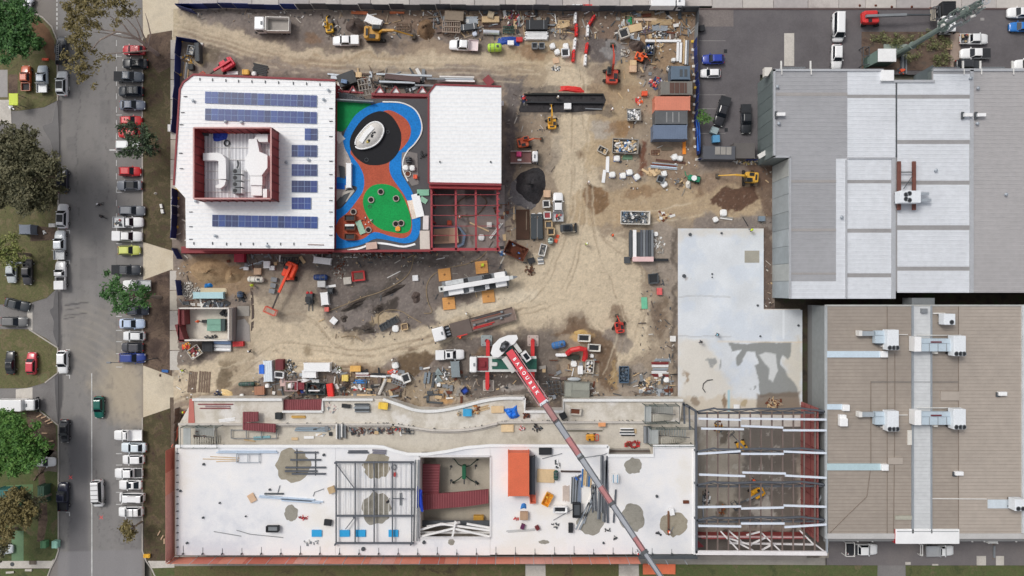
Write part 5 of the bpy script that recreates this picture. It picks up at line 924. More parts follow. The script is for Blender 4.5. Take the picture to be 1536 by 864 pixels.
t=thing('delivery_van','long white delivery van on the lower left driveway half under the tree','van',26,607,.05,0,h=1.4)
b=MB();b.rbox(-3.6,1.6,-1.05,1.05,.5,2.7,.15);b.build('cargo_body',PAINT((242,242,242)),t);truckcab(t,1.6,3.5,1.0,2.0,(240,240,240));wheels(t,(2.6,-2.2),1.0,.38,.24)
# excavators and lifts
def excavator(name,label,px,py,deg,boomdeg,c,s=1.0,reach=5.5,cab=True,bucket=True,bend=0.0,h=1.2,cat='excavator'):
 """deg turns the tracks, boomdeg the house and boom"""
 t=thing(name,label,cat,px,py,.1,0,h=h);m=M(c,.5,0,.1);t.scale=(s,)*3;A=math.radians(deg)
 for q in(-1,1):
  b=MB();pr=[(-1.5,.1),(-1.75,.4),(-1.5,.75),(1.5,.75),(1.75,.4),(1.5,.1)];b.loft([[(x_,q*.95-.25,z_)for x_,z_ in pr],[(x_,q*.95+.25,z_)for x_,z_ in pr]]);o=b.build('track',M((56,52,48),.9,.2,.2,3),t,rz=A)
  b=MB()
  for i in range(10):b.box(-1.4+i*.31,-1.28+i*.31,q*.95-.26,q*.95+.26,.75,.8)
  b.build('track_pad',BLACK,o)
 b=MB();b.box(-.7,.7,-.7,.7,.4,.9);b.build('undercarriage',GREYD,t,rz=A)
 B=math.radians(boomdeg);hs_=bpy.data.objects
 b=MB();b.rbox(-1.75,.9,-1.15,1.15,.95,1.75,.3,0,.12);b.rbox(-1.85,-1.0,-1.1,1.1,1.0,2.0,.3,0,.1);b.build('house',m,t,rz=B)
 b=MB();b.box(-.9,.1,-1.0,-.3,1.75,1.9);b.box(-1.5,-1.1,-.6,.6,2.0,2.1);b.build('engine_vent',BLACK,t,rz=B)
 if cab:
  b=MB();b.rbox(-.35,1.15,.3,1.12,1.7,2.7,.12,0,.08);b.build('cab',m if s<.8 else M((64,62,56),.4),t,rz=B);b=MB();b.box(-.1,.9,.42,1.0,2.7,2.73);b.box(1.13,1.18,.4,1.02,1.9,2.6);b.build('window',GLASS,t,rz=B)
 R1=reach*.55;z1=3.2
 b=MB();b.loft([[(x_,-.18,z_-w_),(x_,.18,z_-w_),(x_,.18,z_+w_),(x_,-.18,z_+w_)]for x_,z_,w_ in((.6,1.6,.25),(R1*.45,2.9,.32),(R1,z1,.2))]);bo=b.build('boom',m,t,rz=B)
 MB().cyl((.8,.3,1.6),(R1*.5,.24,2.7),.07,6).build('hydraulic_ram',CHROME,bo)
 ex,ey=reach,reach*math.tan(math.radians(bend))*.5
 b=MB();b.loft([[(R1-.1,-.13,z1+.2),(R1-.1,.13,z1+.2),(R1+.1,.13,z1-.15),(R1+.1,-.13,z1-.15)],[(ex,ey-.1,1.0),(ex,ey+.1,1.0),(ex+.1,ey+.1,.8),(ex+.1,ey-.1,.8)]]);ar=b.build('arm',m,t,rz=B)
 if bucket:
  b=MB();b.loft([[(ex-.1,ey-.45,.95),(ex+.45,ey-.45,.8),(ex+.5,ey-.45,.3),(ex-.15,ey-.45,.2)],[(ex-.1,ey+.45,.95),(ex+.45,ey+.45,.8),(ex+.5,ey+.45,.3),(ex-.15,ey+.45,.2)]])
  for i in range(4):b.box(ex-.3,ex-.1,ey-.42+i*.25,ey-.34+i*.25,.15,.25)
  b.build('bucket',M((84,76,66),.7,.3,.2,2),t,rz=B)
 return t
excavator('excavator','large yellow excavator with boom stretched right on the upper haul road',563,51,0,-2,(190,140,50),1.05,6.6)
excavator('mini_excavator','small yellow loader at the top fence left of the dark soil mound',493,39,20,100,(222,172,40),.62,3.5)
excavator('excavator','red-orange excavator with boom pointing up beside the round gravel pad',918,112,0,88,(188,70,52),.95,6.0)
excavator('mini_excavator','yellow mini excavator dipping its arm into the black drainage trench',828,183,10,92,(226,166,44),.68,5.0)
excavator('mini_excavator','orange mini excavator above the small truck with the pink box',787,213,0,12,(204,92,54),.75,4.2)
excavator('excavator','yellow excavator with arm reaching left near the brown wet soil patch',1124,266,90,176,(214,166,62),.85,6.6)
excavator('mini_excavator','small red excavator turned on its own mud circle right of the sand track',929,489,60,100,(206,70,56),.72,2.6,bucket=True)
def boomlift(name,label,px,py,deg,boomdeg,c,L=9,cage=None,h=1.2,z=.1,zend=3.0,cat='boom lift',s=1.0,jib=0):
 t=thing(name,label,cat,px,py,z,0,h=h);m=M(c,.5,0,.07);A,B=math.radians(deg),math.radians(boomdeg);t.scale=(s,)*3
 b=MB();b.rbox(-1.3,1.3,-.75,.75,.4,.85,.2);b.build('base',m,t,rz=A)
 for xx in(-1.1,1.1):
  for q in(-1,1):b=MB();b.cyl((xx,q*.95-.17,.42),(xx,q*.95+.17,.42),.42,12);b.build('wheel',TYRE,t,rz=A)
 b=MB();b.rbox(-1.6,.9,-1.05,-.25,.95,1.8,.25,0,.15);b.rbox(-1.6,.7,.25,1.05,.95,1.8,.25,0,.15);b.rbox(-1.9,-1.2,-.9,.9,1.0,1.7,.2);b.build('turret',m,t,rz=B)
 b=MB();b.box(-1.0,-.4,-.95,-.35,1.8,1.86);b.build('engine_vent',BLACK,t,rz=B)
 b=MB();b.box(-1.5,L*.55,-.2,.2,1.75,2.2);b.build('boom',m if cage!='grey'else GREY,t,rz=B)
 b=MB();b.loft([[(L*.5,-.13,1.85),(L*.5,.13,1.85),(L*.5,.13,2.12),(L*.5,-.13,2.12)],[(L,-.1,zend-.1),(L,.1,zend-.1),(L,.1,zend+.15),(L,-.1,zend+.15)]]);b.build('telescopic_section',GREYD if cage=='grey'else M((70,62,60),.5),t,rz=B)
 bk=MB();r_=.04;x0,x1,y0,y1=L,L+1.0,-1.0,1.0
 for zz in(zend-.2,zend+.4,zend+.9):
  for a,c_ in(((x0,y0),(x1,y0)),((x1,y0),(x1,y1)),((x1,y1),(x0,y1)),((x0,y1),(x0,y0))):bk.tube([(*a,zz),(*c_,zz)],r_ if zz<zend+.8 else .07,5)
 for a in((x0,y0),(x1,y0),(x1,y1),(x0,y1)):bk.tube([(*a,zend-.2),(*a,zend+.9)],r_,5)
 o=bk.build('basket_rail',M((216,92,72),.6)if cage!='grey'else GREYD,t,rz=B);MB().box(x0,x1,y0,y1,zend-.26,zend-.2).build('basket_floor',M((176,166,150),.8),t,rz=B)
 return t
boomlift('boom_lift','bright orange boom lift reaching down-left with its empty basket over the sand',434,409,90,246,(236,72,30),6.9,s=1.05,zend=1.6)
boomlift('boom_lift','red knuckle boom lift with grey boom parked along the top right kerb',1308,27,0,2,(206,52,52),9.6,'grey',s=1.1,zend=1.6,z=.07)
boomlift('boom_lift','yellow boom lift tilted under the steel trusses in the middle of the wing',1135,741,20,208,(232,168,30),5.2,s=.8,zend=1.2,z=.3,cage='grey')
boomlift('boom_lift','small yellow boom lift near the top truss of the steel wing',1113,668,20,132,(222,166,42),4.4,s=.62,zend=1.2,z=.3,cage='grey')
boomlift('boom_lift','deep red boom lift beside the school north-west corner',338,98,30,212,(208,44,66),4.4,s=.9,zend=1.2)
t=thing('forklift','dark forklift with two red lamps and forks pointing down on the central sand','forklift',464,449,.1,-90,h=1)
b=MB();b.rbox(-1.1,.8,-.6,.6,.3,1.1,.15);b.build('body',GREYD,t);b=MB();b.rbox(-.5,.5,-.5,.5,1.9,2.0,.08);b.build('roof_guard',BLACK,t)
for q in(-.35,.35):b=MB();b.dome(-1.2,q,.9,.3,.3,.3);b.build('counterweight',RED2,t);MB().box(.9,2.2,q-.07,q+.07,.1,.17).build('fork',GREYD,t)
for q in(-.45,.45):MB().box(.8,.95,q-.06,q+.06,.1,2.3).build('mast',GREYD,t)
wheels(t,(-.8,.5),.7,.3,.22)
t=thing('skid_steer','black and grey compact loader facing right beside the white pickup on the sand','loader',850,342,.1,3,h=.9)
b=MB();b.rbox(-1.2,1.1,-.65,.65,.35,1.2,.15);b.build('body',GREYD,t);b=MB();b.rbox(-.7,.6,-.5,.5,1.2,1.95,.12);b.build('cab',BLACK,t);b=MB();b.box(-.5,.4,-.35,.35,1.95,1.98);b.build('window',GLASS,t)
for q in(-.75,.75):MB().box(-1,1.6,q-.08,q+.08,.9,1.1).build('lift_arm',M((150,142,128),.6),t)
MB().box(1.5,1.9,-.9,.9,.2,.8).build('bucket',BLACK,t);wheels(t,(-.7,.6),.8,.36,.26)
# CRANES
t=thing('mobile_crane','green mobile crane on outriggers with red and grey boom over the white deck','crane',756,546,.1,180,h=1.5)
LBT=M((206,208,204),.5,0,.1,1);GRN=M((30,88,74),.5,0,.1)
truckcab(t,5.0,6.3,1.45,2.6,(240,240,238))
b=MB();b.box(-6.0,5.0,-1.45,1.45,1.0,1.5);b.build('carrier_deck',LBT,t)
b=MB();b.box(-6.05,2.2,-.95,.95,1.5,1.62);b.build('deck_plate',GRN,t)
b=MB();b.box(2.9,4.9,-1.2,1.2,1.5,1.7);b.rbox(3.4,4.4,-.5,.5,1.7,2.0,.1);b.build('winch_box',M((128,36,44),.5,0,.2,3),t);b=MB();b.rbox(1.2,2.5,-.35,.35,1.62,1.9,.2);b.build('boom_rest',LBT,t)
wheels(t,(4.3,2.9,-.2,-1.8,-3.8,-5.2),1.45,.6,.4)
for xx,y0,y1 in((3.1,1.45,4.6),(3.0,-4.2,-1.45),(-5.3,1.45,4.0),(-5.3,-4.4,-1.45)):
 b=MB();b.box(xx-.35,xx+.35,min(y0,y1),max(y0,y1),.9,1.4);b.box(xx-.2,xx+.2,(y1 if y1>0 else y0)-.25,(y1 if y1>0 else y0)+.25,.35,1.5);b.build('outrigger',RED2,t)
MATM=M((176,170,162),.8,0,.12,1)
for i,(u,v,m,lb)in enumerate([(730,511,M((150,160,160),.8,0,.2,1),'upper left'),(733,578,MATM,'lower left'),(799.5,511,M((190,176,168),.8,0,.12),'upper right'),(800,579,M((170,158,140),.8,0,.12),'lower right')]):
 e=thing('outrigger_mat','square pale mat under the '+lb+' outrigger of the red and green crane','mat',u,v,.12,0,'mats under the red and green crane');b=MB();b.rbox(-1.05,1.05,-1.05,1.05,0,.28,.2);b.build('plate',m,e);b=MB();b.cyl((0,0,.28),(0,0,.36),.35,12);b.build('foot',M((110,36,40),.6),e)
 for q in(-1,1):
  for w_ in(-1,1):b=MB();b.cyl((q*.7,w_*.7,.28),(q*.7,w_*.7,.33),.08,8);b.build('lifting_eye',BLACK,e)
c0=(765,528);c1=(996,872)
Z0,ZE=4.0,27.0
A0=Vector((X(c0[0],Z0),Y(c0[1],Z0),Z0));A1=Vector((X(c1[0],ZE),Y(c1[1],ZE),ZE));dirn=(A1-A0).normalized();bang=math.atan2(dirn.y,dirn.x)
inv=Matrix.Rotation(-math.radians(180),4,'Z')@Matrix.Translation(-t.location)
def inT(b):b.v=[tuple(inv@Vector(v))for v in b.v];return b
side=Vector((-math.sin(bang),math.cos(bang),0));upv=side.cross(dirn)*-1
if upv.z<0:upv=-upv
def bp(s_):return A0+dirn*s_
LT=(A1-A0).length
def onboom(px_,py_):
 """distance along the boom at which it passes this survey pixel"""
 best=min(range(0,400),key=lambda i:math.hypot((bp(LT*i/400).x/kz(bp(LT*i/400).z))-(px_-768)/8,(bp(LT*i/400).y/kz(bp(LT*i/400).z))-(432-py_)/8));return LT*best/400
def section(s0,s1,w0,w1,h_,m,nm):
 b=MB();rg=[]
 for s_,w_ in((s0,w0),(s1,w1)):
  p_=bp(s_);rg.append([tuple(p_+side*a*w_/2+upv*c*h_/2)for a,c in((-1,-.6),(-.6,-1),(.6,-1),(1,-.6),(1,1),(-1,1))])
 b.loft(rg);return inT(b).build(nm,m,t)
q=[0,onboom(817,605),onboom(835,633),onboom(872,688),onboom(919,755),onboom(968,828),LT]
CR=M((196,40,58),.5,0,.08);CB=M((142,96,96),.5,.1,.12,2);CG=M((126,130,138),.5,.2,.12,2);CRW=M((160,96,98),.5,0,.25,3)
section(0,q[1],1.35,1.3,1.1,CR,'boom_base')
section(q[1],q[2],1.2,1.15,1.0,CB,'boom_section');section(q[2],q[3],1.12,1.08,.95,CG,'boom_section');section(q[3],(q[3]+q[4])*.5+1.2,1.05,1.0,.9,CG,'boom_section');section((q[3]+q[4])*.5+1.2,q[4],1.02,.98,.85,CRW,'boom_section');section(q[4],q[5]*.82+q[4]*.18-1,.94,.9,.8,CG,'boom_section');section(q[5]*.82+q[4]*.18-1,q[5],.9,.86,.76,CRW,'boom_section');section(q[5],LT+5,.8,.74,.7,CG,'boom_section')
s3=onboom(852,658);section(s3,onboom(868,683),1.14,1.1,.97,CRW,'boom_section')
for s_ in q[1:6]:
 section(s_-.25,s_+.25,1.5 if s_==q[1]else 1.15,1.65 if s_==q[1]else 1.12,1.3 if s_==q[1]else 1.0,GREYD if s_!=q[1]else GAL,'boom_collar')
for sg in(-1,1):
 b=MB();b.tube([tuple(bp(.5)+side*sg*.95+upv*.5),tuple(bp(q[1])+side*sg*.95+upv*.5)],.07,5);inT(b).build('boom_rail',M((196,150,156),.5),t)
 b=MB();b.tube([tuple(bp(q[1])+side*sg*.5+upv*.7),tuple(bp(LT)+side*sg*.3+upv*.55)],.05,5);inT(b).build('hoist_rope',GREYD,t)
word='BAROUBEK'
for i,ch in enumerate(word):
 fc=bpy.data.curves.new('letter','FONT');fc.body=ch;fc.size=.85;fc.align_x='CENTER';fc.align_y='CENTER';fc.extrude=.02;fc.offset=.025
 tmp=bpy.data.objects.new('letter_source',fc);COL.objects.link(tmp);bpy.context.view_layer.update()
 me=bpy.data.meshes.new_from_object(tmp.evaluated_get(bpy.context.evaluated_depsgraph_get()));bpy.data.objects.remove(tmp)
 sl_=q[1]*(.17+.092*i);p_=bp(sl_)+upv*.68
 rot=Matrix(((dirn.x,side.x,upv.x,p_.x),(dirn.y,side.y,upv.y,p_.y),(dirn.z,side.z,upv.z,p_.z),(0,0,0,1)))
 me.transform(inv@rot);me.materials.clear();me.materials.append(M((250,250,250),.5,0,.02));o=bpy.data.objects.new('letter',me);COL.objects.link(o);o.parent=t
def loc(fwd,lat,z):return Vector((X(765,3)+math.cos(bang)*fwd-math.sin(bang)*lat,Y(528,3)+math.sin(bang)*fwd+math.cos(bang)*lat,z))
def lbox(f0,f1,l0,l1,z0,z1,m,nm):
 b=MB();b.loft([[tuple(loc(f,l,z))for f,l in((f0,l0),(f1,l0),(f1,l1),(f0,l1))]for z in(z0,z1)]);return inT(b).build(nm,m,t)
CP=[(736,530),(739,518),(749,508),(762,503),(775,502.5),(777,508),(771,516),(764,520),(760,525),(754,531),(748,536),(740,536)]
b=MB();b.prism(P(CP,3.4),2.2,3.4);inT(b).build('counterweight',PAINT((240,240,240)),t)
b=MB();b.prism(P([(749,524),(752,515),(758,511),(763,513),(763,520),(758,527),(752,528)],3.7),3.38,3.7);inT(b).build('engine_cover',M((70,72,74),.6,0,.4,6),t)
for i in range(5):b=MB();c_=(752+i*2.4+random.uniform(-1,1),523-i*2+random.uniform(-2,2));p_=(X(c_[0],3.8),Y(c_[1],3.8));b.box(p_[0]-.25,p_[0]+.25,p_[1]-.2,p_[1]+.2,3.7,4.0);inT(b).build('engine_part',random.choice([BLACK,GREY,GAL]),t)
lbox(-.8,2.0,-.9,.9,1.7,3.2,M((26,60,52),.5),'slew_frame');lbox(-.3,.9,-.6,.6,3.2,3.9,BLACK,'winch');lbox(.2,3.4,-2.0,-1.1,1.9,3.0,LBT,'walkway');lbox(-1.4,1.2,1.2,1.9,1.9,3.0,LBT,'walkway')
lbox(1.4,3.3,1.3,2.5,1.9,3.3,PAINT((238,238,238)),'operator_cab');lbox(1.8,3.0,1.6,2.35,3.3,3.34,GLASS,'cab_window')
t=thing('mobile_crane','white mobile crane with stowed boom standing among four orange timber mats','crane',717,425,.1,9.5,h=1.5)
b=MB();b.box(-6.6,5.6,-1.4,1.4,1.0,1.5);b.build('carrier_deck',GREY,t);wheels(t,(-5.4,-3.8,1.2,2.8,4.6),1.4,.6,.4)
truckcab(t,3.2,5.3,1.4,2.3,(238,240,240));WP=PAINT((240,240,240))
b=MB();b.rbox(-5.6,-2.8,-1.4,-.4,1.5,2.4,.1);b.build('counterweight',WP,t);b=MB();b.rbox(-5.9,-2.5,.5,1.35,1.5,2.2,.1);b.build('engine_cover',M((200,204,206),.5,0,.25,4),t)
b=MB();b.rbox(-1.7,1.0,.45,1.35,1.5,2.1,.1);b.build('tool_locker',M((120,124,128),.6,0,.2,3),t)
for x0,x1,y0,y1,m in((-2.4,-1.4,.5,1.3,BLACK),(-1.8,-.9,-1.35,-.5,WP),(-.7,1.0,-1.35,-.5,GREYD),(1.2,2.0,-1.35,-.5,WP),(1.3,2.6,.5,1.35,BLACK),(2.1,3.0,-1.35,-.5,BLACK),(-1.3,-.9,.5,1.35,WP)):b=MB();b.rbox(x0,x1,y0,y1,1.5,1.95,.05);b.build('deck_box',m,t)
b=MB();b.rbox(-6.2,5.9,-.45,.45,2.2,3.1,.1);b.build('boom',WP,t);b=MB();b.rbox(5.8,6.6,-.35,.35,2.3,2.95,.08);b.build('boom_tip',LBT,t);b=MB();b.loft([[(6.6,-.3,2.3),(6.6,.3,2.3),(6.6,.3,2.9),(6.6,-.3,2.9)],[(7.4,-.1,2.4),(7.4,.1,2.4),(7.4,.1,2.7),(7.4,-.1,2.7)]]);b.build('boom_head',GREY,t)
b=MB();b.rbox(-7.2,-6.2,-.5,.6,2.0,2.9,.1);b.build('hook_block',LBT,t);b=MB();b.box(-6.9,-6.5,-.2,.3,2.9,2.95);b.build('sheave',BLACK,t)
b=MB();b.rbox(-3.4,1.4,-1.5,-1.38,1.2,1.6,.03);b.build('side_skirt',WP,t)
TM=M((214,156,92),.8,0,.12,1)
for i,(u,v,a)in enumerate([(667,412,6),(722.5,401,6),(673.5,455,6),(732.5,444.5,6)]):
 e=thing('timber_mat','orange timber outrigger mat at the '+['upper left','upper right','lower left','lower right'][i]+' of the white crane','mat',u,v,.15,a,'orange mats around the white crane')
 for j in range(6):MB().box(-1.15,1.15,-1.15+j*.385,-.78+j*.385,0,.25).build('plank',TM,e)
 MB().cyl((0,0,.25),(0,0,.27),.22,10).build('foot_mark',M((150,106,64),.8),e)
 if i==1:b=MB();b.rbox(-.0,.5,.1,.7,.25,.7,.1);b.build('bag',HIVIS,e)
 # CLUTTER BUILDERS
def L8(v):return v/8
def stack(name,label,px,py,L,Wd,n,mats,rot=0,z=.1,h=.25,cat='steel stack',group=None,layers=1,jitter=.15,pn='beam',gap=.25):
 t=thing(name,label,cat,px,py,z,rot,group,h=h);L,Wd=L/8,Wd/8;w_=Wd/n
 for k in range(layers):
  for i in range(n-(k%2)*0):
   l_=L*random.uniform(1-jitter,1);o_=random.uniform(-.5,.5)*(L-l_);y0=-Wd/2+i*w_+w_*gap/2
   MB().box(o_-l_/2,o_+l_/2,y0,y0+w_*(1-gap),k*h,k*h+h*.95).build(pn,mats[(i+k)%len(mats)]if isinstance(mats,list)else mats,t)
 for q_ in(-.3,.3):MB().box(L*q_-.05,L*q_+.05,-Wd/2,Wd/2,-.09,-.005).build('bearer',TIMBD,t)
 return t
def pipes(name,label,px,py,L,n,r,m,rot=0,z=.1,cat='pipe stack',pn='pipe'):
 t=thing(name,label,cat,px,py,z,rot,h=r)
 for i in range(n):
  b=MB();y0=(i-(n-1)/2)*r*2.1;b.cyl((-L/16,y0,r),(L/16,y0,r),r,12);b.build(pn,m if not isinstance(m,list)else m[i%len(m)],t)
  MB().torus(0,0,0,r*.8,r*.12,12,4).build('pipe_rim',GREYD,t).matrix_local=Matrix.Translation((L/16,y0,r))@Matrix.Rotation(math.pi/2,4,'Y')
 return t
def container(name,label,px,py,L,Wd,H_,m,rot=0,z=.1,panel=None,pm=None,cat='container',ribs=True):
 """corrugated box with corner posts, double doors and roof ribs"""
 t=thing(name,label,cat,px,py,z,rot,h=H_);L,Wd=L/8,Wd/8
 b=MB();b.box(-L/2,L/2,-Wd/2,Wd/2,.12,H_-.08);b.build('shell',m,t)
 b=MB();b.rbox(-L/2-.04,L/2+.04,-Wd/2-.04,Wd/2+.04,H_-.12,H_,.05,0,.03);b.build('roof',m,t)
 b=MB();n_=int(L/.45)
 if ribs:
  for i in range(n_):x_=-L/2+.2+i*(L-.3)/n_;b.box(x_,x_+.14,-Wd/2+.12,Wd/2-.12,H_,H_+.035)
  b.build('roof_ribs',m,t)
  b=MB()
  for i in range(n_):
   x_=-L/2+.2+i*(L-.3)/n_
   for s in(-1,1):b.box(x_,x_+.14,s*Wd/2-.04,s*Wd/2+.04,.2,H_-.15)
  b.build('wall_ribs',m,t)
 for a in(-1,1):
  for c in(-1,1):MB().box(a*L/2-.09,a*L/2+.09,c*Wd/2-.09,c*Wd/2+.09,0,H_+.02).build('corner_post',m,t)
 for s in(-1,1):MB().box(-L/2-.07,-L/2-.0,min(s*.04,s*Wd/2*.92),max(s*.04,s*Wd/2*.92),.2,H_-.2).build('door',m,t)
 if panel:
  for r_ in panel:MB().box(r_[0]*L-L/2,r_[1]*L-L/2,r_[2]*Wd-Wd/2,r_[3]*Wd-Wd/2,H_+.03,H_+.08).build('roof_panel',pm,t)
 return t
def skip(name,label,px,py,L,Wd,H_,m,rot=0,z=.1,fill=None,n=26,cat='skip bin',group=None):
 t=thing(name,label,cat,px,py,z,rot,group,h=H_);L,Wd=L/8,Wd/8;k_=.09
 b=MB();b.loft([[(-L*.46,-Wd*.45,.05),(L*.46,-Wd*.45,.05),(L*.46,Wd*.45,.05),(-L*.46,Wd*.45,.05)],[(-L/2,-Wd/2,H_),(L/2,-Wd/2,H_),(L/2,Wd/2,H_),(-L/2,Wd/2,H_)],[(-L/2+k_,-Wd/2+k_,H_),(L/2-k_,-Wd/2+k_,H_),(L/2-k_,Wd/2-k_,H_),(-L/2+k_,Wd/2-k_,H_)],[(-L*.43,-Wd*.42,.2),(L*.43,-Wd*.42,.2),(L*.43,Wd*.42,.2),(-L*.43,Wd*.42,.2)]]);b.build('bin_shell',m,t)
 b=MB()
 for a,c in(((-L/2,-Wd/2),(L/2,-Wd/2)),((L/2,-Wd/2),(L/2,Wd/2)),((L/2,Wd/2),(-L/2,Wd/2)),((-L/2,Wd/2),(-L/2,-Wd/2))):b.strip([a,c],.12,.08,H_)
 b.build('rim',m,t)
 for i in range(4):
  for s in(-1,1):MB().box(-L*.4+i*L*.26,-L*.4+i*L*.26+.08,s*Wd/2-.05,s*Wd/2+.05,.2,H_).build('side_rib',m,t)
 if fill:
  b=MB()
  for i in range(n):b.cbox(random.uniform(-.42,.42)*L,random.uniform(-.4,.4)*Wd,H_*random.uniform(.5,.98),random.uniform(.15,.7),random.uniform(.1,.4),random.uniform(.06,.25),random.randrange(len(fill)),random.uniform(0,3.1))
  stuff(b.build('rubbish',fill,t))
 return t
def crate(name,label,px,py,L,Wd,H_,m,rot=0,z=.1,cat='crate',group=None,open_=False,m2=None):
 t=thing(name,label,cat,px,py,z,rot,group,h=H_);L,Wd=L/8,Wd/8
 b=MB();b.box(-L/2,L/2,-Wd/2,Wd/2,.12,H_);b.build('box',m,t)
 n_=max(2,int(L/.3))
 if open_:
  for a,c in(((-L/2,-Wd/2),(L/2,-Wd/2)),((L/2,-Wd/2),(L/2,Wd/2)),((L/2,Wd/2),(-L/2,Wd/2)),((-L/2,Wd/2),(-L/2,-Wd/2))):MB().strip([a,c],.14,.3,H_).build('wall',m,t)
  MB().box(-L*.38,L*.38,-Wd*.36,Wd*.36,H_,H_+.03).build('opening',m2 or BLACK,t)
 else:
  b=MB();b.box(-L/2-.03,L/2+.03,-Wd/2-.03,Wd/2+.03,H_,H_+.06);b.build('lid',m,t)
  for q_ in(-.33,.33):MB().box(L*q_-.05,L*q_+.05,-Wd/2-.02,Wd/2+.02,H_+.06,H_+.1).build('batten',m2 or m,t)
 for q_ in(-.4,0,.4):MB().box(-L/2,L/2,Wd*q_-.06,Wd*q_+.06,0,.12).build('runner',TIMBD,t)
 return t
def bag(label,px,py,s=6.5,m=None,rot=0,z=.1,h=.9,group=None,under=None):
 t=thing('bulk_bag',label,'bulk bag',px,py,z,rot,group,h=h);s=s/16
 b=MB();rg=[]
 for zz,q_ in((.1,.9),(.35,1.05),(.7,1.0),(.88,.8),(.93,.3)):rg.append([(s*q_*math.copysign(abs(math.cos(a))**.6,math.cos(a))*random.uniform(.95,1.05),s*q_*math.copysign(abs(math.sin(a))**.6,math.sin(a))*random.uniform(.95,1.05),zz*h)for a in[2*math.pi*i/12+.13 for i in range(12)]])
 b.loft(rg);b.build('sack',m or M((236,236,234),.8,0,.08,2),t)
 for a in(-1,1):
  for c in(-1,1):b=MB();b.tube([(a*s*.8,c*s*.5,h*.8),(a*s*.75,c*s*.75,h*1.1),(a*s*.5,c*s*.8,h*.8)],.035,4);b.build('lifting_loop',WHITED,t)
 b=MB();b.box(-s,s,-s,s,0,.1);b.build('pallet',under or TIMBD,t);return t
def sheets(name,label,px,py,L,Wd,n,m,rot=0,z=.1,cat='sheet stack',th=.08,group=None,pn='panel',skew=.12):
 t=thing(name,label,cat,px,py,z,rot,group,h=n*th);L,Wd=L/8,Wd/8
 for i in range(n):MB().cbox(random.uniform(-skew,skew)*.6,random.uniform(-skew,skew)*.6,th*(i+.5)+.08,L*random.uniform(.93,1),Wd*random.uniform(.93,1),th*.9,0,random.uniform(-skew,skew)*.25).build(pn,m if not isinstance(m,list)else m[i%len(m)],t)
 for q_ in(-.3,.3):MB().box(L*q_-.05,L*q_+.05,-Wd/2,Wd/2,-.0,.08).build('bearer',TIMBD,t)
 return t
def frame(name,label,px,py,L,Wd,m,rot=0,z=.1,nx=4,ny=2,r=.06,H_=.3,cat='steel frame',group=None,leg=True):
 t=thing(name,label,cat,px,py,z,rot,group,h=H_);L,Wd=L/8,Wd/8
 for i in range(nx+1):x_=-L/2+L*i/nx;MB().box(x_-r,x_+r,-Wd/2,Wd/2,H_,H_+r*2).build('crossbar',m,t)
 for j in range(ny+1):y_=-Wd/2+Wd*j/ny;MB().box(-L/2,L/2,y_-r,y_+r,H_+r*2+.002,H_+r*3.5).build('rail',m,t)
 for a in(-1,1):
  for c in(-1,1):MB().box(a*L/2-r,a*L/2+r,c*Wd/2-r,c*Wd/2+r,0,H_).build('leg',m,t)
 return t
def heap(name,label,px,py,rx,ry,h,m,z=.0,rot=0,cat='soil heap',jag=.16,n=22,k=9,seed=1):
 rr=random.Random(seed+int(px));vs=[];fs=[];rx,ry=rx/8,ry/8
 ph=[rr.uniform(0,6.28)for _ in range(6)]
 for i in range(k+1):
  for j in range(n):
   a=2*math.pi*j/n;q_=i/k;e=1+jag*(math.sin(2*a+ph[0])+.6*math.sin(3*a+ph[1])+.4*math.sin(5*a+ph[2]))*.6
   zz=h*(math.cos(q_*math.pi)+1)/2*(1+jag*math.sin(3*a+q_*5+ph[3]))+rr.uniform(-.05,.08)*h*(1-q_)
   vs.append((rx*q_*e*math.cos(a),ry*q_*e*math.sin(a),zz if i<k else-.15))
 for i in range(k):
  for j in range(n):a_=i*n+j;c_=i*n+(j+1)%n;fs.append((a_,c_,c_+n,a_+n))
 fs=[f[::-1]for f in fs];o=MB().add(vs,fs).build(name,m,None,(X(px,z+h*.4),Y(py,z+h*.4),z),math.radians(rot),smooth=True);return tag(o,label,cat)
def tank(name,label,px,py,L,r,m,rot=0,z=.1,cat='tank',dom=True):
 t=thing(name,label,cat,px,py,z,rot,h=r*1.5);b=MB();L=L/8
 b.loft([[(x_,q_*r*math.cos(2*math.pi*j/14),r+.2+q_*r*math.sin(2*math.pi*j/14))for j in range(14)]for x_,q_ in((-L/2,.5),(-L/2+.12,.85),(-L/2+.35,1),(L/2-.35,1),(L/2-.12,.85),(L/2,.5))]);b.build('shell',m,t,smooth=False)
 MB().cyl((L*.2,0,r*2+.15),(L*.2,0,r*2+.32),.22,10).build('lid',GREYD,t)
 for q_ in(-.3,0,.3):b=MB();b.torus(0,0,0,r+.02,.04,16,4);o=b.build('band',GREY,t);o.matrix_local=Matrix.Translation((L*q_,0,r+.2))@Matrix.Rotation(math.pi/2,4,'Y')
 for q_ in(-.3,.3):MB().box(L*q_-.12,L*q_+.12,-r*.8,r*.8,0,.35).build('cradle',GREYD,t)
 return t
def junk(name,label,px,py,rx,ry,n,cols,z=.1,rot=0,big=.7,cat='rubbish pile',h=.5):
 t=thing(name,label,cat,px,py,z,rot,h=h*.5)
 b=MB();rx,ry=rx/8,ry/8
 for i in range(n):
  a=random.uniform(0,6.28);q_=random.random()**.6
  b.cbox(rx*q_*math.cos(a),ry*q_*math.sin(a),random.uniform(.05,h)*(1.1-q_*.7),random.uniform(.2,big),random.uniform(.06,big*.5),random.uniform(.04,.25),random.randrange(len(cols)),random.uniform(0,3.14))
 stuff(b.build('loose_material',cols,t));return t
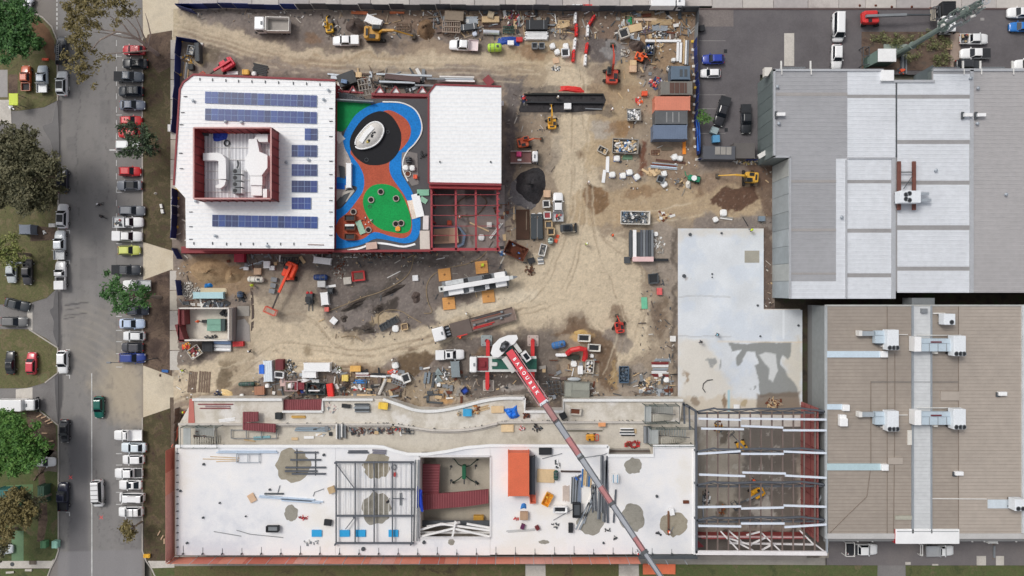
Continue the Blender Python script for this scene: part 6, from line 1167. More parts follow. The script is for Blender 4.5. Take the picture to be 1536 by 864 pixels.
def site_cabin(label,px,py,L,Wd,m,rot=0):return container('site_shed',label,px,py,L,Wd,2.7,m,rot,panel=[(.45,.6,.2,.75),(.7,.85,.2,.75)],pm=GREYD,cat='site shed',ribs=False)
SOILD=MR([(70,60,56),(92,80,74),(84,70,62)],.8,fine=.2);SOILB=MR([(104,82,60),(134,108,82),(84,66,50)],.7,fine=.2);SOILBK=MR([(34,32,34),(60,58,60),(46,42,44)],.8,fine=.2);SANDM=MR([(178,146,92),(196,164,106)],.6,fine=.1);SOILT=MR([(138,114,86),(166,140,108),(124,102,76)],.5,fine=.14)
# UPPER SITE EDGE
stack('pipe_bundle','black pipe lengths fanned out beside the school north wall',390,104,24,16,6,BLACK,-12,cat='pipe bundle',pn='pipe')
crate('crate','yellow crate against the school north wall',368,108,9,7,.8,YEL);sheets('sheet_stack','white sheets left of the yellow crate by the school',347,110,20,5,3,WHITE,4);bag('white bag right of the yellow crate by the school',380,110,7)
skip('skip_bin','grey skip of white scrap inside the blue fenced corner',286,75,9,13,1.2,GREY,-10,fill=[WHITED,GREY,CONC]);crate('dark_cabinet','long dark grey cabinet upright in the blue fenced corner',295.5,78,6,27,1.6,GREYD,2)
junk('scrap_pile','white and yellow scrap in the blue fenced corner',281,88,9,10,30,[WHITED,YEL,GREY,TIMB]);stack('timber_stack','long pale planks standing along the blue fence west of the school',279,106,26,8,4,[TIMB,GREY,WHITED],84,cat='timber',pn='plank');crate('black_box','black box below the scrap in the blue fenced corner',286,100,7,8,.9,BLACK)
heap('soil_heap','round dark soil heap left of the white bin on the upper haul road',533,38,18,16,1.6,SOILD);heap('soil_heap','rutted brown clay heap right of the large yellow excavator',638,43,17,17,1.9,SOILB)
container('storage_box','white box tilted behind the large yellow excavator',560,31,24,11,1.2,WHITE,-24,cat='storage box')
frame('steel_rack','flat brown steel rack behind the yellow excavator boom',605,41,20,12,M((120,100,84),.8),0,nx=5,ny=3)
sheets('orange_sheet','orange sheet by the top fence left end',539,19,25,4,2,M((206,116,76),.8),-3);sheets('orange_sheet','orange sheet by the top fence above the yellow excavator',596,19,22,3,2,M((206,116,76),.8),0)
sheets('plywood_stack','large brown plywood stack by the top fence',681,24,30,14,4,M((138,124,108),.85,0,.15),-2,th=.3);frame('formwork_grid','brown formwork grid below the brown plywood stack',677,41,26,16,M((148,132,118),.8),-2,nx=8,ny=2,r=.09,H_=.9)
stack('steel_stack','grey steel lengths right of the brown plywood stack',708,30,19,11,6,GAL,0,h=.4);crate('black_rack','black rack with white tubes left of the silver pipe',703,40,24,8,1.0,GREYD,7,m2=WHITED);bag('white and blue bag in a black tyre near the pickup',712,50,7,M((206,214,230),.7),20,h=.6)
sheets('timber_boards','beige boards crossed on each other by the top fence',736,29,26,9,3,TIMB,0,th=.2);sheets('timber_board','beige box lid lying on top of the crossed boards',736,22,9,9,3,M((176,160,134),.8),-14,z=.7,th=.12);stack('beam_stack','dark brown beams under the beige boards',738,38,28,7,3,M((84,66,60),.8),0)
pipes('silver_duct','silver round duct above the lime green tank',737,48.5,24,1,.45,M((206,210,216),.3,.4),-3,cat='duct');tank('water_tank','lime green tank trailer on the haul road beside the white pickup',742,71,21,.78,M((176,214,74),.4,0,.06),2)
junk('scrap_pile','pink, purple and black scrap by the top fence',768,28,13,13,50,[M((180,70,100),.7),BLACK,M((110,70,100),.8),RED2,WHITED,GREYD]);frame('reel_rack','green and black rack above the blue tarpaulin',763,45,16,10,M((36,70,60),.6),0,nx=6,ny=2)
cloth(760,62,.1,4.2,1.6,M((34,74,160),.6,0,.1),'tarpaulin','blue tarpaulin beside the lime green tank','tarpaulin');crate('white_box','white and blue box on the blue tarpaulin',766,64,9,6,.9,WHITE,0,z=.3);crate('red_box','red and white box at the end of the blue tarpaulin',779,59,9,6,.7,RED2,0)
crate('black_crate','long black crate above the white steel stack',805,37,32,13,1.3,BLACK,0,m2=GREY);stack('white_steel_stack','bright white steel stack below the long black crate',805,54,36,12,6,WHITE,0,h=.4,layers=2)
for u,lb in((802,'left'),(812.5,'right')):crate('dark_bin','small dark open bin, '+lb+' one of two under the white steel stack',u,69,8,8,.8,GREY,0,open_=True)
junk('timber_scrap','tan timber scrap below the top fence left of the water barriers',841,40,12,8,26,[TIMB,PLY,TIMBD],big=1.6);stack('timber_stack','timber planks near the top left of the water barriers',846,34,18,8,4,TIMB,-3,pn='plank',cat='timber');sheets('timber_board','single long plank lying toward the red water barriers',846,49,34,2.4,1,TIMB,-2)
for u,v,a,lb in((829,68,20,'white cube bag leftmost of the four by the water barriers'),(836,77,25,'white cube bag second from left by the water barriers'),(849,68,5,'white cube bag topmost beside the red barriers')):bag(lb,u,v,8.5,rot=a)
crate('white_bin','white bin with dark contents beside the red barriers',848,79,11,11,1,WHITE,5,open_=True);sheets('cardboard','flattened beige cardboard below the white cube bags',834,91,9,8,2,CARD,10);junk('debris_pile','small white rubble below the cardboard',833,102,8,4,18,[CONC,WHITED,GREYD])
def barrier(u,v,L,rot,m,lb,grp='water filled barriers'):
 t=thing('water_barrier',lb,'barrier',u,v,.1,rot,grp,h=.9);L=L/8;b=MB()
 b.loft([[(x_,-.32*q_,0),(x_,.32*q_,0),(x_,.32*q_,.25),(x_,.14*q_,.9),(x_,-.14*q_,.9),(x_,-.32*q_,.25)]for x_,q_ in((-L/2,.8),(-L/2+.1,1),(L/2-.1,1),(L/2,.8))]);b.build('shell',m,t)
 for q_ in(-.25,.25):MB().cyl((L*q_,0,.88),(L*q_,0,.96),.1,8).build('cap',GREYD,t)
BRD=M((214,44,44),.4,0,.06);BWH=M((236,236,236),.5,0,.04)
for u,v,L,r_,m,lb in[(863.5,26,16,88,BWH,'white barrier topmost in the left line'),(865,44,17,90,BRD,'red barrier upper in the left line'),(862.5,65,17,84,BWH,'white barrier lower in the left line'),(860.5,83,17,86,BRD,'red barrier lowest in the left line'),(888,29,16,58,BRD,'red barrier tilted at the top of the right line'),(882,45,16,88,BWH,'white barrier upper in the right line'),(880.5,71,15,82,BRD,'red barrier lower in the right line'),(878.5,89,16,86,BWH,'white barrier lowest in the right line'),(867,7.5,17,0,BWH,'white barrier lying on the concrete road'),(881,7.5,15,0,BRD,'red barrier lying on the concrete road')]:barrier(u,v,L,r_,m,lb)
crate('concrete_pit','square concrete pit ring with open middle near the dark heap',936,50,14,13,1.0,CONC,20,open_=True);sheets('plywood_stack','beige plywood sheets right of the concrete pit ring',953,42,20,11,3,PLY,12,th=.12);junk('purple_scrap','purple and brown scrap beside the beige plywood',969,44,8,6,24,[M((96,74,104),.7),TIMBD,WHITED])
cloth(944,30,.1,1.1,1.6,M((30,150,96),.6),'green_bag','small green bag near the top fence','bag');sheets('timber_boards','long beige boards along the top fence right of the green bag',968,29,34,4,2,M((206,182,160),.8),-2);stack('timber_stack','beige timber stack along the fence at the upper right',993,33,34,8,4,TIMB,0,pn='plank',cat='timber')
stack('steel_stack','pale grey steel sections below the beige timber stack',990,42,24,8,5,GAL,-3,h=.3);junk('grey_scrap','dark grey scrap above the white L shaped pipes',993,52,12,5,30,[GREYD,GREY,BLACK,WHITED]);heap('soil_heap','dark soil heap right of the round gravel pad',956,68,15,13,1.4,SOILD);junk('concrete_rubble','pale rubble heap between the gravel pad and orange machine',938,79,7,6,26,[CONC,CONCD,TIMBD])
excavator('mini_excavator','small orange machine with blade beside the dark soil heap',962,85,-20,-20,(226,100,50),.62,3.0,bucket=False)
crate('pallet_box','beige pallet box upper of two below the orange machine',950,94,9,7,.7,PLY,0);crate('pallet_box','beige pallet box lower of two below the orange machine',949.5,103,10,9,.8,CARD,0)
skip('equipment_cage','open grey cage bin with machinery under the white pipe',975,73,12,17,1.3,GREYD,0,fill=[WHITED,GREY,BLACK,BLUE]);junk('tool_pile','pale tool pile right of the grey cage bin',990,69,7,7,24,[TIMB,WHITED,GREY]);
stack('white_beam','long white beam lying horizontally near the car park fence',995,61,54,4.5,1,WHITE,0,h=.4);stack('white_beams','upright pair of white beams beside the fence above the site shed',1019,78,32,9,2,WHITE,88,h=.4);stack('white_beams','three steel channels in a row against the blue fence',1029,77,40,9,3,[GREY,WHITE,TIMB],88,h=.4);bag('white bag left of the upright white beams',1011,89,6)
site_cabin('blue grey flat-roofed site shed beside the car park fence',1021,109,27,19,M((92,108,124),.5,0,.07));tank('water_tank','small white tank beside the blue grey site shed',1003,103,8,.4,WHITED,90)
def cont(u,v,L,W_,m,lb,**k):container('shipping_container',lb,u,v,L,W_,2.6,m,0,**k)
cont(1015,132,46,19,M((120,116,110),.6,0,.1),'grey shipping container with brown timber panels on its roof',panel=[(.28,.42,.1,.9),(.44,.58,.1,.9),(.6,.74,.1,.9),(.76,.82,.1,.9)],pm=M((92,68,60),.8,0,.1))
cont(1009,155,51,20,M((208,130,106),.6,0,.1),'orange shipping container in the middle of the container row');cont(1007,176,47,19,M((96,98,100),.7,0,.2,1),'weathered dark grey shipping container below the orange one',panel=[(.34,.37,.1,.9),(.53,.56,.1,.9),(.72,.75,.1,.9)],pm=M((150,150,150),.7));cont(1005.5,198,49,20,M((104,118,140),.6,0,.08),'blue grey shipping container lowest in the container row')
junk('red_blue_scrap','red and blue scrap with hoses left of the grey container',985,125,12,9,46,[RED2,NAVY,WHITED,M((220,130,110),.7),M((70,90,140),.6)]);crate('orange_bin','orange box left of the orange container',967,140,8,6,.8,ORANGE,0);junk('orange_hoses','small orange and white heap left of the containers',959,151,5,5,20,[HIVO,WHITED,RED2])
skip('skip_bin','skip piled with white and grey rubbish left of the containers',951,172,20,17,.9,CONCD,2,fill=[WHITED,CONC,GREY,M((90,96,104),.7),WHITE],n=70)
skip('skip_bin','large skip heaped with pale timber and white rubbish',938,219,38,21,1.2,CONCD,-3,fill=[PLY,WHITED,TIMB,GREY,BBLUE,WHITE,CONC],n=150);skip('mesh_bin','small tilted metal bin left of the heaped skip',904,225,14,9,.7,CONC,-28,fill=[GREYD,BLACK,TIMB],n=14)
bag('white bag on a blue pallet under the heaped skip',926,237,9,under=BLUE);sheets('green_sheet','pale green sheet beside the bag under the heaped skip',941,236,15,7,2,M((104,136,108),.7));
for i,(u,v)in enumerate([(919,261.5),(935,263),(945,258),(956,265)]):bag('white bulk bag, '+['leftmost','second from left','third and highest','rightmost, turned like a diamond'][i]+' in the row under the skip',u,v,9,rot=(0,4,8,35)[i],under=BLUE,group='row of white bulk bags')
sheets('white_panel','narrow white panel upright left of the bag row',911,247,5,24,2,WHITE,-3);sheets('white_panel','shorter white panel leaning lower left of the bag row',906,264,5,20,2,WHITE,-6)
sheets('orange_board','bright orange board upright below the blue grey container',1026,220,4.5,24,2,M((240,140,40),.6),0);stack('steel_stack','silver and rusty steel sections on the ground near the white bags',996,249,44,9,4,[GAL,STEELB,M((120,60,44),.8)],-5,h=.25);stack('dark_beam','long dark beam above the silver steel sections',1006,242,46,4,1,M((96,66,56),.8),-6)
bag('white bag, left of the pair near the orange board',1013,235,9,rot=20);bag('white bag, right of the pair near the orange board',1021,237,8,rot=-10);bag('round white bag topmost at the end of the silver steel',997,260,8.5,rot=12);bag('round white bag just below the dark square bin',997,276,9,rot=40);crate('dark_bin','dark square bin between two white bags',991,269,10,9,.8,GREY,-20,open_=True)
junk('timber_scrap','scattered pale timber offcuts left of the white bags',978,259,14,4,18,[TIMB,PLY],big=1.6);frame('steel_mesh','brown steel mesh sheet below the containers',983,229,12,7,RUST,0,nx=5,ny=3,r=.03,H_=.08);stack('planks','brown planks lying below the blue grey container',1001,223,18,5,3,M((120,108,92),.8),0,pn='plank',cat='timber')
junk('grey_scrap','beige and grey scrap pile beside the green machine',1019,273,8,6,28,[TIMB,GREY,TIMBD]);heap('stone','pale boulder beside the green machine',1033,276,6,8,.9,M((226,222,214),.8),cat='boulder')
t=thing('concrete_pump','green pump machine with white bags beside the pale boulder','pump',1042,268,.1,-15,h=.8);b=MB();b.rbox(-1.2,1,-.5,.5,.3,1.0,.15);b.build('body',M((40,130,96),.5),t);b=MB();b.cyl((-.2,0,1.0),(-.2,0,1.3),.5,12);b.build('hopper',WHITE,t);wheels(t,(.7,),.7,.4,.25);b=MB();b.tube([(-1.2,0,.6),(-1.8,.4,.4),(-2,1,.3)],.08);b.build('hose',GREEN,t)
junk('rock_pile','row of small pale rocks and rubbish at the foot of the blue fence corner',1125,243,22,3,50,[M((196,180,110),.8),WHITED,TIMB,GREYD]);stack('white_tray','white trays and pipe lying near the pale slab',1090,327,20,5,2,[WHITED,CONCD],-8);bag('round white sack beside the white pipe near the slab',1086,319,10,h=.6);bag('white sack left end of the white pipe near the slab',1074,329,8,rot=25,h=.6);crate('grey_chest','small grey blue chest beside the warehouse wall',1143,328,9,7,.8,M((120,134,146),.6));stack('black_pole','thin black pole lying diagonally above the slab',1118,332,18,1.5,1,BLACK,-60,h=.1)
crate('bin_grey','pale grey wheelie bin beside the tilted black pickup',1072,195.5,10,9,1.1,M((150,166,168),.6),-20,z=.08,cat='wheelie bin');crate('bin_blue','light blue wheelie bin below the pale grey one',1074.5,208,10,10,1.1,M((88,150,190),.6),4,z=.08,cat='wheelie bin')
t=container('garden_shed','low dark flat-roofed shed with louvred grey panel at the end of the car park',1079,229,46,19,2.6,M((84,86,92),.7,0,.08),-1,ribs=False,cat='shed',panel=[(.36,.52,.35,.95),(.54,.7,.35,.95),(.72,.88,.35,.95)],pm=M((150,146,140),.6))
container('annex','plain dark annex roof between the shed and the warehouse wall',1117,226,30,22,2.2,M((98,94,92),.8,0,.1),0,ribs=False,cat='shed')
cloth(1073,239,.1,2.2,.6,M((180,190,200),.6),'plastic_sheet','crumpled pale plastic sheet under the dark shed','plastic sheet')
for u,v in((1088,77),(1089,195)):b=MB();b.box(-.3,.3,-.35,.35,0,.03);o=b.build('drain_grate',BLACK,None,(X(u),Y(v),.075));tag(o,'square black drain grate in the car park '+('beside the blue hatchback'if v<100 else 'beside the two bins'),'drain')
crate('black_box','black meter box against the blue fence at the top of the car park',1053,42,8,8,.8,BLACK,10)
tr=thing('trench_box','black lined drainage trench with two shoring rails','trench',raw=True)
slab('lining',[(778,165),(786,142),(800,139),(905,140),(909,150),(903,165),(860,168),(780,168)],.06,.26,SOILBK,tr)
slab('shoring_wall',[(790,152),(905,153),(905,155),(790,154)],.2,.9,BLACK,tr);slab('shoring_wall',[(786,140),(904,140.5),(904,142),(786,142)],.2,.7,M((40,42,40),.9),tr);slab('pipe_length',[(878,162),(903,163),(903,164.5),(878,163.5)],.3,.5,GREY,tr)
crate('white_box','white box standing over the black trench',851.5,159,10,8,1,WHITE);cloth(855,134,.1,4.7,1.1,M((214,48,44),.6),'red_mesh','bunched red barrier mesh above the black trench','barrier mesh',rot=-2);junk('red_blue_scrap','red and blue tool heap at the left end of the trench',786,148,4,6,18,[RED2,NAVY,WHITED])
heap('gravel_heap','black gravel heap beside the red framed room',796,278,30,31,2.2,SOILBK,seed=3);heap('gravel_heap','low grey gravel spill under the black gravel heap',786,288,32,34,.7,MR([(98,96,98),(118,114,114),(84,82,84)],.6),seed=5)
crate('pallet_box','beige pallet box topmost of the bins beside the white pickup',820.5,290.5,10,10,.8,CARD)
for v,u,m2,lb in((306,819.5,BLACK,'white bin with black contents'),(323,821,M((150,60,66),.7),'white bin with red contents'),(337,823,GREYD,'beige bin with grey contents'),(347.5,826.5,BLACK,'beige bin with a round black hole')):crate('open_bin',lb+' in the column left of the white pickup',u,v,10,10,.9,WHITED if v<330 else TIMB,2,open_=True,m2=m2)
tank('white_drum','round white and green drum below the column of bins',826,361,9,.5,M((200,222,212),.5),90);stack('red_board','red boards leaning beside the white and green drum',835,358,5,14,2,ORANGE,-18)
rp_=thing('road_plate_stack','rust brown steel plate stack left of the black waterproofing rolls','steel plates',784,337,.1,0);
for i in range(3):MB().cbox(0,0,.12+i*.1,2.5,5.6,.09,0,.01*i).build('plate',M((72,48,34),.8,0,.25,1),rp_)
MB().box(.6,.8,-1,2.4,.42,.5).build('lug',TIMBD,rp_)
stack('yellow_timber','pale upright timber at the left side of the rust brown plates',771,320,2,26,1,PLY,0);sheets('black_roll_stack','two long dark grey sheet bundles with white ends',805.5,340,18,37,4,M((62,68,72),.7,0,.1),0,th=.2);stack('seam_strip','thin pale strip along the middle of the dark grey bundles',806,342,1,36,1,GREY,0,z=1.0,h=.06)
bag('white bag at the upper left end of the dark grey bundles',800,323,7);bag('white bag at the upper right end of the dark grey bundles',810,322,7)
skip('rusty_skip','rusty brown open skip tilted below the rust brown plates',774,376,32,20,1.4,RUST,-25,fill=[M((60,36,26),.9),RUST,BBLUE],n=10);junk('scrap_pile','white and blue scrap at the lower left of the rusty skip',752,379,6,5,22,[WHITED,BBLUE,WHITE]);crate('machine_part','black machine part at the right end of the rusty skip',797,391,10,8,.7,BLACK,20)
skip('white_skip','narrow white skip with rubble below the dark grey bundles',814,375,9,17,1,WHITED,-14,fill=[GREYD,CONCD],n=16);stack('white_panels','grey and white striped panel stack below the narrow white skip',811,391,10,11,4,[WHITED,GREY],4,h=.5);junk('dark_heap','reddish brown broken timber heap under the white skip',795,406,8,8,30,[M((84,52,42),.9),M((110,80,60),.9)],h=.8)
pf=thing('red_canopy','red steel canopy beam with white triangular sails north of the playground','canopy',raw=True)
beam((557,141),(643,143),6.6,.5,.5,'beam',RED,pf);beam((501,136),(545,139),6.6,.3,.4,'beam',RED,pf);beam((557,146),(640,147.5),6.0,.4,.4,'beam',RED,pf)
for u,w_ in((529,6),(569,7),(593,7),(633,7),(508,5)):
 MB().prism(P([(u-w_,138.5),(u+w_,138.5),(u,130)],6.6),6.3,6.5).build('sail',WHITE,pf)
 for a in((u-w_,139),(u+w_,139)):beam(a,(u,129),6.8,.2,.3,'sail_frame',RED,pf)
for u in(565,590,615,640):MB().box(X(u,6.4)-.1,X(u,6.4)+.1,Y(142,6.4)-.1,Y(142,6.4)+.1,0,6.2).build('post',RED,pf)
for i,(v,L,u,m)in enumerate([(112,88,604,GAL),(118,30,655,GREY),(123,56,596,GAL),(128,40,640,GREY)]):stack('steel_beam','long '+['galvanised beam topmost','grey beam right of the brown roll','galvanised beam under the brown roll','grey beam nearest the hall roof'][i]+' in the rack north of the playground',u,v,L,3.6,1,m,-2,h=.5,z=1.0)
sheets('brown_roll','brown rolled sheet lying on the beams north of the playground',604,117,54,8,3,M((98,80,78),.8,0,.1),-5,z=1.3);stack('white_duct','white and grey duct lengths beside the hall roof corner',684,118,56,9,3,[WHITE,GAL,WHITED],-1,h=.5,z=.6);stack('dark_beams','dark beams lying under the rack north of the playground',600,126,80,12,5,BLACK,-1,h=.3)
sheets('red_panel','dark red panel leaning at the north side of the hall roof',733,121,12,14,2,M((140,64,68),.7),42,z=.8)
crate('black_machine','black covered machine between the school and the stair tower',520,118,26,18,2.2,M((34,38,42),.5,0,.2,2),20);crate('beige_box','small beige box on the black covered machine',538,112,8,7,.6,PLY,0,z=2.4);crate('blue_drum_box','shiny blue box on the black covered machine',516,122,8,5,.7,M((96,130,170),.3),-10,z=2.3)
frame('stair_tower','grey scaffold stair tower beside the black covered machine',548,131,18,24,M((140,134,126),.6),10,nx=4,ny=3,H_=4.5,r=.08,cat='scaffold');beam((501,139),(543,152),5.5,1.0,.3,'gangway',GREY,tag(bpy.data.objects.new('gangway_deck',None),'sloping grey gangway from the school roof edge to the stair tower','gangway'));COL.objects.link(bpy.data.objects['gangway_deck'])
frame('walkway_frame','dark scaffold frame above the green corner of the playground',522,146,44,9,GREYD,-12,nx=8,ny=1,H_=6.2,z=.1,cat='scaffold')
# WEST YARD
crate('red_cabinet','dark red cabinet beside the school south wall',358.5,387,14,12,1.4,M((170,44,66),.6),0);stack('steel_tube','long pale tube lying diagonally below the school south wall',374,398,47,1.8,1,GAL,18,h=.2);crate('timber_box','pinkish timber box above the white water tank',386,407,10,9,.8,CARD);tank('white_tank','white rectangular water tank with tap at the left of the orange boom lift',383.5,419,24,.55,M((230,226,214),.5),-2)
crate('white_box','white octagonal box above the orange boom lift',400,397,9,10,.8,WHITE);crate('white_box','small white box left of the orange boom lift turret',408,402,7,6,.6,WHITE);crate('white_box','small white box under the diagonal pale tube',369,403,7,4,.5,WHITE);
frame('black_rack','black steel rack behind the orange boom lift',434,391,25,9,BLACK,0,nx=6,ny=2,H_=.8);stack('panel_rack','grey panel rack with white stripes under the orange boom',409,428,9,26,3,GREY,-10,h=.8,layers=1);container('storage_box','long white rounded box below the school south-east wall',483,391,25,9,1.0,WHITE,-7,cat='storage box')
tank('blue_tank','dark blue tank below the long white box',481,416,21,.55,M((28,56,110),.5),0);crate('grey_box','pale grey square box under the dark blue tank',482,426,11,9,.9,M((196,196,196),.6));sheets('white_sheet','white bent sheet right of the pale grey box',496,430,16,4,1,WHITE,8);tank('black_drum','black round drum under the white bent sheet',496,436,10,.6,BLACK,0)
container('white_cabinet','upright white cabinet left of the landscaped bed',486.5,448,10,18,1.3,WHITE,6,cat='cabinet',ribs=False);crate('red_cap','small red and white drum below the upright white cabinet',490,464,6,6,.7,M((220,110,100),.6));crate('pit_cover','pale square pit cover on grey surround in the planted bed',500.5,481,9,9,.5,WHITE,-40)
tank('blue_drum','blue round drum beside the earth trench',360,441.5,9,.55,M((70,96,130),.5),90);junk('black_cable','black cables around the blue round drum',361,446,9,7,16,[BLACK],big=1.3,h=.2)
container('long_crate','pale blue long beam crate on beige boards above the small roofless building',312,443,44,9,1.1,M((172,206,212),.5,0,.06),0,cat='crate',ribs=False);sheets('beige_board','beige boards behind the pale blue long crate',320,436,40,8,2,M((206,190,160),.8),-2);cloth(313,428,.1,1.4,.9,M((30,120,190),.5),'blue_bag','bright blue bag behind the beige boards','bag',h=.6)
junk('rubble','pale broken concrete rubble beside the blue hoarding',284,434,16,12,120,[CONC,CONCW,CONCD],big=.45,h=.5);junk('black_timber','dark scrap along the north wall of the roofless building',322,456,22,5,40,[BLACK,GREYD,M((70,80,96),.6)],big=1.2);stack('plank','pale planks beside the north wall of the roofless building',298,457,26,4,2,WHITED,-2)
heap('soil_heap','broad tan soil heap between the school and the roofless building',315,408,40,24,1.5,SOILT,seed=9);heap('soil_heap','smaller tan soil heap beside the white water tank',350,412,22,16,1.2,SOILT,seed=2)
PITS=MR([(58,50,46),(84,76,70),(68,60,54)],.7,fine=.25)
for u,v,rx,ry,h_,a,lb in((530,458,30,6,.9,24,'long dark soil ridge across the planted bed'),(588,436,26,6,.8,24,'dark soil ridge nearer the playground in the planted bed'),(552,494,16,7,.8,-10,'dark soil mound left of the sand island'),(568,462,10,6,.8,30,'small dark mound above the sand island'),(624,446,12,10,.6,60,'low grey mound left of the lower left orange mat'),(516,478,9,7,.6,0,'low dark mound beside the pale pit cover')):heap('soil_mound',lb,u,v,rx,ry,h_,PITS if v!=446 else SOILD,rot=a,jag=.3)
sb=thing('gatehouse','small roofless gatehouse with white wall tops and dark red entry screen','building',raw=True);q_=3.0
slab('floor',[(271,463),(342,463),(342,510),(271,510)],.1,.35,M((208,200,188),.8,0,.14,.7),sb)
for pl in([(268,461.5),(343,461.5),(343,463.5),(268,463.5)],[(341.5,463),(343.5,463),(343.5,511),(341.5,511)],[(268,509.5),(343,509.5),(343,511.5),(268,511.5)]):slab('wall',pl,.1,q_,M((222,216,208),.7,0,.06),sb)
slab('wall',[(267,463),(269,463),(269,510),(267,510)],.1,q_,RED,sb);slab('side_wall',[(344,462),(350,461),(350,512),(344,511)],.1,1.6,M((138,128,126),.8,0,.1),sb);slab('entry_screen',[(262,487),(268,486),(277,511),(269,514)],1.0,3.0,M((112,50,52),.7),sb);slab('entry_screen',[(268,464),(276,464),(277,487),(268,487)],.3,2.6,M((116,52,54),.7),sb)
stack('green_sheets','pale green panel stack inside the roofless gatehouse',321,487.5,21,18,2,M((120,164,146),.6,0,.05),0,z=.4,h=.8,gap=.04,jitter=0,pn='panel');crate('dark_box','dark open box at the right end of the green panels',334.5,487.5,6,18,.8,M((56,74,74),.6),0,z=.4);junk('floor_scrap','dark scrap in the corners of the roofless gatehouse',316,506,12,3,14,[BLACK,GREYD],z=.4);crate('black_crate','small black crate left of the green panels',307,482,8,4,.6,BLACK,0,z=.4);junk('corner_scrap','black scrap in the upper right corner of the gatehouse',335,470,5,4,16,[BLACK],z=.4)
junk('orange_hoses','orange and yellow hoses below the gatehouse corner',279,519,6,5,30,[HIVO,YEL,RED2]);skip('skip_bin','tilted pale skip of rubbish below the gatehouse',292,528,18,15,1.1,CONC,35,fill=[RED,WHITED,TIMB,GREY],n=34);crate('black_drum_box','black bin against the gatehouse south wall',311,520,15,14,1.2,BLACK,0)
pipes('white_tubes','white and blue tubes along the gatehouse south wall',334,519,26,3,.32,[WHITE,WHITE,M((150,176,214),.5)],-2);crate('red_machine','red machine at the end of the white tubes',357,516,15,7,.9,RED2,2)
for i,(u,w_)in enumerate(((288.5,13),(306.5,18))):stack('steel_mat','brown slatted ground mat, '+['narrow left','wide right'][i]+' one at the west site gate',u,573,32,w_,5,M((122,104,90),.85),84 if i==0 else 86,h=.12,cat='ground mat',jitter=.02,gap=.25,pn='slat')
for i,(pts,lb)in enumerate([([(378,432),(380,470),(378,508)],'straight dark trench edge right of the gatehouse')]):
 b=MB();b.strip(P(pts),.5,.1,.06);tag(b.build('trench_edge',SOILD,None),lb,'trench')
MB().prism(P(R(357,459,375,474)),.05,.32).build('concrete_pad',CONCD)['kind']='structure';MB().prism(P([(357,480),(368,478),(375,488),(376,512),(355,512)]),.05,.26).build('concrete_pad',M((156,150,146),.85,0,.1))['kind']='structure'
for pts,lb in[([(495,466),(520,456),(545,446),(570,438),(598,424),(612,412),(618,400),(621,383)],'tan edging running from the red cap drum up to the playground'),([(636,470),(648,468),(642,452),(640,430),(650,412),(672,402),(700,396),(724,384),(740,362)],'long curved tan edging around the upper left orange mat'),([(570,494),(567,480),(570,470),(582,465),(600,466),(616,475),(632,484)],'looped tan edging around the sand island'),([(512,506),(522,504),(534,505),(544,512)],'short tan edging at the bottom of the planted bed')]:
 b=MB();sm=smoothline(pts,5);b.strip(P(sm),.14,.2,.08);tag(b.build('garden_edging',M((148,130,104),.85,0,.2,2),None),lb,'garden edging')
stack('slatted_grid','dark slatted frame inside the looped edging',583,486,30,9,8,GREYD,30,h=.2,cat='frame',jitter=.05);frame('ladder','dark ladder frame lying inside the looped edging',584,485,30,9,GREYD,30,nx=6,ny=1);bag('round white cover beside the looped edging',593,493,10,h=.5);crate('timber_box','small timber frame box right of the round white cover',607,490,9,9,.5,TIMB,10,open_=True,m2=TIMBD)
crate('red_grab','red grab frame with pale box left of the planted bed',538,414,18,14,.5,RED2,6,open_=True,m2=MUD);crate('pale_box','pale box at the lower left of the red grab frame',521,421,11,10,.7,CONC,6);crate('white_pit','small white pit cover on a timber pallet in the planted bed',623,417,8,8,.4,WHITE,4)
for u,v,L,a,lb in((592,411,26,27,'thin white strip lying along the tan edging'),(526,386,20,0,'white strip just below the playground edge at left'),(660,388,16,12,'short white strip below the red frame'),(632,387,8,0,'tiny white strip below the playground edge')):stack('white_strip',lb,u,v,L,1.6,1,WHITED,a,h=.1)
junk('edge_rubble','loose rubble and offcuts along the playground south edge',560,384,55,6,90,[CONCD,TIMBD,CONC,GREYD,RUST],big=.6,h=.25);junk('edge_rubble','loose rubble between the long white box and the planted bed',510,400,14,18,60,[CONCD,TIMBD,CONC,RUST],big=.5,h=.25)
for u,v,w_,l_,m,lb in((500,358,9,6,M((58,48,46),.9),'a'),):pass
stack('white_planks','white planks across the right edge of the red frame',744,346,30,4,2,WHITED,52,z=.4,h=.2);sheets('white_plank','yellow plank lying on the unfinished floor',719,341,32,2,1,PLY,-24,z=.35);bag('white sack in the red framed room',722,356,9,h=.5,z=.3);crate('white_bin','round white bin on the unfinished floor',734,337,7,7,.7,WHITED,0,z=.3);crate('red_tool','small red trolley on the unfinished floor',674,334,6,6,.7,ORANGE,0,z=.3)
container('white_bench','upright white box beside the blue path at the playground left edge',523,263,6.5,34,1.0,WHITE,0,z=PZ,cat='box',ribs=False);sheets('green_sheet','pale green sheet on the orange playground surface',541,341,9,20,2,M((150,186,162),.7),22,z=PZ+.06);
for v,lb in((327,'topmost'),(341,'middle'),(355,'lowest')):crate('dark_planter','dark rectangular planter box, '+lb+' of three at the playground lower left',525,v,15,8,.5,RUST,0,z=PZ+.05,open_=True,m2=BLACK)
sheets('white_sheet','white sheet across the middle dark planter',524,338,14,3,1,WHITED,2,z=PZ+.9);bag('orange rag pile between two planter rings on the green oval',596.5,343,7,M((230,150,50),.7),h=.4,z=PZ+.06)
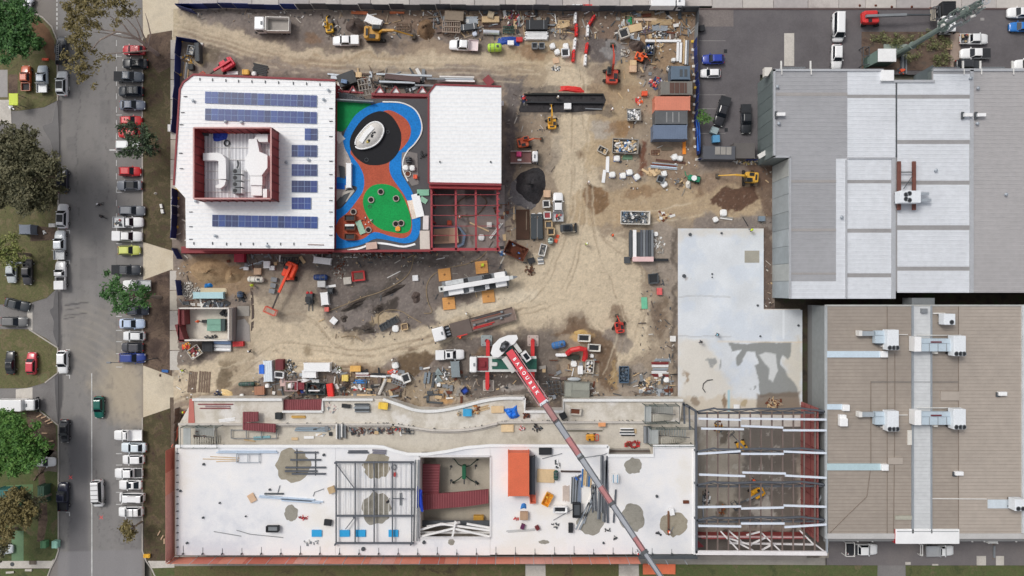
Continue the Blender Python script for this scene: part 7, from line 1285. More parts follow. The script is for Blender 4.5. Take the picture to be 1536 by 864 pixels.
tank('black_tank','round black tank on the grey gravel beside the blue path',613,240,9,.55,BLACK,90,z=PZ);bag('white bag left of the pair under the round black tank',608,251,8,z=PZ);bag('white bag right of the pair under the round black tank',618,251.5,8,z=PZ);t=thing('tree_ring','planter ring on the grey gravel beside the blue path','planter',612,261,PZ+.05);b=MB();b.torus(0,0,.18,.5,.1,18,6);b.build('ring',CONC,t);b=MB();b.dome(0,0,.05,.46,.46,.12);b.build('soil',RUST,t)
crate('orange_pot','small orange pot on the grey gravel',623,265,5,5,.5,ORANGE,0,z=PZ);sheets('green_cloth','pale green cloth sheets beside the red frame',635,289,17,9,2,M((126,178,150),.7),0,z=PZ);sheets('green_cloth','tilted pale green sheet just below the other green sheets',636,300,11,7,1,M((140,184,158),.7),-32,z=PZ)
sheets('white_board','large white board between the blue path and red frame',627,308,12,34,2,WHITE,12,z=PZ);sheets('white_board','small white board below the large white one',639,334,8,20,2,M((214,206,204),.7),0,z=PZ);sheets('beige_board','tall beige board against the lower left corner of the red frame',637,360,14,28,2,M((206,196,186),.7),0,z=PZ);junk('black_hose','black hose heap on the asphalt deck beside the hall',633,232,5,5,16,[BLACK],z=PZ)
sheets('white_box_pallet','pallet of pinkish parts below the playground blue loop',557,369,16,10,3,M((200,170,156),.7),4,z=PZ+.05,th=.15);junk('small_tools','tiny white and black tools on the orange surface',551,331,9,6,12,[WHITED,BLACK],big=.4,z=PZ+.05,h=.2)
# ITEMS ON THE DECKS
Z=HZ
def dk_(f,*a,**k):return f(*a,z=Z,**k)
for i,(u,v,L,a,lb)in enumerate([(370,678,88,0,'long pale blue beam bundle along the top left of the white deck'),(430,748,80,-4,'upper pale blue purlin bundle near the mid left bare patches'),(452,752,62,-4,'lower pale blue purlin bundle near the mid left bare patches')]):stack('purlin_bundle',lb,u,v,L,4,2,STEELB,a,z=Z,h=.35)
stack('grey_beam','short dark grey beam left end of the pale blue purlins',411,741,31,2.6,1,GREYD,0,z=Z,h=.3)
for u,v,L,lb in((459,679,34,'topmost'),(456,690,48,'second'),(458,701.5,60,'third'),(453,707,50,'fourth'),(463,711,50,'lowest')):stack('grey_purlin','grey steel section, '+lb+' of those over the upper left bare circle',u,v,L,3,1,STEELG,0,z=Z,h=.3)
for u in(445,473):stack('bearer','thin grey bearer, '+('left'if u<450 else 'right')+' one under the steel over the bare circle',u,695,40,1.6,1,GREYD,90,z=Z,h=.15)
frame('guard_rail_rack','rectangular white rail frame under the top left beam bundle',372,687,32,12,GAL,0,nx=2,ny=1,z=Z)
for u,v,L,a in((330,689,52,-1),(336,686,46,-3),(340,692,36,2)):stack('timber_length','thin tan timber on the white deck, '+{-1:'longest',-3:'upper',2:'lower'}[a]+' of three near the top left',u,v,L,1.2,1,TIMB,a,z=Z,h=.1)
sheets('cardboard','flattened tan cardboard left of the purlin bundles',378,747,10,12,2,CARD,30,z=Z);crate('tool_crate','black and white tool crate on the left white deck',409,793,17,8,.6,BLACK,0,z=Z,open_=True,m2=GREY)
for i,u in enumerate((475,517,541,590)):sheets('blue_sheet','bright blue sheet, '+['leftmost of four','second from left','third from left','rightmost'][i]+' near the lower edge of the white deck',u,800,14.5,10,2,M((40,158,214),.5,0,.05),0,z=Z,skew=.02)
crate('black_box','small black box above the leftmost blue sheet',491.5,784,10,8,.5,BLACK,-6,z=Z);junk('red_tools','small red jacks in a row right of the lower bare patch',455,777,9,3,14,[RED2,RED],z=Z,big=.5,h=.3)
for pts,lb in[([(355,795),(375,801),(425,806)],'thin grey cable sagging across the left white deck'),([(321,797),(362,804)],'faint thin cable on the lower left white deck'),([(420,728),(416,742)],'short grey pole left of the purlins'),([(470,744),(472,738),(486,733)],'bent grey pole above the purlin end'),([(813,688),(843,680)],'thin line on the deck right of the orange container'),([(830,780),(860,763)],'thin pole leaning beside the open white bin'),([(1003,803),(1010,790)],'small pole at the lower right bare patch'),([(872,687),(905,682),(912,679)],'thin rope along the deck near the stair notch')]:
 b=MB();b.tube([(X(u,Z),Y(v,Z),Z+.1)for u,v in pts],.07,5);tag(b.build('cable',GREY,None),lb,'cable')
junk('small_bracket_pile','grey offcuts near the lower middle of the left deck',466,814,14,3,16,[GREY,WHITED],z=Z,h=.15);crate('timber_box','small tan box beside the roof framing grid',497,735,9,9,.5,TIMB,20,z=Z);stack('grey_channel','dark grey channel above the upper framed bare circle',537,678,30,5,2,STEELG,0,z=Z);stack('grey_channel','second grey channel overlapping the upper framed bare circle',569,678,22,7,2,M((120,118,128),.6),-3,z=Z)
b=MB();b.torus(0,0,.1,.45,.06);b.torus(.1,.1,.2,.4,.06);tag(b.build('hose_coil',GREY,None,(X(591,Z),Y(701,Z),Z)),'grey cable coil at the right of the upper framed circle','hose');crate('red_drum','small red box below the grey cable coil',591,712,4,5,.5,RED2,0,z=Z);stack('grey_plank','upright grey plank right of the lower framed circle',601,749,3,23,1,GREY,0,z=Z);cloth(629.5,748,Z,1.1,3.9,M((24,66,190),.5,0,.1),'blue_tarp','blue tarpaulin hanging at the left edge of the courtyard opening','tarpaulin')
container('site_container','orange container standing on the white deck',778,712,29,60,2.5,M((216,108,74),.6,0,.08),0,z=Z);container('black_container','narrow black container beside the orange deck container',797.5,714,9,52,1.6,M((46,50,58),.6),0,z=Z,ribs=False);stack('black_sill','black strip under the orange deck container',778,743,20,3,1,BLACK,0,z=Z);skip('orange_barrow','orange barrow bin below the narrow black container',799,747,8,15,.8,M((206,110,84),.6),4,z=Z)
skip('yellow_bin','tilted orange-yellow bin right of the orange deck container',821,749.5,10,18,.9,M((226,158,50),.5),-27,z=Z,fill=[YEL],n=4);sheets('plywood_stack','beige plywood with papers on the right deck',819,714,26,18,3,PLY,-2,z=Z);junk('white_scrap','white sacks and green drum beside the beige plywood',836,697,4,7,14,[WHITE,CONC,GREYD],z=Z);tank('green_drum','dark green gas drum right of the beige plywood',834,713,14,.42,M((32,74,64),.5),90,z=Z);stack('dark_beam','dark beam lying right of the green gas drum',856,707.5,30,3,1,M((74,62,60),.7),-1,z=Z);crate('black_case','flat black case near the top of the right deck',818,677,18,9,.5,BLACK,0,z=Z)
crate('tan_crate','tan crate below the orange barrow',786,774,11,11,.7,M((176,146,120),.8),0,z=Z);cloth(785,759,Z,.9,.9,M((50,120,190),.6),'blue_rag','small blue rag under the orange deck container','rag');crate('purple_box','small purple box below the tan crate',784,790,5,7,.5,M((96,40,80),.6),-20,z=Z);crate('dark_red_box','small dark red box right of the purple box',806,792,5,6,.5,M((110,40,44),.6),30,z=Z);junk('red_tools','small red tool heap left of the tan crate',774,778,4,2.5,12,[RED2,M((180,130,120),.7)],z=Z,big=.4,h=.2);stack('rod_pile','thin rods crossing the lower left of the right deck',782,796,44,4,3,GREY,4,z=Z,h=.08,gap=.8)
crate('open_white_bin','white bin with black sacks near the centre of the right deck',840,764,19,8,.8,WHITE,0,z=Z,open_=True);stack('timber_rack','faint tan rack of timber lengths left of the steel bundles',849,740,24,10,6,M((206,190,178),.8),90,z=Z,h=.12);junk('small_trestles','small grey trestles below the open white bin',833,789,7,4,12,[GREYD],z=Z,big=.5,h=.2)
crate('black_crate','upright black crate in the steel bundles',865,765,11,20,.8,BLACK,0,z=Z,open_=True,m2=GREYD);crate('black_box','small upright black box below the steel bundles',856,792,6,13,.6,BLACK,0,z=Z);junk('blue_bits','blue and grey fittings at the top of the wire bundle',867,716,4,4,14,[BLUE,GREYD],z=Z)
stack('wire_bundle','fuzzy grey wire and tube bundle left of the crane boom',862,735,40,10,8,[GREY,GREYD,GAL],88,z=Z,h=.25);stack('blue_tubes','grey blue tube bundle right of the wire bundle',869,737,38,5,3,[M((130,142,160),.5)],90,z=Z);stack('timber_bundle','tan and blue edged timber bundle near the crane boom',880,718,26,15,6,[TIMB,BBLUE,GREY,PLY],87,z=Z)
for i,(u,v,L,w_,n_,a)in enumerate([(903,727,86,5,2,90),(907.5,734,96,5,2,88),(911,740,100,4,1,91),(891,748,44,8,3,92),(884,756,60,5,2,72),(922,762,52,3,1,86),(876,775,46,7,3,64),(899,754,50,5,2,88)]):stack('steel_bundle',['longest grey steel bundle left strand','grey steel bundle touching the crane boom','single long grey beam right of the bundles','short grey bundle above the left bare circle','pale tilted tube bundle','lone grey beam nearest the round bare patch','pale bundle slanting over the left bare circle','grey bundle between long and short strands'][i]+' on the right deck',u,v,L,w_,n_,[STEELG,GREY]if i not in(4,6)else[GAL,WHITED],a,z=Z,h=.3)
crate('cooler_box','white cube with blue round top on the right deck',923,718,9,11,.9,WHITE,0,z=Z,m2=M((60,150,190),.5));crate('white_funnel','small white box above the rusty bare patch',1008,768,6,9,.7,WHITE,10,z=Z);stack('rust_beam','brown beam standing across the rusty bare patch',1003,785,36,3.5,1,M((112,80,62),.8),90,z=Z);crate('rusty_plate','small rusty plate at the right end of the deck',1029,753,8,4,.2,RUST,0,z=Z)
for i,(u,v)in enumerate(((922,807),(988,801),(985,800),(920,807),(912,795))):
 if i in(0,1,4):junk('black_fittings','small black fittings on the deck '+['below the round patch','left of the rusty patch','','','under the steel bundles'][i],u,v,5,3,9,[BLACK,GREYD],z=Z,big=.4,h=.2)
Z=TZ2
decking('formwork_decking',[(424,599.5),(484,599.5),(484,615),(424,616)],3.2,.42,0,'dark red corrugated decking filling the terrace notch')
decking('formwork_decking',[(364,618),(387,618),(387,632),(364,634)],5.0,.45,0,'upper dark red decking piece of the L shaped pair on the left terrace');decking('formwork_decking',[(364,634),(413,636),(413,649),(390,647),(364,645)],4.8,.45,0,'lower dark red decking strip of the L shaped pair on the left terrace')
for v,L,m in((606.5,56,RED),(609.5,40,M((150,120,130),.6)),(612.5,52,RED)):stack('red_rail','long rail on the left terrace, '+{606.5:'upper red',609.5:'middle mauve',612.5:'lower red'}[v]+' of three',322 if v>610 else 325,v,L,1.6,1,m,0,z=Z,h=.2)
stack('white_sheets','white offcuts on the left terrace below the rails',340,630,26,5,3,WHITE,8,z=Z,h=.06);crate('black_barrel','square black bin on the terrace below the decking notch',417.5,624,9,9,.8,M((40,44,46),.6),0,z=Z);stack('yellow_cart','long beige timber cradle with yellow blocks on the terrace',448,625.5,22,5,3,[TIMB,YEL,TIMB],0,z=Z);
def stairs(lb,u0,v0,L,Wd,z):
 t=thing('scaffold_stair',lb,'stairs',u0,v0,z,0,h=1.5);L/=8;Wd/=8
 for i in range(12):MB().box(-L*.3+i*L*.055,-L*.3+i*L*.055+.26,0,Wd*.42,.1+i*.16,.16+i*.16).build('tread',M((150,152,148),.6,0,.1),t)
 for i in range(12):MB().box(L*.4-i*L*.055-.26,L*.4-i*L*.055,-Wd*.45,-Wd*.05,.1+i*.16,.16+i*.16).build('tread',M((176,172,160),.6,0,.1),t)
 MB().box(-L/2,-L*.3,-Wd*.45,Wd*.42,1.9,2.0).build('landing',M((170,174,172),.6),t)
 for a in(-1,1):
  for q_ in(-1,-.33,.33,1):b=MB();b.cyl((q_*L/2,a*Wd/2,-.4),(q_*L/2,a*Wd/2,3.2),.06,6);b.build('standard',M((64,80,76),.5),t)
  for zz in(1.2,2.2,3.1):b=MB();b.tube([(-L/2,a*Wd/2,zz),(L/2,a*Wd/2,zz)],.05,5);b.build('ledger',M((64,80,76),.5),t)
 b=MB();b.tube([(-L*.3,0,.8),(L*.4,0,2.9)],.06,5);b.tube([(-L/2,Wd/2,3.1),(-L/2,-Wd/2,3.1)],.05);b.tube([(L/2,Wd/2,3.1),(L/2,-Wd/2,3.1)],.05);b.build('handrail',GREYD,t)
stairs('scaffold stair cage at the west end of the lower terrace',304,654,52,29,Z-.3);stairs('upper scaffold stair cage at the east end of the terrace',991,620,48,25,Z);stairs('lower scaffold stair cage at the east end against the white deck',1006,654,62,24,Z-.3)
frame('rebar_frame','grey frame around the lower dark red decking strip',381,651,66,12,GREY,0,nx=3,ny=1,z=Z-.3);sheets('blue_film','pale turquoise film on the lower terrace',393,656,26,5,1,M((130,180,188),.5),3,z=Z-.3);stack('tan_strip','tan timber strip left of the turquoise film',374,661,16,2,1,TIMB,-8,z=Z-.3)
stack('blue_grey_panels','long blue grey panel bundle on the lower terrace',469,643.5,54,8,3,M((140,156,168),.5,0,.08),-1,z=Z-.3);sheets('white_board','white board left of the pair under the blue grey bundle',463,656,15,4,1,WHITE,0,z=Z-.3);sheets('white_board','white board right of the pair under the blue grey bundle',479,652.5,12,4,1,WHITE,-4,z=Z-.3);sheets('cream_board','cream board at the left end of the lower terrace bundles',442,658,10,4,1,PLY,0,z=Z-.3)
stack('frame_rack','black edged grey rack of frames on the lower terrace',511,647,23,15,6,[GREY,GREYD,WHITED],90,z=Z-.3,h=.6)
for i,(u,c1)in enumerate(((529,M((160,110,104),.7)),(541,RUST),(557,RUST),(570,GREYD),(584,RUST),(597,RED2))):junk('scaffold_fittings','crate heap of fittings on the lower terrace, '+['pinkish leftmost','brown second','brown third','grey fourth','brown fifth','red rightmost'][i],u,646 if i!=5 else 643,6,5,26,[c1,GREYD,M((120,90,84),.8),GREY],z=Z-.3,big=.5)
frame('trestle','grey trestle right of the red fittings',611,647.5,17,5,GREYD,-2,nx=2,ny=1,z=Z-.3);stack('grey_formwork','stack of grey formwork frames on the middle terrace',542,612,24,13,5,[GREY,GREYD,M((150,158,164),.5)],0,z=Z,h=.5);crate('black_roll','dark folded mat left of the grey formwork frames',519,609,12,5,.4,BLACK,-5,z=Z);crate('yellow_crate','bright yellow crate on the middle terrace',574.5,609,13,9,.8,M((234,196,74),.5),-6,z=Z);junk('pink_rubble','pinkish dust and rods at the corner of the middle terrace',497,611,9,8,20,[M((214,190,184),.8),WHITED,GREY],z=Z,big=.5,h=.12)
crate('blue_box','bright blue box on the wavy terrace',701,619,12,10,.8,M((60,160,206),.5),0,z=Z);junk('orange_tools','orange timber and tools beside the bright blue box',714,615,6,6,24,[M((190,120,60),.7),TIMB,RUST],z=Z);stack('beige_planks','fan of beige planks right of the bright blue box',724,613,20,7,4,[PLY,TIMB],16,z=Z,h=.12);sheets('timber_tray','timber tray with planks on the wavy terrace',746,614,19,10,3,PLY,0,z=Z);cloth(769,619,Z,2.2,2,M((26,110,210),.5,0,.1),'blue_tarp','bright blue tarpaulin heap on the wavy terrace','tarpaulin',20,h=.9);junk('brown_tools','brown tool heap right of the bright blue tarpaulin',790,624,5,4,16,[RUST,BLACK],z=Z);junk('tool_ring','small grey tool heap left of the bright blue box',688,621,4,4,12,[GREY,TIMB],z=Z,big=.4)
sheets('plywood_stack','cream plywood stack where the two terrace kerbs meet',761,642.5,18,10,3,M((226,200,160),.8),0,z=Z-.3);junk('white_red_bits','small white and red pieces right of the cream plywood',782,642,5,3,14,[WHITE,RED2],z=Z-.3,big=.4);junk('dark_heap','dark covered heap on the lower terrace near the crane boom',806,642,8,5,26,[BLACK,GREYD,M((84,72,68),.8)],z=Z-.3);crate('dark_trolley','dark wheeled trolley at the terrace notch under the boom',845,624,9,9,.7,BLACK,30,z=Z);crate('pallet_tray','open tray with timber on the right terrace',863,617,16,9,.5,CONC,-4,z=Z,open_=True,m2=RUST);stack('long_planter','long dark slot planter on the lower right terrace',877,645,56,5,2,[M((130,126,112),.8),CONC],0,z=Z-.3);t=boomlift('scissor_lift','small yellow lift on the lower terrace right of the boom',888,657,0,0,(222,160,56),1.2,s=.55,z=TZ2-.3,zend=1,cat='lift');crate('orange_cone_box','orange and white box at the right terrace kerb',903,637,10,5,.5,M((226,160,110),.6),0,z=Z)
stack('black_planks','black and white plank stack on the right lower terrace',941,648,22,12,6,[BLACK,WHITE,GREYD,WHITED],0,z=Z-.3);stack('tan_post','short tan post at the end of the black planks',953,647,4,8,1,TIMB,0,z=Z-.3);pipes('grey_pipe','upright pair of wide grey pipes beside the lower stair cage',971,652,24,2,.35,GREY,90,z=Z-.3);junk('red_machine_heap','red machine wreckage in the deck notch',949,667,11,5,40,[RED2,RUST,M((150,50,50),.7)],z=Z-.3,h=1);stack('grey_mats','dirty grey planks across the deck notch',945,677,62,8,3,[CONCD,M((104,92,84),.8)],0,z=Z-.3)
Z=.1
tank('gas_rack','green rack with white cylinders west of the blue box',370,576,24,.4,M((50,80,72),.5),2);cloth(340,590,.1,2.4,1.2,M((232,204,150),.7),'sand_sack','cream tarpaulin heap near the terrace north-west corner','tarpaulin',-12);junk('blue_scrap','dark and white scrap beside the cream tarpaulin',326,591,7,5,22,[NAVY,BLACK,WHITED]);bag('white bag near the west terrace edge',362,594,6,h=.5)
crate('blue_toilet','bright blue box beside the long white upright containers',392.5,554,7,13,1.6,M((40,110,214),.5),0);container('white_container','long white container standing upright left of the red machine',401.5,557,12,30,1.5,M((216,224,230),.5,0,.05),2,cat='storage box');crate('timber_frame_box','reddish timber crate below the upright white container',389,586,14,12,.8,M((166,120,96),.8),2);bag('white bag above the reddish timber crate',400,579,6.5)
crate('red_bin','dark red bin with white top box',419,547,11,15,1.2,M((110,40,46),.6),0);crate('white_basin','white basin frame below the dark red bin',419,562,13,9,.7,WHITE,-5,open_=True);junk('white_machinery','grey and white machinery heap right of the dark red bin',435,552,9,13,60,[WHITED,GREY,GREYD,TIMB,BLACK]);sheets('pink_panel','pinkish upright panel below the white basin',424,573,7,13,2,M((206,176,170),.7),0)
container('white_shed','large white box with step shape below the sandy road',475,551,38,12,1.8,WHITE,0,cat='site shed',ribs=False);container('white_shed_lower','lower white box attached in front of the large white box',463.5,561.5,20,10,1.6,WHITE,0,cat='site shed',ribs=False);junk('white_plants','white sacks and shrubs right of the large white box',504,554,6,7,22,[WHITE,WHITED,M((90,100,60),.9)]);sheets('white_strip','white strip panel above the dark skip',466,571.5,27,5,2,WHITE,-3)
frame('red_frame','white and red frame above the blue drum',437,579,18,14,M((200,170,170),.6),0,nx=2,ny=1,H_=.8);crate('red_case','dark red flat case beside the dark green skip',449,579,14,10,.7,M((130,46,56),.6),0);bag('white oval sack in the white and red frame',435,579,8);cloth(454,588,.1,1,.9,M((40,60,130),.6),'blue_net','small blue net beside the dark green skip','net');skip('dark_skip','dark green skip beside the bright red bin',474,583,27,17,1.2,M((54,66,66),.6),-2,fill=[BLACK,GREYD],n=12);stack('white_bar','white bar lying on the dark green skip',471,586,17,2.2,1,WHITE,0,z=1.3);crate('red_skip','bright red narrow bin tilted beside the dark green skip',495,586,8,20,1.2,M((222,50,44),.5),8)
crate('yellow_orange_box','yellow orange box above the white striped pallets',533,553,15,8,.8,M((226,176,96),.6),0);stack('striped_pallets','white and red striped pallet row',544,562,22,6,4,[WHITE,RED,WHITED],90 if 0 else 0,h=.5);stack('blue_sheets','blue sheets between pallet rows',540,572.5,20,6,2,M((50,120,190),.5),0,h=.4);junk('red_white_scrap','white scrap with red box below the blue sheets',541,582,12,5,26,[WHITE,RED2,WHITED]);crate('yellow_cage','small yellow and white cage left of the blue sheets',517.5,567,9,9,.8,M((226,200,110),.6),0);heap('dark_heap','dark rubble heap left of the red and white scrap',519,577,8,7,.8,SOILD);stack('beige_beam','long beige beam beside the terrace kerb',547,593,40,4,1,PLY,-1,h=.3)
stack('white_slabs','white slabs pair right of the striped pallets',568,563,26,7,2,[WHITE,BLACK],-3,h=.4);pipes('grey_tube','grey tube lying diagonally between scrap piles',574,580,26,1,.3,M((200,196,190),.6),66);bag('white bag topmost near the brown mud',592.5,548.5,10,rot=14);junk('orange_parts','orange and red parts below the white bag',590,558,8,4,26,[ORANGE,RED2,WHITED]);sheets('white_panel','white slanted panel above the grey cage',596,566,20,6,3,WHITE,-20);crate('white_machine','white machine right of the slanted panel',609,567,11,13,.9,WHITED,20,open_=True);frame('grey_cage','grey cage below the slanted white panel',599,574,20,7,GREY,-20,nx=5,ny=2,H_=.5)
for i,u in enumerate((637.5,643,650)):stack('curved_panel',['left','middle','right'][i]+' of three upright grey panels below the white pickup',u,567 if i<2 else 570,4,22 if i<2 else 30,1,GREYD if i==2 else M((124,134,142),.6),-8,h=.5)
for v,lb in((558,'upper'),(568,'lower')):
 t=thing('sail_panel',lb+' triangular grey panel beside the upright grey panels','panel',657,v,.1,h=.3);MB().prism([(-.9,-.6),(.9,-.5),(0,.8)],.1,.4).build('panel',M((140,152,152),.6),t);MB().prism([(-.5,-.4),(.5,-.35),(0,.3)],.402,.45).build('inset',M((124,134,136),.6),t)
junk('white_bits','white sacks and rubble between the grey panels and grey shell',668,562,6,9,30,[WHITE,GREYD,CONCD]);bag('white bag at the foot of the triangular grey panels',658,577.5,6,h=.6);container('grey_shell','grey curved shell box right of the white sacks',683,554,12,23,1.1,M((128,138,142),.6),4,cat='shell box',ribs=False);crate('navy_bin','small navy blue bin tilted below the crane',697,586,9,8,.8,NAVY,35,open_=True,m2=M((30,70,170),.5))
for v,a,lb in((592,0,'upper'),(604,-3,'lower')):stack('grey_channel',lb+' grey channel of the open U shaped pair near the terrace',653,v,26,3.5,1,GREYD,a)
stack('grey_channel','upright grey channel joining the U shaped pair',641.5,598,4,14,1,GREYD,0);stack('rust_bar','brown bar upright beside the navy bin',692,600,3.5,15,1,RUST,0)
tank('blue_drum_tank','blue cylindrical drum tank right of the red crane',838,517,21,.65,BBLUE,12);crate('concrete_box','white concrete box ring on the yellow sand patch',876,507,18,10,.8,CONCW,-2,open_=True);crate('concrete_box','white concrete box ring just below the yellow sand patch',891,521.5,18,10,.8,CONCW,-3,open_=True);heap('sand_heap','low yellow sand patch heap with a concrete box on it',871,500,17,10,.3,SANDM,seed=4)
b=MB();b.tube([(X(u),Y(v),z_)for u,v,z_ in((850,530,1.0),(856,524,1.6),(868,521.5,2.0),(876,523,1.8),(877.5,531,1.2),(876,540,.7))],.5,8);t=thing('concrete_hose','thick bent red machine arm beside the concrete boxes','machine arm',raw=True);b.build('arm',RED2,t);b=MB();b.rbox(X(833),X(850),Y(534),Y(529.5),.3,1.2,.2);b.build('nozzle',WHITE,t)
crate('dark_bin','dark green bin under the bent red arm',860,535.5,17,7,.6,M((52,56,46),.7),-2);bag('round white dish below the bent red arm',861,546,9,h=.5);stack('white_pole','short white pole leading to the white dish plate',859,559,14,1.6,1,WHITE,78);t=thing('dish','white oval dish against the grey shed','dish',861,568.5,.1,0);MB().dome(0,0,.3,1.3,.4,.5,n=16).build('shell',M((190,196,200),.4),t);MB().cyl((0,0,0),(0,0,.3),.2).build('stand',GREY,t)
crate('white_chest','small upright white chest beside the rubble bin',870.5,555,7,12,.9,WHITE,0);skip('skip_bin','white rimmed bin with pinkish rubbish beside the white chest',884.5,550,12,19,1,CONC,-4,fill=[WHITED,PLY,M((206,170,160),.7),BLACK],n=30);bag('white bag above the white rimmed bin',888,534,6,h=.5)
container('grey_shed','olive grey low shed against the terrace kerb',866,585,36,22,2.0,M((134,136,128),.7,0,.1),-2,ribs=False,cat='shed',panel=[(.02,.26,.05,.95),(.3,.98,.5,.95)],pm=M((150,152,142),.7));frame('antenna_frame','tangled grey steel frame left of the olive grey shed',832,580,18,18,GREYD,8,nx=3,ny=3,H_=.7);skip('blue_bin','dark blue grey bin with pipes right of the mud',936,562,14,24,1.2,M((76,96,116),.6),0,fill=[GREYD,M((90,104,118),.6)],n=26)
for i,(v,m)in enumerate(((540,GAL),(545,M((130,40,44),.6)),(549,WHITE),(554,GAL),(558.5,WHITE),(563.5,M((120,36,40),.6)))):stack('panel_stack',['grey steel rods topmost','upper dark red panel','upper white panel','grey middle panel','lower white panel','lower dark red panel'][i]+' in the striped stack near the slab',990 if i else 994,v,26,4,2 if i else 3,m,-3 if i==5 else 0,h=.3)
junk('white_black_tarp','white and black plastic heap near the slab corner',968,578,10,8,50,[WHITED,BLACK,GREYD,TIMB],big=.9);junk('steel_scrap','grey metal scrap against the slab corner',990,586,18,8,60,[GREYD,GREY,CONCD,GAL],big=1.1,h=.3);bag('white bag at the end of the striped stack',1000,570,8,h=.5);crate('white_pallet','pale square box beside the slab edge',1009.5,508,8,8,.5,WHITED,0)
sheets('green_sheet','green rectangular sheet on the dirt left of the slab',966.5,455,9,18,2,M((110,186,150),.6),2);crate('red_compactor','small red machine with black box near the slab',989.5,437,7,10,.8,M((214,96,96),.6),0);crate('engine_unit','black frame machine below the beam trailer',980,418,14,14,.7,GREYD,5,open_=True);stack('white_tube','white tube standing beside the black frame machine',975,418,3.5,15,1,WHITE,0)
skip('skip_bin','open white-rimmed skip full of black and white scrap',953,326.5,43,19,1.2,CONCW,-1,fill=[BLACK,WHITED,GREY,GREYD,M((90,110,130),.6)],n=110);junk('rust_scrap','rusty twigs and scrap right of the white-rimmed skip',995,325,14,6,26,[RUST,TIMB,WHITED],big=1.2,h=.2)
t=thing('beam_trailer','trailer loaded with one white and several dark steel beams','trailer',961,366,.1,0,h=.8)
for i,(x0,m)in enumerate(((-1.9,GREYD),(-1.2,WHITE),(.1,STEELG),(.6,GREY),(1.1,STEELG),(1.6,GREYD),(2.1,GREY))):MB().box(x0-.2 if i!=1 else x0-.3,x0+.2 if i!=1 else x0+.35,-2.6,2.6,.8,1.15).build('beam',m,t)
MB().box(-2.2,2.4,-2.3,2.2,.6,.78).build('deck',GREYD,t);b=MB();b.rbox(-1.6,2.3,-3.3,-2.4,.6,1.5,.08);b.build('headboard',M((224,190,188),.6,0,.12,2),t);MB().box(2.3,5.2,-3.2,-2.7,.5,.7).build('ramp',BLACK,t);wheels(t,(-1.6,1.8),2.4,.4,.25)
bag('white bag right of the beam trailer',984,351,7,h=.5);junk('pale_scrap','pale scrap and rubble right of the beam trailer',988,368,9,14,34,[CONC,CONCD,WHITED],h=.2);crate('black_box','black box at the lower left foot of the beam trailer',941,390,9,9,.6,GREYD,0)
junk('steel_mesh_pile','brown brick and timber rubble at the bottom of the pale slab',1161,605,12,8,50,[M((160,140,120),.8),RUST,TIMB],z=.45,h=.3);crate('white_box','small white box at the bottom edge of the pale slab',1105,611,8,8,.5,WHITE,0,z=.45);junk('gear','rusty boom machine parts under the top truss',1078,640,8,8,26,[RUST,YEL,GREYD],z=.35);junk('orange_frame_heap','brown timber frame over the dark stain in the steel wing',1082,764,5,8,16,[M((150,90,40),.8),RUST],z=.35);junk('white_gear','white and black gear near the west column of the steel wing',1060,748,6,10,26,[WHITE,GREYD,BLACK],z=.35,h=1);stack('white_tube','long thin white tube upright in the steel wing',1055,762,2,50,1,GAL,0,z=.35)
sheets('orange_sheet','orange tarpaulin sheet on the bottom verge under the boom',989,854,50,15,2,M((222,116,80),.7),0,z=.12)
for nm,poly,n_,cols,sz in[('loose_debris',(470,380,760,400),90,[CONCD,TIMB,WHITED,GREYD],.5),('loose_debris',(380,560,1010,600),420,[CONCD,TIMB,WHITED,GREYD,RUST,GREY,RED2],.6),('loose_debris',(480,16,1040,60),420,[TIMB,WHITED,GREYD,RUST,CONCD],.6),('loose_debris',(930,60,1045,290),200,[TIMB,WHITED,RUST,CONCD],.55),('loose_debris',(760,120,830,400),110,[CONCD,WHITED,GREYD,TIMB],.45),('loose_debris',(960,400,1012,600),110,[CONCD,GREYD,WHITED],.5),('loose_debris',(268,100,290,600),110,[CONCD,WHITED,TIMB,YEL],.5),('loose_debris',(1142,240,1158,600),70,[CONCD,TIMB,RUST,WHITED],.45),('loose_debris',(275,14,480,34),50,[CONCD,WHITED,GREYD],.5),('loose_debris',(690,590,850,604),40,[CONCD,RUST],.5),('loose_debris',(480,402,760,510),110,[CONCD,TIMB,GREYD,M((90,80,72),.9)],.4)]:
 b=MB();cols=[CONCD,M((150,134,116),.8),GREYD,M((96,86,80),.9),CONC]+cols[:2]
 for i in range(n_):b.cbox(X(random.uniform(poly[0],poly[2])),Y(random.uniform(poly[1],poly[3])),.22,random.uniform(.1,sz)*random.choice([1,1,1,3]),random.uniform(.06,sz*.5),.12,random.randrange(len(cols)),random.uniform(0,3.1))
 stuff(b.build(nm,cols))
SCL=[TIMB,TIMBD,GREYD,GREY,CONCD,BLACK,WHITED,RUST,M((112,96,88),.85),GAL]
for box,n_,sz in[((645,18,860,48),120,2.2),((925,18,1035,58),70,2.0),((384,562,510,596),70,1.8),((512,556,612,596),70,1.8),((628,548,690,604),40,1.4),((810,540,900,600),50,1.6),((950,560,1010,600),50,1.6),((500,108,640,134),50,3.0),((740,300,775,375),30,1.4),((270,450,345,460),16,2),((470,640,620,652),40,1.2),((960,60,985,120),24,1.2),((276,640,330,666),14,1.5),((340,378,500,400),40,1.5)]:
 zz=TZ2-.25 if 636<box[1]<670 else .22;b=MB()
 for i in range(n_):b.cbox(X(random.uniform(box[0],box[2]),zz),Y(random.uniform(box[1],box[3]),zz),zz+random.uniform(0,.25),random.uniform(.5,sz),random.choice([.1,.15,.3,.6]),.12,random.choice([0,1,1,2,3,3,4,5,6,7,8,8,9]),random.choice([0,0,1.57,1.57,.3,2.0])+random.uniform(-.2,.2))
 stuff(b.build('site_clutter',SCL))
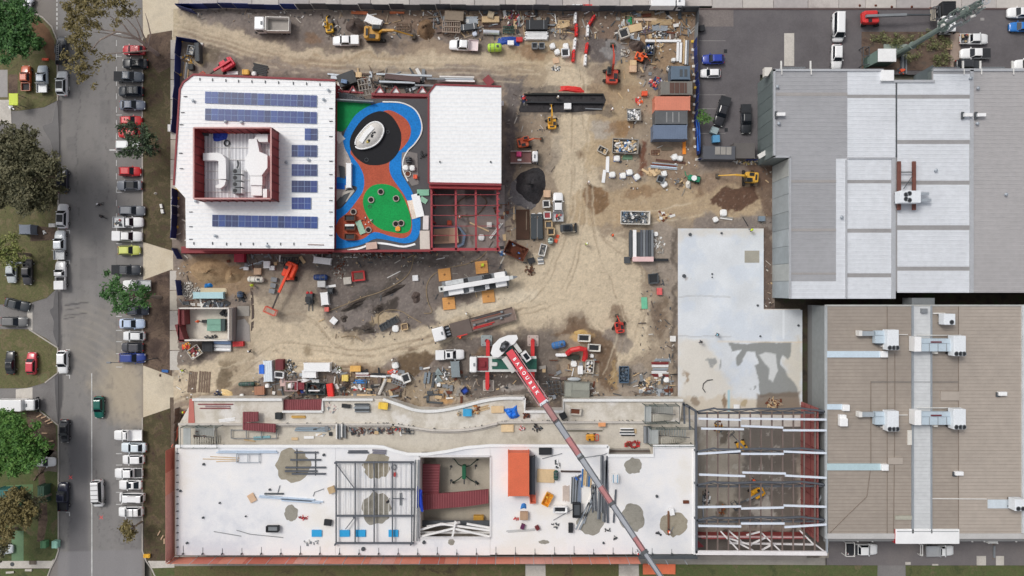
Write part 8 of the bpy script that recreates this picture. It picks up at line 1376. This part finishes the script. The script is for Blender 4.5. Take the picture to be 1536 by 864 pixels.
 # FENCES
def fence(name,label,pts,H_,m,z=.05,post=GALV if 0 else GREY,step=3.0,base=None):
 t=thing(name,label,'fence',raw=True);w=P(pts,1)
 for(a,c)in zip(w,w[1:]):
  L=math.dist(a,c);n_=max(1,round(L/step))
  for i in range(n_):
   p0=(a[0]+(c[0]-a[0])*i/n_,a[1]+(c[1]-a[1])*i/n_);p1=(a[0]+(c[0]-a[0])*(i+1)/n_,a[1]+(c[1]-a[1])*(i+1)/n_);j=random.uniform(-.12,.12)
   MB().strip([(p0[0]+j,p0[1]+j),(p1[0]-j,p1[1]+j)],.07,H_-.1,z+.1).build('panel',m[i%len(m)]if isinstance(m,list)else m,t)
   b=MB();b.cyl((*p0,z),(*p0,z+H_),.05,6);b.build('post',GREY,t)
   if base:b=MB();b.rbox(p0[0]-.45,p0[0]+.35,p0[1]-.25,p0[1]+.25,z,z+.3,.08);b.build('footing',random.choice(base),t)
 return t
NV=[M((26,44,104),.7,0,.2,1),M((32,52,120),.7,0,.2,1),M((22,36,88),.7,0,.2,1)];SH=[M((84,86,92),.8,0,.2,1),M((98,100,104),.8,0,.2,1),M((74,78,84),.8,0,.2,1)]
FT=[M((214,176,70),.7),CONC,WHITED]
fence('hoarding_fence','blue shade-cloth fence along the top left of the site',[(268,10),(330,9.5),(445,11.5)],2.4,NV);fence('hoarding_fence','blue shade-cloth flap angled at the top left gate',[(268,10),(292,18)],2.2,NV)
fence('mesh_fence','grey shade-cloth fence along the concrete road',[(446,11),(700,12.5),(1046,14)],2.6,SH);fence('hoarding_fence','blue fence around the scrap corner and down the west side to the school',[(299,64),(269,59),(267,110),(265,150),(262,200)],2.3,NV,base=FT)
fence('hoarding_fence','blue fence west of the school lower half with yellow footings',[(263,284),(263,322),(261,358)],2.3,NV,base=FT,step=1.8);fence('hoarding_fence','short blue fence flap beside the sandy crossover',[(263,372),(270,388)],2.2,NV);fence('hoarding_fence','short blue fence beside the rubble heap',[(267,421),(272,444)],2.2,NV)
fence('hoarding_fence','blue fence with yellow footings between the site and the car park',[(1042,60),(1044,110),(1046,130),(1043,180),(1047,232)],2.3,NV,base=FT,step=1.6);fence('mesh_fence','dark mesh fence at the top right site corner',[(1046,16),(1043,58)],2.3,[GREYD,GREY]);fence('hoarding_fence','blue fence below the dark flat-roofed shed',[(1048,238),(1135,240)],1.6,NV,base=FT,step=2)
b=MB();b.strip(P([(1044,180),(1046,204),(1046,228)],1),.6,.05,1.9);b.build('cloth_fold',M((40,100,190),.6),bpy.data.objects['hoarding_fence.006']if 'hoarding_fence.006'in bpy.data.objects else None)
fence('timber_gate','brown slatted gate at the west terrace corner',[(266,612),(264,670)],2.0,[M((112,96,88),.8)],step=1.5);b=MB();b.tube([(X(u),Y(v),1.2)for u,v in smoothline([(290,597),(288,618),(280,634),(271,640),(270,655),(262,668)],4)],.12);tag(b.build('red_hose',M((206,110,90),.6),None),'curved salmon hose at the north west corner of the terrace','hose')
slab('red_wrap',[(284,599),(290,599),(292,634),(282,636)],3.0,3.9,M((186,110,98),.7,0,.1),mb)
b=MB();b.strip(P([(1048,14),(2000,14)]),.15,.15,.07);struct(b.build('kerb',M((120,100,98),.8)))
# TREES
rngt=np.random.RandomState(5)
def leafmat(c1,c2,c3):
 m=MR([c1,c2,c3],1.1,rough=.7,det=4,bump=0,fine=.25,lo=.38,hi=.62);return m
LEAFS={'green':leafmat((40,74,34),(62,104,48),(84,124,62)),'dull':leafmat((64,66,44),(92,90,62),(114,110,82)),'gum':leafmat((88,80,44),(116,104,60),(134,122,80)),'lime':leafmat((84,96,44),(116,124,62),(140,142,84)),'bright':leafmat((52,92,34),(78,120,48),(100,138,62)),'dark':leafmat((34,46,32),(50,68,44),(72,92,58))}
BARK=M((136,122,110),.9,0,.2,3)
def crown(blobs,per,leaf,mat,name,parent):
 cs=[]
 for(x_,y_,z_,r_,rz_)in blobs:
  n_=max(5,int(per*(r_**2)));k_=max(4,int(r_*r_*2.2));u=rngt.normal(size=(k_,3));u/=np.linalg.norm(u,axis=1)[:,None];u[:,2]=np.abs(u[:,2])*.9+.05
  cl=u*np.array([r_,r_,rz_])*(rngt.rand(k_,1)**.35)*.92+np.array([x_,y_,z_])
  idx=rngt.randint(0,k_,n_);q=rngt.normal(size=(n_,3))*np.array([.46,.46,.3])*min(1.5,.55+r_*.12);cs.append(cl[idx]+q)
 c=np.concatenate(cs);n_=len(c);nn=rngt.normal(size=(n_,3))*.55+np.array([0,0,1]);nn/=np.linalg.norm(nn,axis=1)[:,None]
 t=np.cross(nn,rngt.normal(size=(n_,3)));t/=np.linalg.norm(t,axis=1)[:,None];bt=np.cross(nn,t);s=leaf*(.6+.8*rngt.rand(n_,1))
 v=np.stack([c-t*s,c-bt*s*.45,c+t*s,c+bt*s*.45],1).reshape(-1,3).astype(np.float32)
 me=bpy.data.meshes.new(name);me.vertices.add(len(v));me.vertices.foreach_set('co',v.ravel());me.loops.add(n_*4);me.loops.foreach_set('vertex_index',np.arange(n_*4,dtype=np.int32));me.polygons.add(n_);me.polygons.foreach_set('loop_start',np.arange(0,n_*4,4,dtype=np.int32));me.polygons.foreach_set('loop_total',np.full(n_,4,np.int32));me.update(calc_edges=True);me.materials.append(mat)
 o=bpy.data.objects.new('crown',me);COL.objects.link(o);o.parent=parent;return o
def tree(label,px,py,R_,ztop,kind,n=16,base=None,per=110,leaf=.26,group=None,blobs=None,name='street_tree',zb=.1,cat='tree'):
 zc=ztop*.62;t=thing(name,label,cat,raw=True,group=group);cx,cy=X(px,zc),Y(py,zc);bx,by=(X(base[0]),Y(base[1]))if base else(cx,cy)
 bl=[]
 if blobs:bl=[(X(u,z_),Y(v,z_),z_,r_/8,r_/8*.6)for u,v,r_,z_ in blobs]
 else:
  for i in range(n):
   a=i*2.4+rngt.rand();q=R_*(i/n)**.5*.74;bl.append((cx+q*math.cos(a),cy+q*math.sin(a),zc+(1-(q/R_)**2)*ztop*.22+rngt.uniform(-.5,.5),R_*rngt.uniform(.24,.4),R_*.26))
 b=MB();b.tube([(bx,by,zb),(bx*.7+cx*.3,by*.7+cy*.3,zc*.4),(bx*.35+cx*.65,by*.35+cy*.65,zc*.75)],.3,8,0,[.05*R_+.12,.04*R_+.08,.03*R_+.06]);tr=b.build('trunk',BARK,t)
 for x_,y_,z_,r_,_ in bl:b=MB();s_=(bx*.4+cx*.6,by*.4+cy*.6,zc*.7);mid=((s_[0]+x_)/2+rngt.uniform(-.4,.4),(s_[1]+y_)/2+rngt.uniform(-.4,.4),(s_[2]+z_)/2+.4);b.tube([s_,mid,(x_,y_,z_+r_*.2)],.1,6,0,[.11,.08,.03]);b.build('limb',BARK,t)
 crown(bl,per,leaf,LEAFS[kind],'crown',t);return t
tree('big bright green tree over the grass at the top left corner',28,48,6.3,10,'green',24);tree('green tree top beyond the top left corner',-6,20,5,11,'green',12)
tree('very large dull olive tree over the left verge',34,262,8.6,12,'dull',38);tree('olive tree arm reaching over the kerb beside the black four-wheel drive',88,290,2.6,8,'dull',8,base=(50,270));tree('dull tree top at the left edge above the parked silver hatchback',0,212,4.5,9,'dull',10)
tree('yellow-green thin tree at the left edge over the silver hatchback',16,380,4.2,8,'lime',12,per=60);tree('big bright green tree at the lower left hiding a white hatchback',26,668,6.9,10,'bright',26);tree('leafy branch reaching right from the lower left bright tree',66,672,2.2,6,'bright',6,base=(40,670),per=80)
tree('olive tree at the bottom left corner over the green roofs',22,768,5.4,9,'gum',18,per=90);tree('small olive tree beside the green bins at the lower left',52,752,3.2,7,'dull',8,per=80);tree('tree at the left edge over the bottom footpath end',-4,806,4.2,8,'dull',8)
tree('dark green street tree over the two red and white parked cars',206,214,4.6,8,'dark',14,base=(238,226),per=70,blobs=[(186,186,12,6),(196,198,14,7),(210,205,18,7.5),(224,212,16,7),(206,220,14,6.5),(190,226,12,5.5),(232,222,10,6),(218,228,10,5.5)]);tree('green street tree with pale branches reaching over the roadway',188,440,4.6,8,'green',14,base=(242,446),per=75,blobs=[(156,436,9,6),(168,444,13,6.5),(180,436,16,7),(184,455,16,7),(196,446,18,7.5),(210,436,13,7),(212,456,12,6.5),(224,440,10,6),(176,462,9,6),(163,414,7,5),(172,422,8,5.5)])
tree('small round olive bush-like tree at the foot of the lower car row',198,792,2.0,4.5,'gum',8,per=160,base=(213,782));tree('small bright green bush beside the blue car park fence',1053,177,1.6,3.2,'bright',6,per=150,leaf=.2)
gt=thing('gum_tree','tall leaning gum tree with bare pale limbs and brown-green foliage over the road','tree',raw=True)
def lm(pts,rs):b=MB();b.tube([(X(u,z_),Y(v,z_),z_)for u,v,z_ in pts],.1,7,0,rs);return b
lm([(237,82,.1),(228,75,3),(212,62,6),(196,52,8),(175,47,9.5),(155,45,10.5)],[.42,.36,.28,.22,.15,.08]).build('trunk',M((176,160,148),.85,0,.15,3),gt)
for pts in([(212,62,6),(205,45,8),(192,30,9.5),(172,18,10.5)],[(222,70,4.5),(214,50,7),(206,30,9),(196,12,10)],[(205,58,7),(185,56,8.5),(160,50,9.5),(140,48,10)],[(228,75,3),(200,78,6),(170,80,8),(148,84,9)],[(222,70,4.5),(226,52,6.5),(222,34,8),(218,20,9)],[(196,52,8),(186,38,9.5),(164,24,10.5)],[(175,47,9.5),(150,60,10),(132,80,10)],[(155,45,10.5),(130,30,11),(110,20,11)]):lm(pts,[.16,.12,.08,.04][:len(pts)]).build('limb',M((170,154,142),.85,0,.15,3),gt)
crown([(X(u,z_),Y(v,z_),z_,r_/8,r_/8*.6)for u,v,r_,z_ in[(108,14,13,11),(122,8,15,11),(138,6,14,11),(115,30,15,11),(132,26,15,11.5),(146,20,12,11),(108,46,12,10.5),(124,44,15,11),(140,38,10,11),(118,60,12,10.5),(106,62,7,10),(122,74,11,10),(104,82,9,9.5),(116,92,13,10),(105,98,8,9.5),(122,108,10,9.5),(125,120,8,9),(136,106,6,9),(142,130,5,8.5),(133,72,6,10),(168,6,12,11),(182,4,9,10.5),(157,12,10,11),(186,26,10,10),(200,20,8,9.5),(176,34,7,10),(142,76,6,9),(152,88,6,9),(166,88,5,8.5),(148,96,5,9),(196,9,4,10)]],95,.24,LEAFS['gum'],'crown',gt)
sheet('garden_bed',R(1292,48,1438,106),.12,MR([(74,60,54),(104,86,74),(88,78,70)],.6));sheet('paving',R(1425,50,1440,106),.13,M((158,140,128),.8,0,.1));
SHM=leafmat((70,78,44),(104,108,66),(140,140,98))
spots=[(1310+12*i+random.uniform(-3,3),57+random.uniform(-3,3))for i in range(5)]+[(1372,58),(1382,56),(1394,54),(1404,60),(1416,56),(1424,64),(1368,80),(1378,82),(1352,66),(1408,84),(1420,82),(1424,88),(1412,70),(1396,68),(1366,86),(1384,66),(1416,92),(1404,92),(1342,62)]
for i,(u,v)in enumerate(spots):
 t=thing('shrub','low olive green shrub growing in the mulched garden under the phone mast','shrub',raw=True,group='shrubs in the mast garden');r_=random.uniform(.7,1.15)
 crown([(X(u,1),Y(v,1),.4,r_,r_*.9)],130,.15,SHM,'foliage',t).name='foliage';b=MB();b.tube([(X(u,1),Y(v,1),.1),(X(u,1)+.1,Y(v,1),.9)],.06);b.build('stem',BARK,t)
mt=thing('phone_mast','tall grey-green phone mast beside a small equipment shed in the mulched garden','mast',raw=True);MG=M((122,136,130),.5,.1,.08)
base=(X(1344),Y(83))
def mtube(z0,z1,r0,r1,nm='pole',dx=0,dy=0,n=10):b=MB();b.cyl((base[0]+dx,base[1]+dy,z0),(base[0]+dx,base[1]+dy,z1),r0,n,0,r1);b.build(nm,MG,mt)
mtube(.1,5.3,.62,.55);mtube(5.3,14,.5,.42);mtube(14,23.5,.3,.22)
b=MB();b.cyl((*base,5.2),(*base,5.4),.68,12);b.cyl((*base,13.9),(*base,14.2),.9,12);b.build('flange',MG,mt)
for z_,n_,r_,h_ in((14.3,6,1.15,1.8),(17,6,1.3,2.2),(20,3,1.0,1.8),(22,3,.8,1.4)):
 b=MB();b.torus(*base,z_+h_/2,r_*.8,.06,14,5);b.build('ring',MG,mt)
 for i in range(n_):
  a=2*math.pi*i/n_+z_;c_=(base[0]+r_*math.cos(a),base[1]+r_*math.sin(a));b=MB();b.cbox(c_[0],c_[1],z_+h_/2,.2,.42,h_,0,a);b.build('antenna',random.choice([MG,M((140,150,148),.5),M((96,108,104),.5),GREY]),mt)
  b=MB();b.tube([(*base,z_+h_*.7),(*c_,z_+h_*.7)],.05,5);b.build('bracket',GREYD,mt)
for z_,a in((15.5,3.6),(18.5,1),(21,5)):b=MB();b.cyl((base[0]+.9*math.cos(a),base[1]+.9*math.sin(a),z_),(base[0]+1.2*math.cos(a),base[1]+1.2*math.sin(a),z_),.4,14);b.build('dish',WHITED,mt)
b=MB();b.torus(*base,24.2,.5,.05,14,5);b.torus(*base,24.6,.5,.05,14,5);b.build('top_ring',GAL,mt)
t=thing('equipment_shed','white roofed equipment shed with green sides at the foot of the phone mast','shed',1331,83,.1,0,h=3);b=MB();b.box(-1.6,1.5,-1.1,1.1,0,2.9);b.build('wall',M((74,92,84),.6),t);b=MB();b.rbox(-1.7,1.6,-1.2,1.2,2.9,3.1,.05);b.build('roof',WHITE,t);b=MB();b.loft([[(-1.6,-1.1,0),(-1.6,1.1,0),(-1.6,1.1,2.6),(-1.6,-1.1,2.6)],[(-2.8,-1.6,0),(-2.8,.4,0),(-2.8,.4,1.4),(-2.8,-1.6,1.4)]]);b.build('side_lean_to',M((84,104,96),.6),t)
slab('concrete_pad',R(1326,66,1361,76),.1,.3,M((150,160,152),.8,0,.12)).__setitem__('kind','structure')
stack('cable_tray','pale cable trays running from the mast shed to the warehouse',1356,94,34,10,4,[GREY,GREYD],90,z=.15,h=.3);junk('orange_gear','orange gear beside the cable trays at the warehouse notch',1353,106,9,4,18,[ORANGE,GREYD]);frame('fence_frame','dark pipe frame at the left of the mast garden',1299,84,9,26,GREYD,0,nx=1,ny=2,H_=1.5);sheets('paving_slab','beige square paver in the mast garden',1424,70,8,8,1,CARD,0,z=.14)
# SMALL STREET THINGS
def lamp(label,px,py,a,L=2.6,H_=7.5,m=GREYD):
 t=thing('street_lamp',label,'street lamp',px,py,.1,a);b=MB();b.cyl((0,0,0),(0,0,H_),.1,8,0,.07);b.build('pole',m,t);b=MB();b.tube([(0,0,H_),(L,0,H_+.3)],.06,6);b.build('arm',m,t);b=MB();b.rbox(L-.1,L+.7,-.15,.15,H_+.2,H_+.42,.06);b.build('lamp_head',GREY,t)
lamp('street lamp beside the royal blue wagon with arm toward the road',236,537,180,4.2);lamp('street lamp at the left verge above the silver hatchback',44,396,0,2.4,6,GREY);lamp('street lamp leaning out of the lower left bright tree',52,646,20,3,7,WHITED)
t=thing('bus_shelter','small shelter with lime green roof panel at the left edge','shelter',20,149,.1,0,h=2.4)
for a in(-.7,.7):
 for c in(-.9,.9):MB().cyl((a,c,0),(a,c,2.3),.05,6).build('post',GREYD,t)
b=MB();b.rbox(-.85,.85,-1.1,1.1,2.3,2.42,.06);b.build('roof',M((196,212,50),.5),t)
junk('yard_boxes','white boxes at the foot of the lime green shelter',16,160,5,3,8,[WHITE,GREY],big=.7);sheet('garden_bed',R(13,112,27,140),.108,DIRTV);sheet('paved_yard',[(-300,105),(12,105),(12,146),(-300,146)],.112,M((160,156,154),.8,0,.1));sheet('paved_yard',[(-300,147),(16,150),(18,186),(-300,184)],.116,CPATH)
crate('orange_board','small orange board on the grass under the top left tree',68,89,9,3,.3,ORANGE,0)
container('green_shed','teal roofed shed under the trees at the lower left edge',4,702+42,24,17,2.6,M((58,116,112),.6),2,cat='shed',ribs=True);container('green_shed','narrow teal roof under the olive tree at the lower left',8,770,28,14,2.6,M((52,96,98),.6),0,cat='shed');container('green_shelter','dark green bench shelter beside the left verge path',61,742,9,24,2.0,M((62,92,76),.6),0,cat='shelter');sheet('green_path',R(18,796,36,841),.11,M((104,132,100),.85,0,.12));sheet('green_path',[(10,728),(50,726),(50,760),(20,760)],.11,M((98,124,84),.85,0,.12))
for u,w_,m,lb in((82,8,M((150,198,180),.6),'pale green bin at the kerb of the lower left corner'),(65,8,M((92,140,100),.6),'pair of green bins on the lower left grass')):crate('green_bin',lb,u,817,w_,10,1.0,m,0,cat='bin')
crate('drain_cover','small dark pit grate in the bottom left footpath',49,844,10,5,.13,M((120,110,98),.8),0,z=.06,cat='drain cover');sheets('paving_stone','pale stone slabs on the bottom left grass',15,859,12,3,2,CONC,4);sheets('paving_stone','pale stone slab right of the others on the bottom left grass',43,855,10,3,2,CONC,0)
for i,(u,v,a)in enumerate([(58,624,30),(65,626,20),(71,631,25),(75,634,20),(66,650,0),(75,662,10),(52,718,55),(56,712,55),(60,708,55),(64,704,50)]):stack('timber_sleeper','short pale timber sleeper in the garden beds beside the lower left tree',u,v,9,2.2,1,CARD if i<6 else TIMBD,a,h=.2,group='timber sleepers in the lower left garden')
crate('white_cooler','white box under the edge of the large olive tree by the kerb',78,338,9,5,.5,WHITED,0);container('blue_kiosk','blue grey kiosk under the bottom of the large olive tree',37,344,16,13,2,M((120,128,142),.6),0,cat='kiosk',ribs=False);junk('white_litter','white litter on the bare patch near the kiosk',66,349,3,3,6,[WHITE],big=.4)
t=stack('white_bench','white concrete bench lying on the right verge below the red hatchback',242,313,4,16,2,WHITED,14,h=.4);heap('stone','small pale stone on the verge above the white bench',233,290,3.5,2.6,.4,CONC,cat='stone');sheets('blue_bag','flat blue bag at the sandy crossover',248,557,10,4,1,M((40,100,170),.6),-5);heap('stone','small brown stone on the sandy crossover',240,563,2.5,3,.3,TIMBD,cat='stone');crate('yellow_marker','yellow marker block on the bottom right verge corner',220,834,9,5,.4,M((226,172,46),.6),0)
for u,v in((238,800),(246,812),(243,806)):stack('verge_log','pale log on the verge near the olive bush tree, '+{800:'short upper',812:'upright lower',806:'middle slanted'}[v]+' one',u,v,8,2,1,CARD,60 if v!=812 else 88,h=.2)
crate('white_meter','white meter cabinet at the footpath edge beside the school',254,192,4,10,.8,WHITED,0);b=MB();b.cyl((0,0,0),(0,0,.02),.4,14);tag(b.build('manhole_cover',GREYD,None,(X(19),Y(846),.105)),'round manhole cover in the bottom left footpath','manhole cover')
for u,v in((106,716),(152,776)):b=MB();b.cbox(0,0,.012,.9,.12,.012,0,.8);b.cbox(0,0,.014,.9,.12,.014,0,-.8);o=b.build('paint_mark',M((226,90,90),.7),None,(X(u),Y(v),.01));o['kind']='structure'
for i,(u,v)in enumerate([(1290,8),(1314,8),(1338,10),(1368,10),(1396,12)]):heap('shrub_stump','small dark red shrub on the concrete road edge above the red boom lift',u,v,2.4,2.4,.4,RUST,cat='shrub')['group']='small shrubs on the concrete road edge'
for i,(u,v,w_)in enumerate([(1472,842,14),(1500,842,12),(1403,848,9),(1362,845,8),(1302,642+200,0)][:4]):slab('pale_paver',R(u-w_/2,v-8 if i<2 else v-2,u+w_/2,v+6 if i<2 else v+2),.06,.075+.002*i,CPATH)['kind']='structure'
frame('air_unit_cage','white framed rooftop cage with black unit at the service yard left corner',1275,824,13,20,WHITED,0,nx=1,ny=1,H_=1.5);crate('black_unit','black cabinet inside the white cage of the service yard',1276,823,9,12,1.1,BLACK,0);frame('bollard_rail','white rail between the covered pickup and the alloy tray pickup',1382,825,3,16,WHITED,0,nx=1,ny=1,H_=.9)
for u in(1288,1310,1460,1478,1526):MB().box(X(u,6)-.12,X(u,6)+.12,Y(814,6),Y(808,6),5.6,5.8).build('awning_bracket',WHITED,ws)
stack('pipe_run','upright grey pipe run in the service yard right of the trailer',1492,828,3,24,1,GREY,0,h=.3);container('wall_unit','pale wall unit above the upright grey pipe run',1490,812,13,6,1,WHITED,0,z=3,cat='air conditioner',ribs=False)
# PEOPLE
def body_mesh(name,walk=.25,arm=.3):
 J=[(0,0,.95),(0,0,1.15),(0,0,1.38),(0,0,1.5),(0,.02,1.62),(0,.03,1.74),(.17,0,1.4),(.26,arm*.3,1.14),(.25,arm,.95),(-.17,0,1.4),(-.26,-arm*.2,1.14),(-.25,arm*.5,.95),(.1,0,.9),(.11,walk,.5),(.11,walk*.7,.1),(.11,walk*.7+.16,.05),(-.1,0,.9),(-.11,-walk*.4,.5),(-.11,-walk,.12),(-.11,-walk+.15,.05)]
 E=[(0,1),(1,2),(2,3),(3,4),(4,5),(2,6),(6,7),(7,8),(2,9),(9,10),(10,11),(0,12),(12,13),(13,14),(14,15),(0,16),(16,17),(17,18),(18,19)]
 Rr=[.15,.14,.16,.06,.09,.07,.08,.055,.04,.08,.055,.04,.1,.07,.05,.045,.1,.07,.05,.045]
 me=bpy.data.meshes.new(name);me.from_pydata(J,E,[]);o=bpy.data.objects.new(name,me);COL.objects.link(o);sk=o.modifiers.new('skin','SKIN');
 for v,r_ in zip(me.skin_vertices[0].data,Rr):v.radius=(r_,r_)
 me.skin_vertices[0].data[0].use_root=True;ss=o.modifiers.new('sub','SUBSURF');ss.levels=1;bpy.context.view_layer.update()
 out=bpy.data.meshes.new_from_object(o.evaluated_get(bpy.context.evaluated_depsgraph_get()));bpy.data.objects.remove(o);return out
BODY=body_mesh('body');TROU=M((40,44,60),.8)
def person(label,px,py,rot,vest,hat,z=.1,body=TROU):
 t=thing('person',label,'person',px,py,z,rot,h=.9);me=BODY.copy()if not BODY.materials else BODY.copy();me.materials.clear();me.materials.append(body);me.materials.append(SKIN_)
 for p_ in me.polygons:p_.material_index=1 if p_.center.z>1.5 or(abs(p_.center.x)>.21 and p_.center.z<1.05 and p_.center.z>.85)else 0
 o=bpy.data.objects.new('body',me);COL.objects.link(o);o.parent=t
 b=MB();b.loft([[(w_*math.cos(2*math.pi*j/12)*1.35,w_*math.sin(2*math.pi*j/12),zz)for j in range(12)]for zz,w_ in((.9,.17),(1.2,.175),(1.42,.19),(1.5,.1))]);b.build('vest',vest,t)
 b=MB();b.dome(0,.03,1.7,.14,.17,.16,0,10,4);b.box(-.1,.1,.15,.26,1.7,1.72);b.build('helmet',hat,t);return t
W_=WHITE
for a in[('worker in black with white helmet walking below the west gatehouse',375,527,40,BLACK,W_),('worker in orange on the sand between the bins and the loaded skip',919,353,90,HIVO,HIVO),('worker in lime vest on the central sand track',880,366,0,HIVIS,W_),('worker in orange beside the lower gatehouse fence',277,618,0,HIVO,HIVIS),('worker in yellow at the west footpath gate',274,556,180,HIVIS,W_),('worker in white near the upper brown patch on the track',883,274,20,M((200,180,170),.7),W_),('worker in lime vest beside the blue round drum',379,428,70,HIVIS,HIVIS),('worker standing at the trench with white helmet',837,147,0,M((180,170,150),.7),W_),('worker in cream beside the flatbed truck deck',700,471,30,M((226,214,170),.7),W_),('worker in orange in front of the flatbed truck wheels',691,506,100,HIVO,HIVO),('worker in white helmet right of the black trench',918,165,0,M((220,190,170),.7),W_),('worker above the white bag near the brown mud',589,540,0,M((210,200,180),.7),W_)]:person(*a)
for a in[('worker in orange inside the gatehouse by the black crate',298,482,90,HIVO,HIVO,.35),('worker in orange beside the red frame floor scrap',690,326,0,HIVO,W_,.3),('worker in dark clothes at the top of the pale slab',1051,513,0,BLACK,BLACK,.42),('worker in pale blue on the pale slab centre joint',1076,502,0,M((120,180,200),.7),GREYD,.42),('worker in lime vest at the north edge of the pale slab',1127,345,60,HIVIS,HIVIS,.42),('worker in white near the deck edge below the crane boom',956,829,0,W_,RED2,HZ),('worker in dark clothes beside the lower framed circle',582,752,0,BLACK,BLACK,HZ),('worker in orange on the rusty patch beam',1003,797,0,HIVO,W_,HZ),('worker in orange near the west column of the steel wing',1130,720,0,HIVO,HIVO,.35)]:person(*a[:6],z=a[6])
def cyclist(label,px,py,rot):
 t=person(label,px,py,rot,BLACK,W_ if py<310 else BLACK,.05,BLACK);t['category']='cyclist';t=thing('bicycle','dark bicycle ridden by the '+('upper'if py<310 else 'lower')+' cyclist on the street','bicycle',px,py,.02,rot,h=.5)
 for y_ in(-.52,.52):b=MB();b.torus(0,0,0,.33,.03,18,4);o=b.build('wheel',BLACK,t);o.matrix_local=Matrix.Translation((0,y_,.34))@Matrix.Rotation(math.pi/2,4,'Y')
 b=MB();b.tube([(0,-.5,.35),(0,-.15,.8),(0,.35,.85),(0,.52,.35)],.03);b.tube([(0,-.15,.8),(0,.05,.3),(0,.35,.85)],.03);b.build('frame',GREYD,t);b=MB();b.tube([(-.28,.3,1.0),(0,.42,.95),(.28,.3,1.0)],.025);b.build('handlebar',BLACK,t);b=MB();b.rbox(-.07,.07,-.3,-.05,.88,.95,.03);b.build('saddle',BLACK,t)
cyclist('cyclist in black and white, upper of the two riding on the street',149,307,-60);cyclist('cyclist all in black, lower of the two riding on the street',154,325,60)
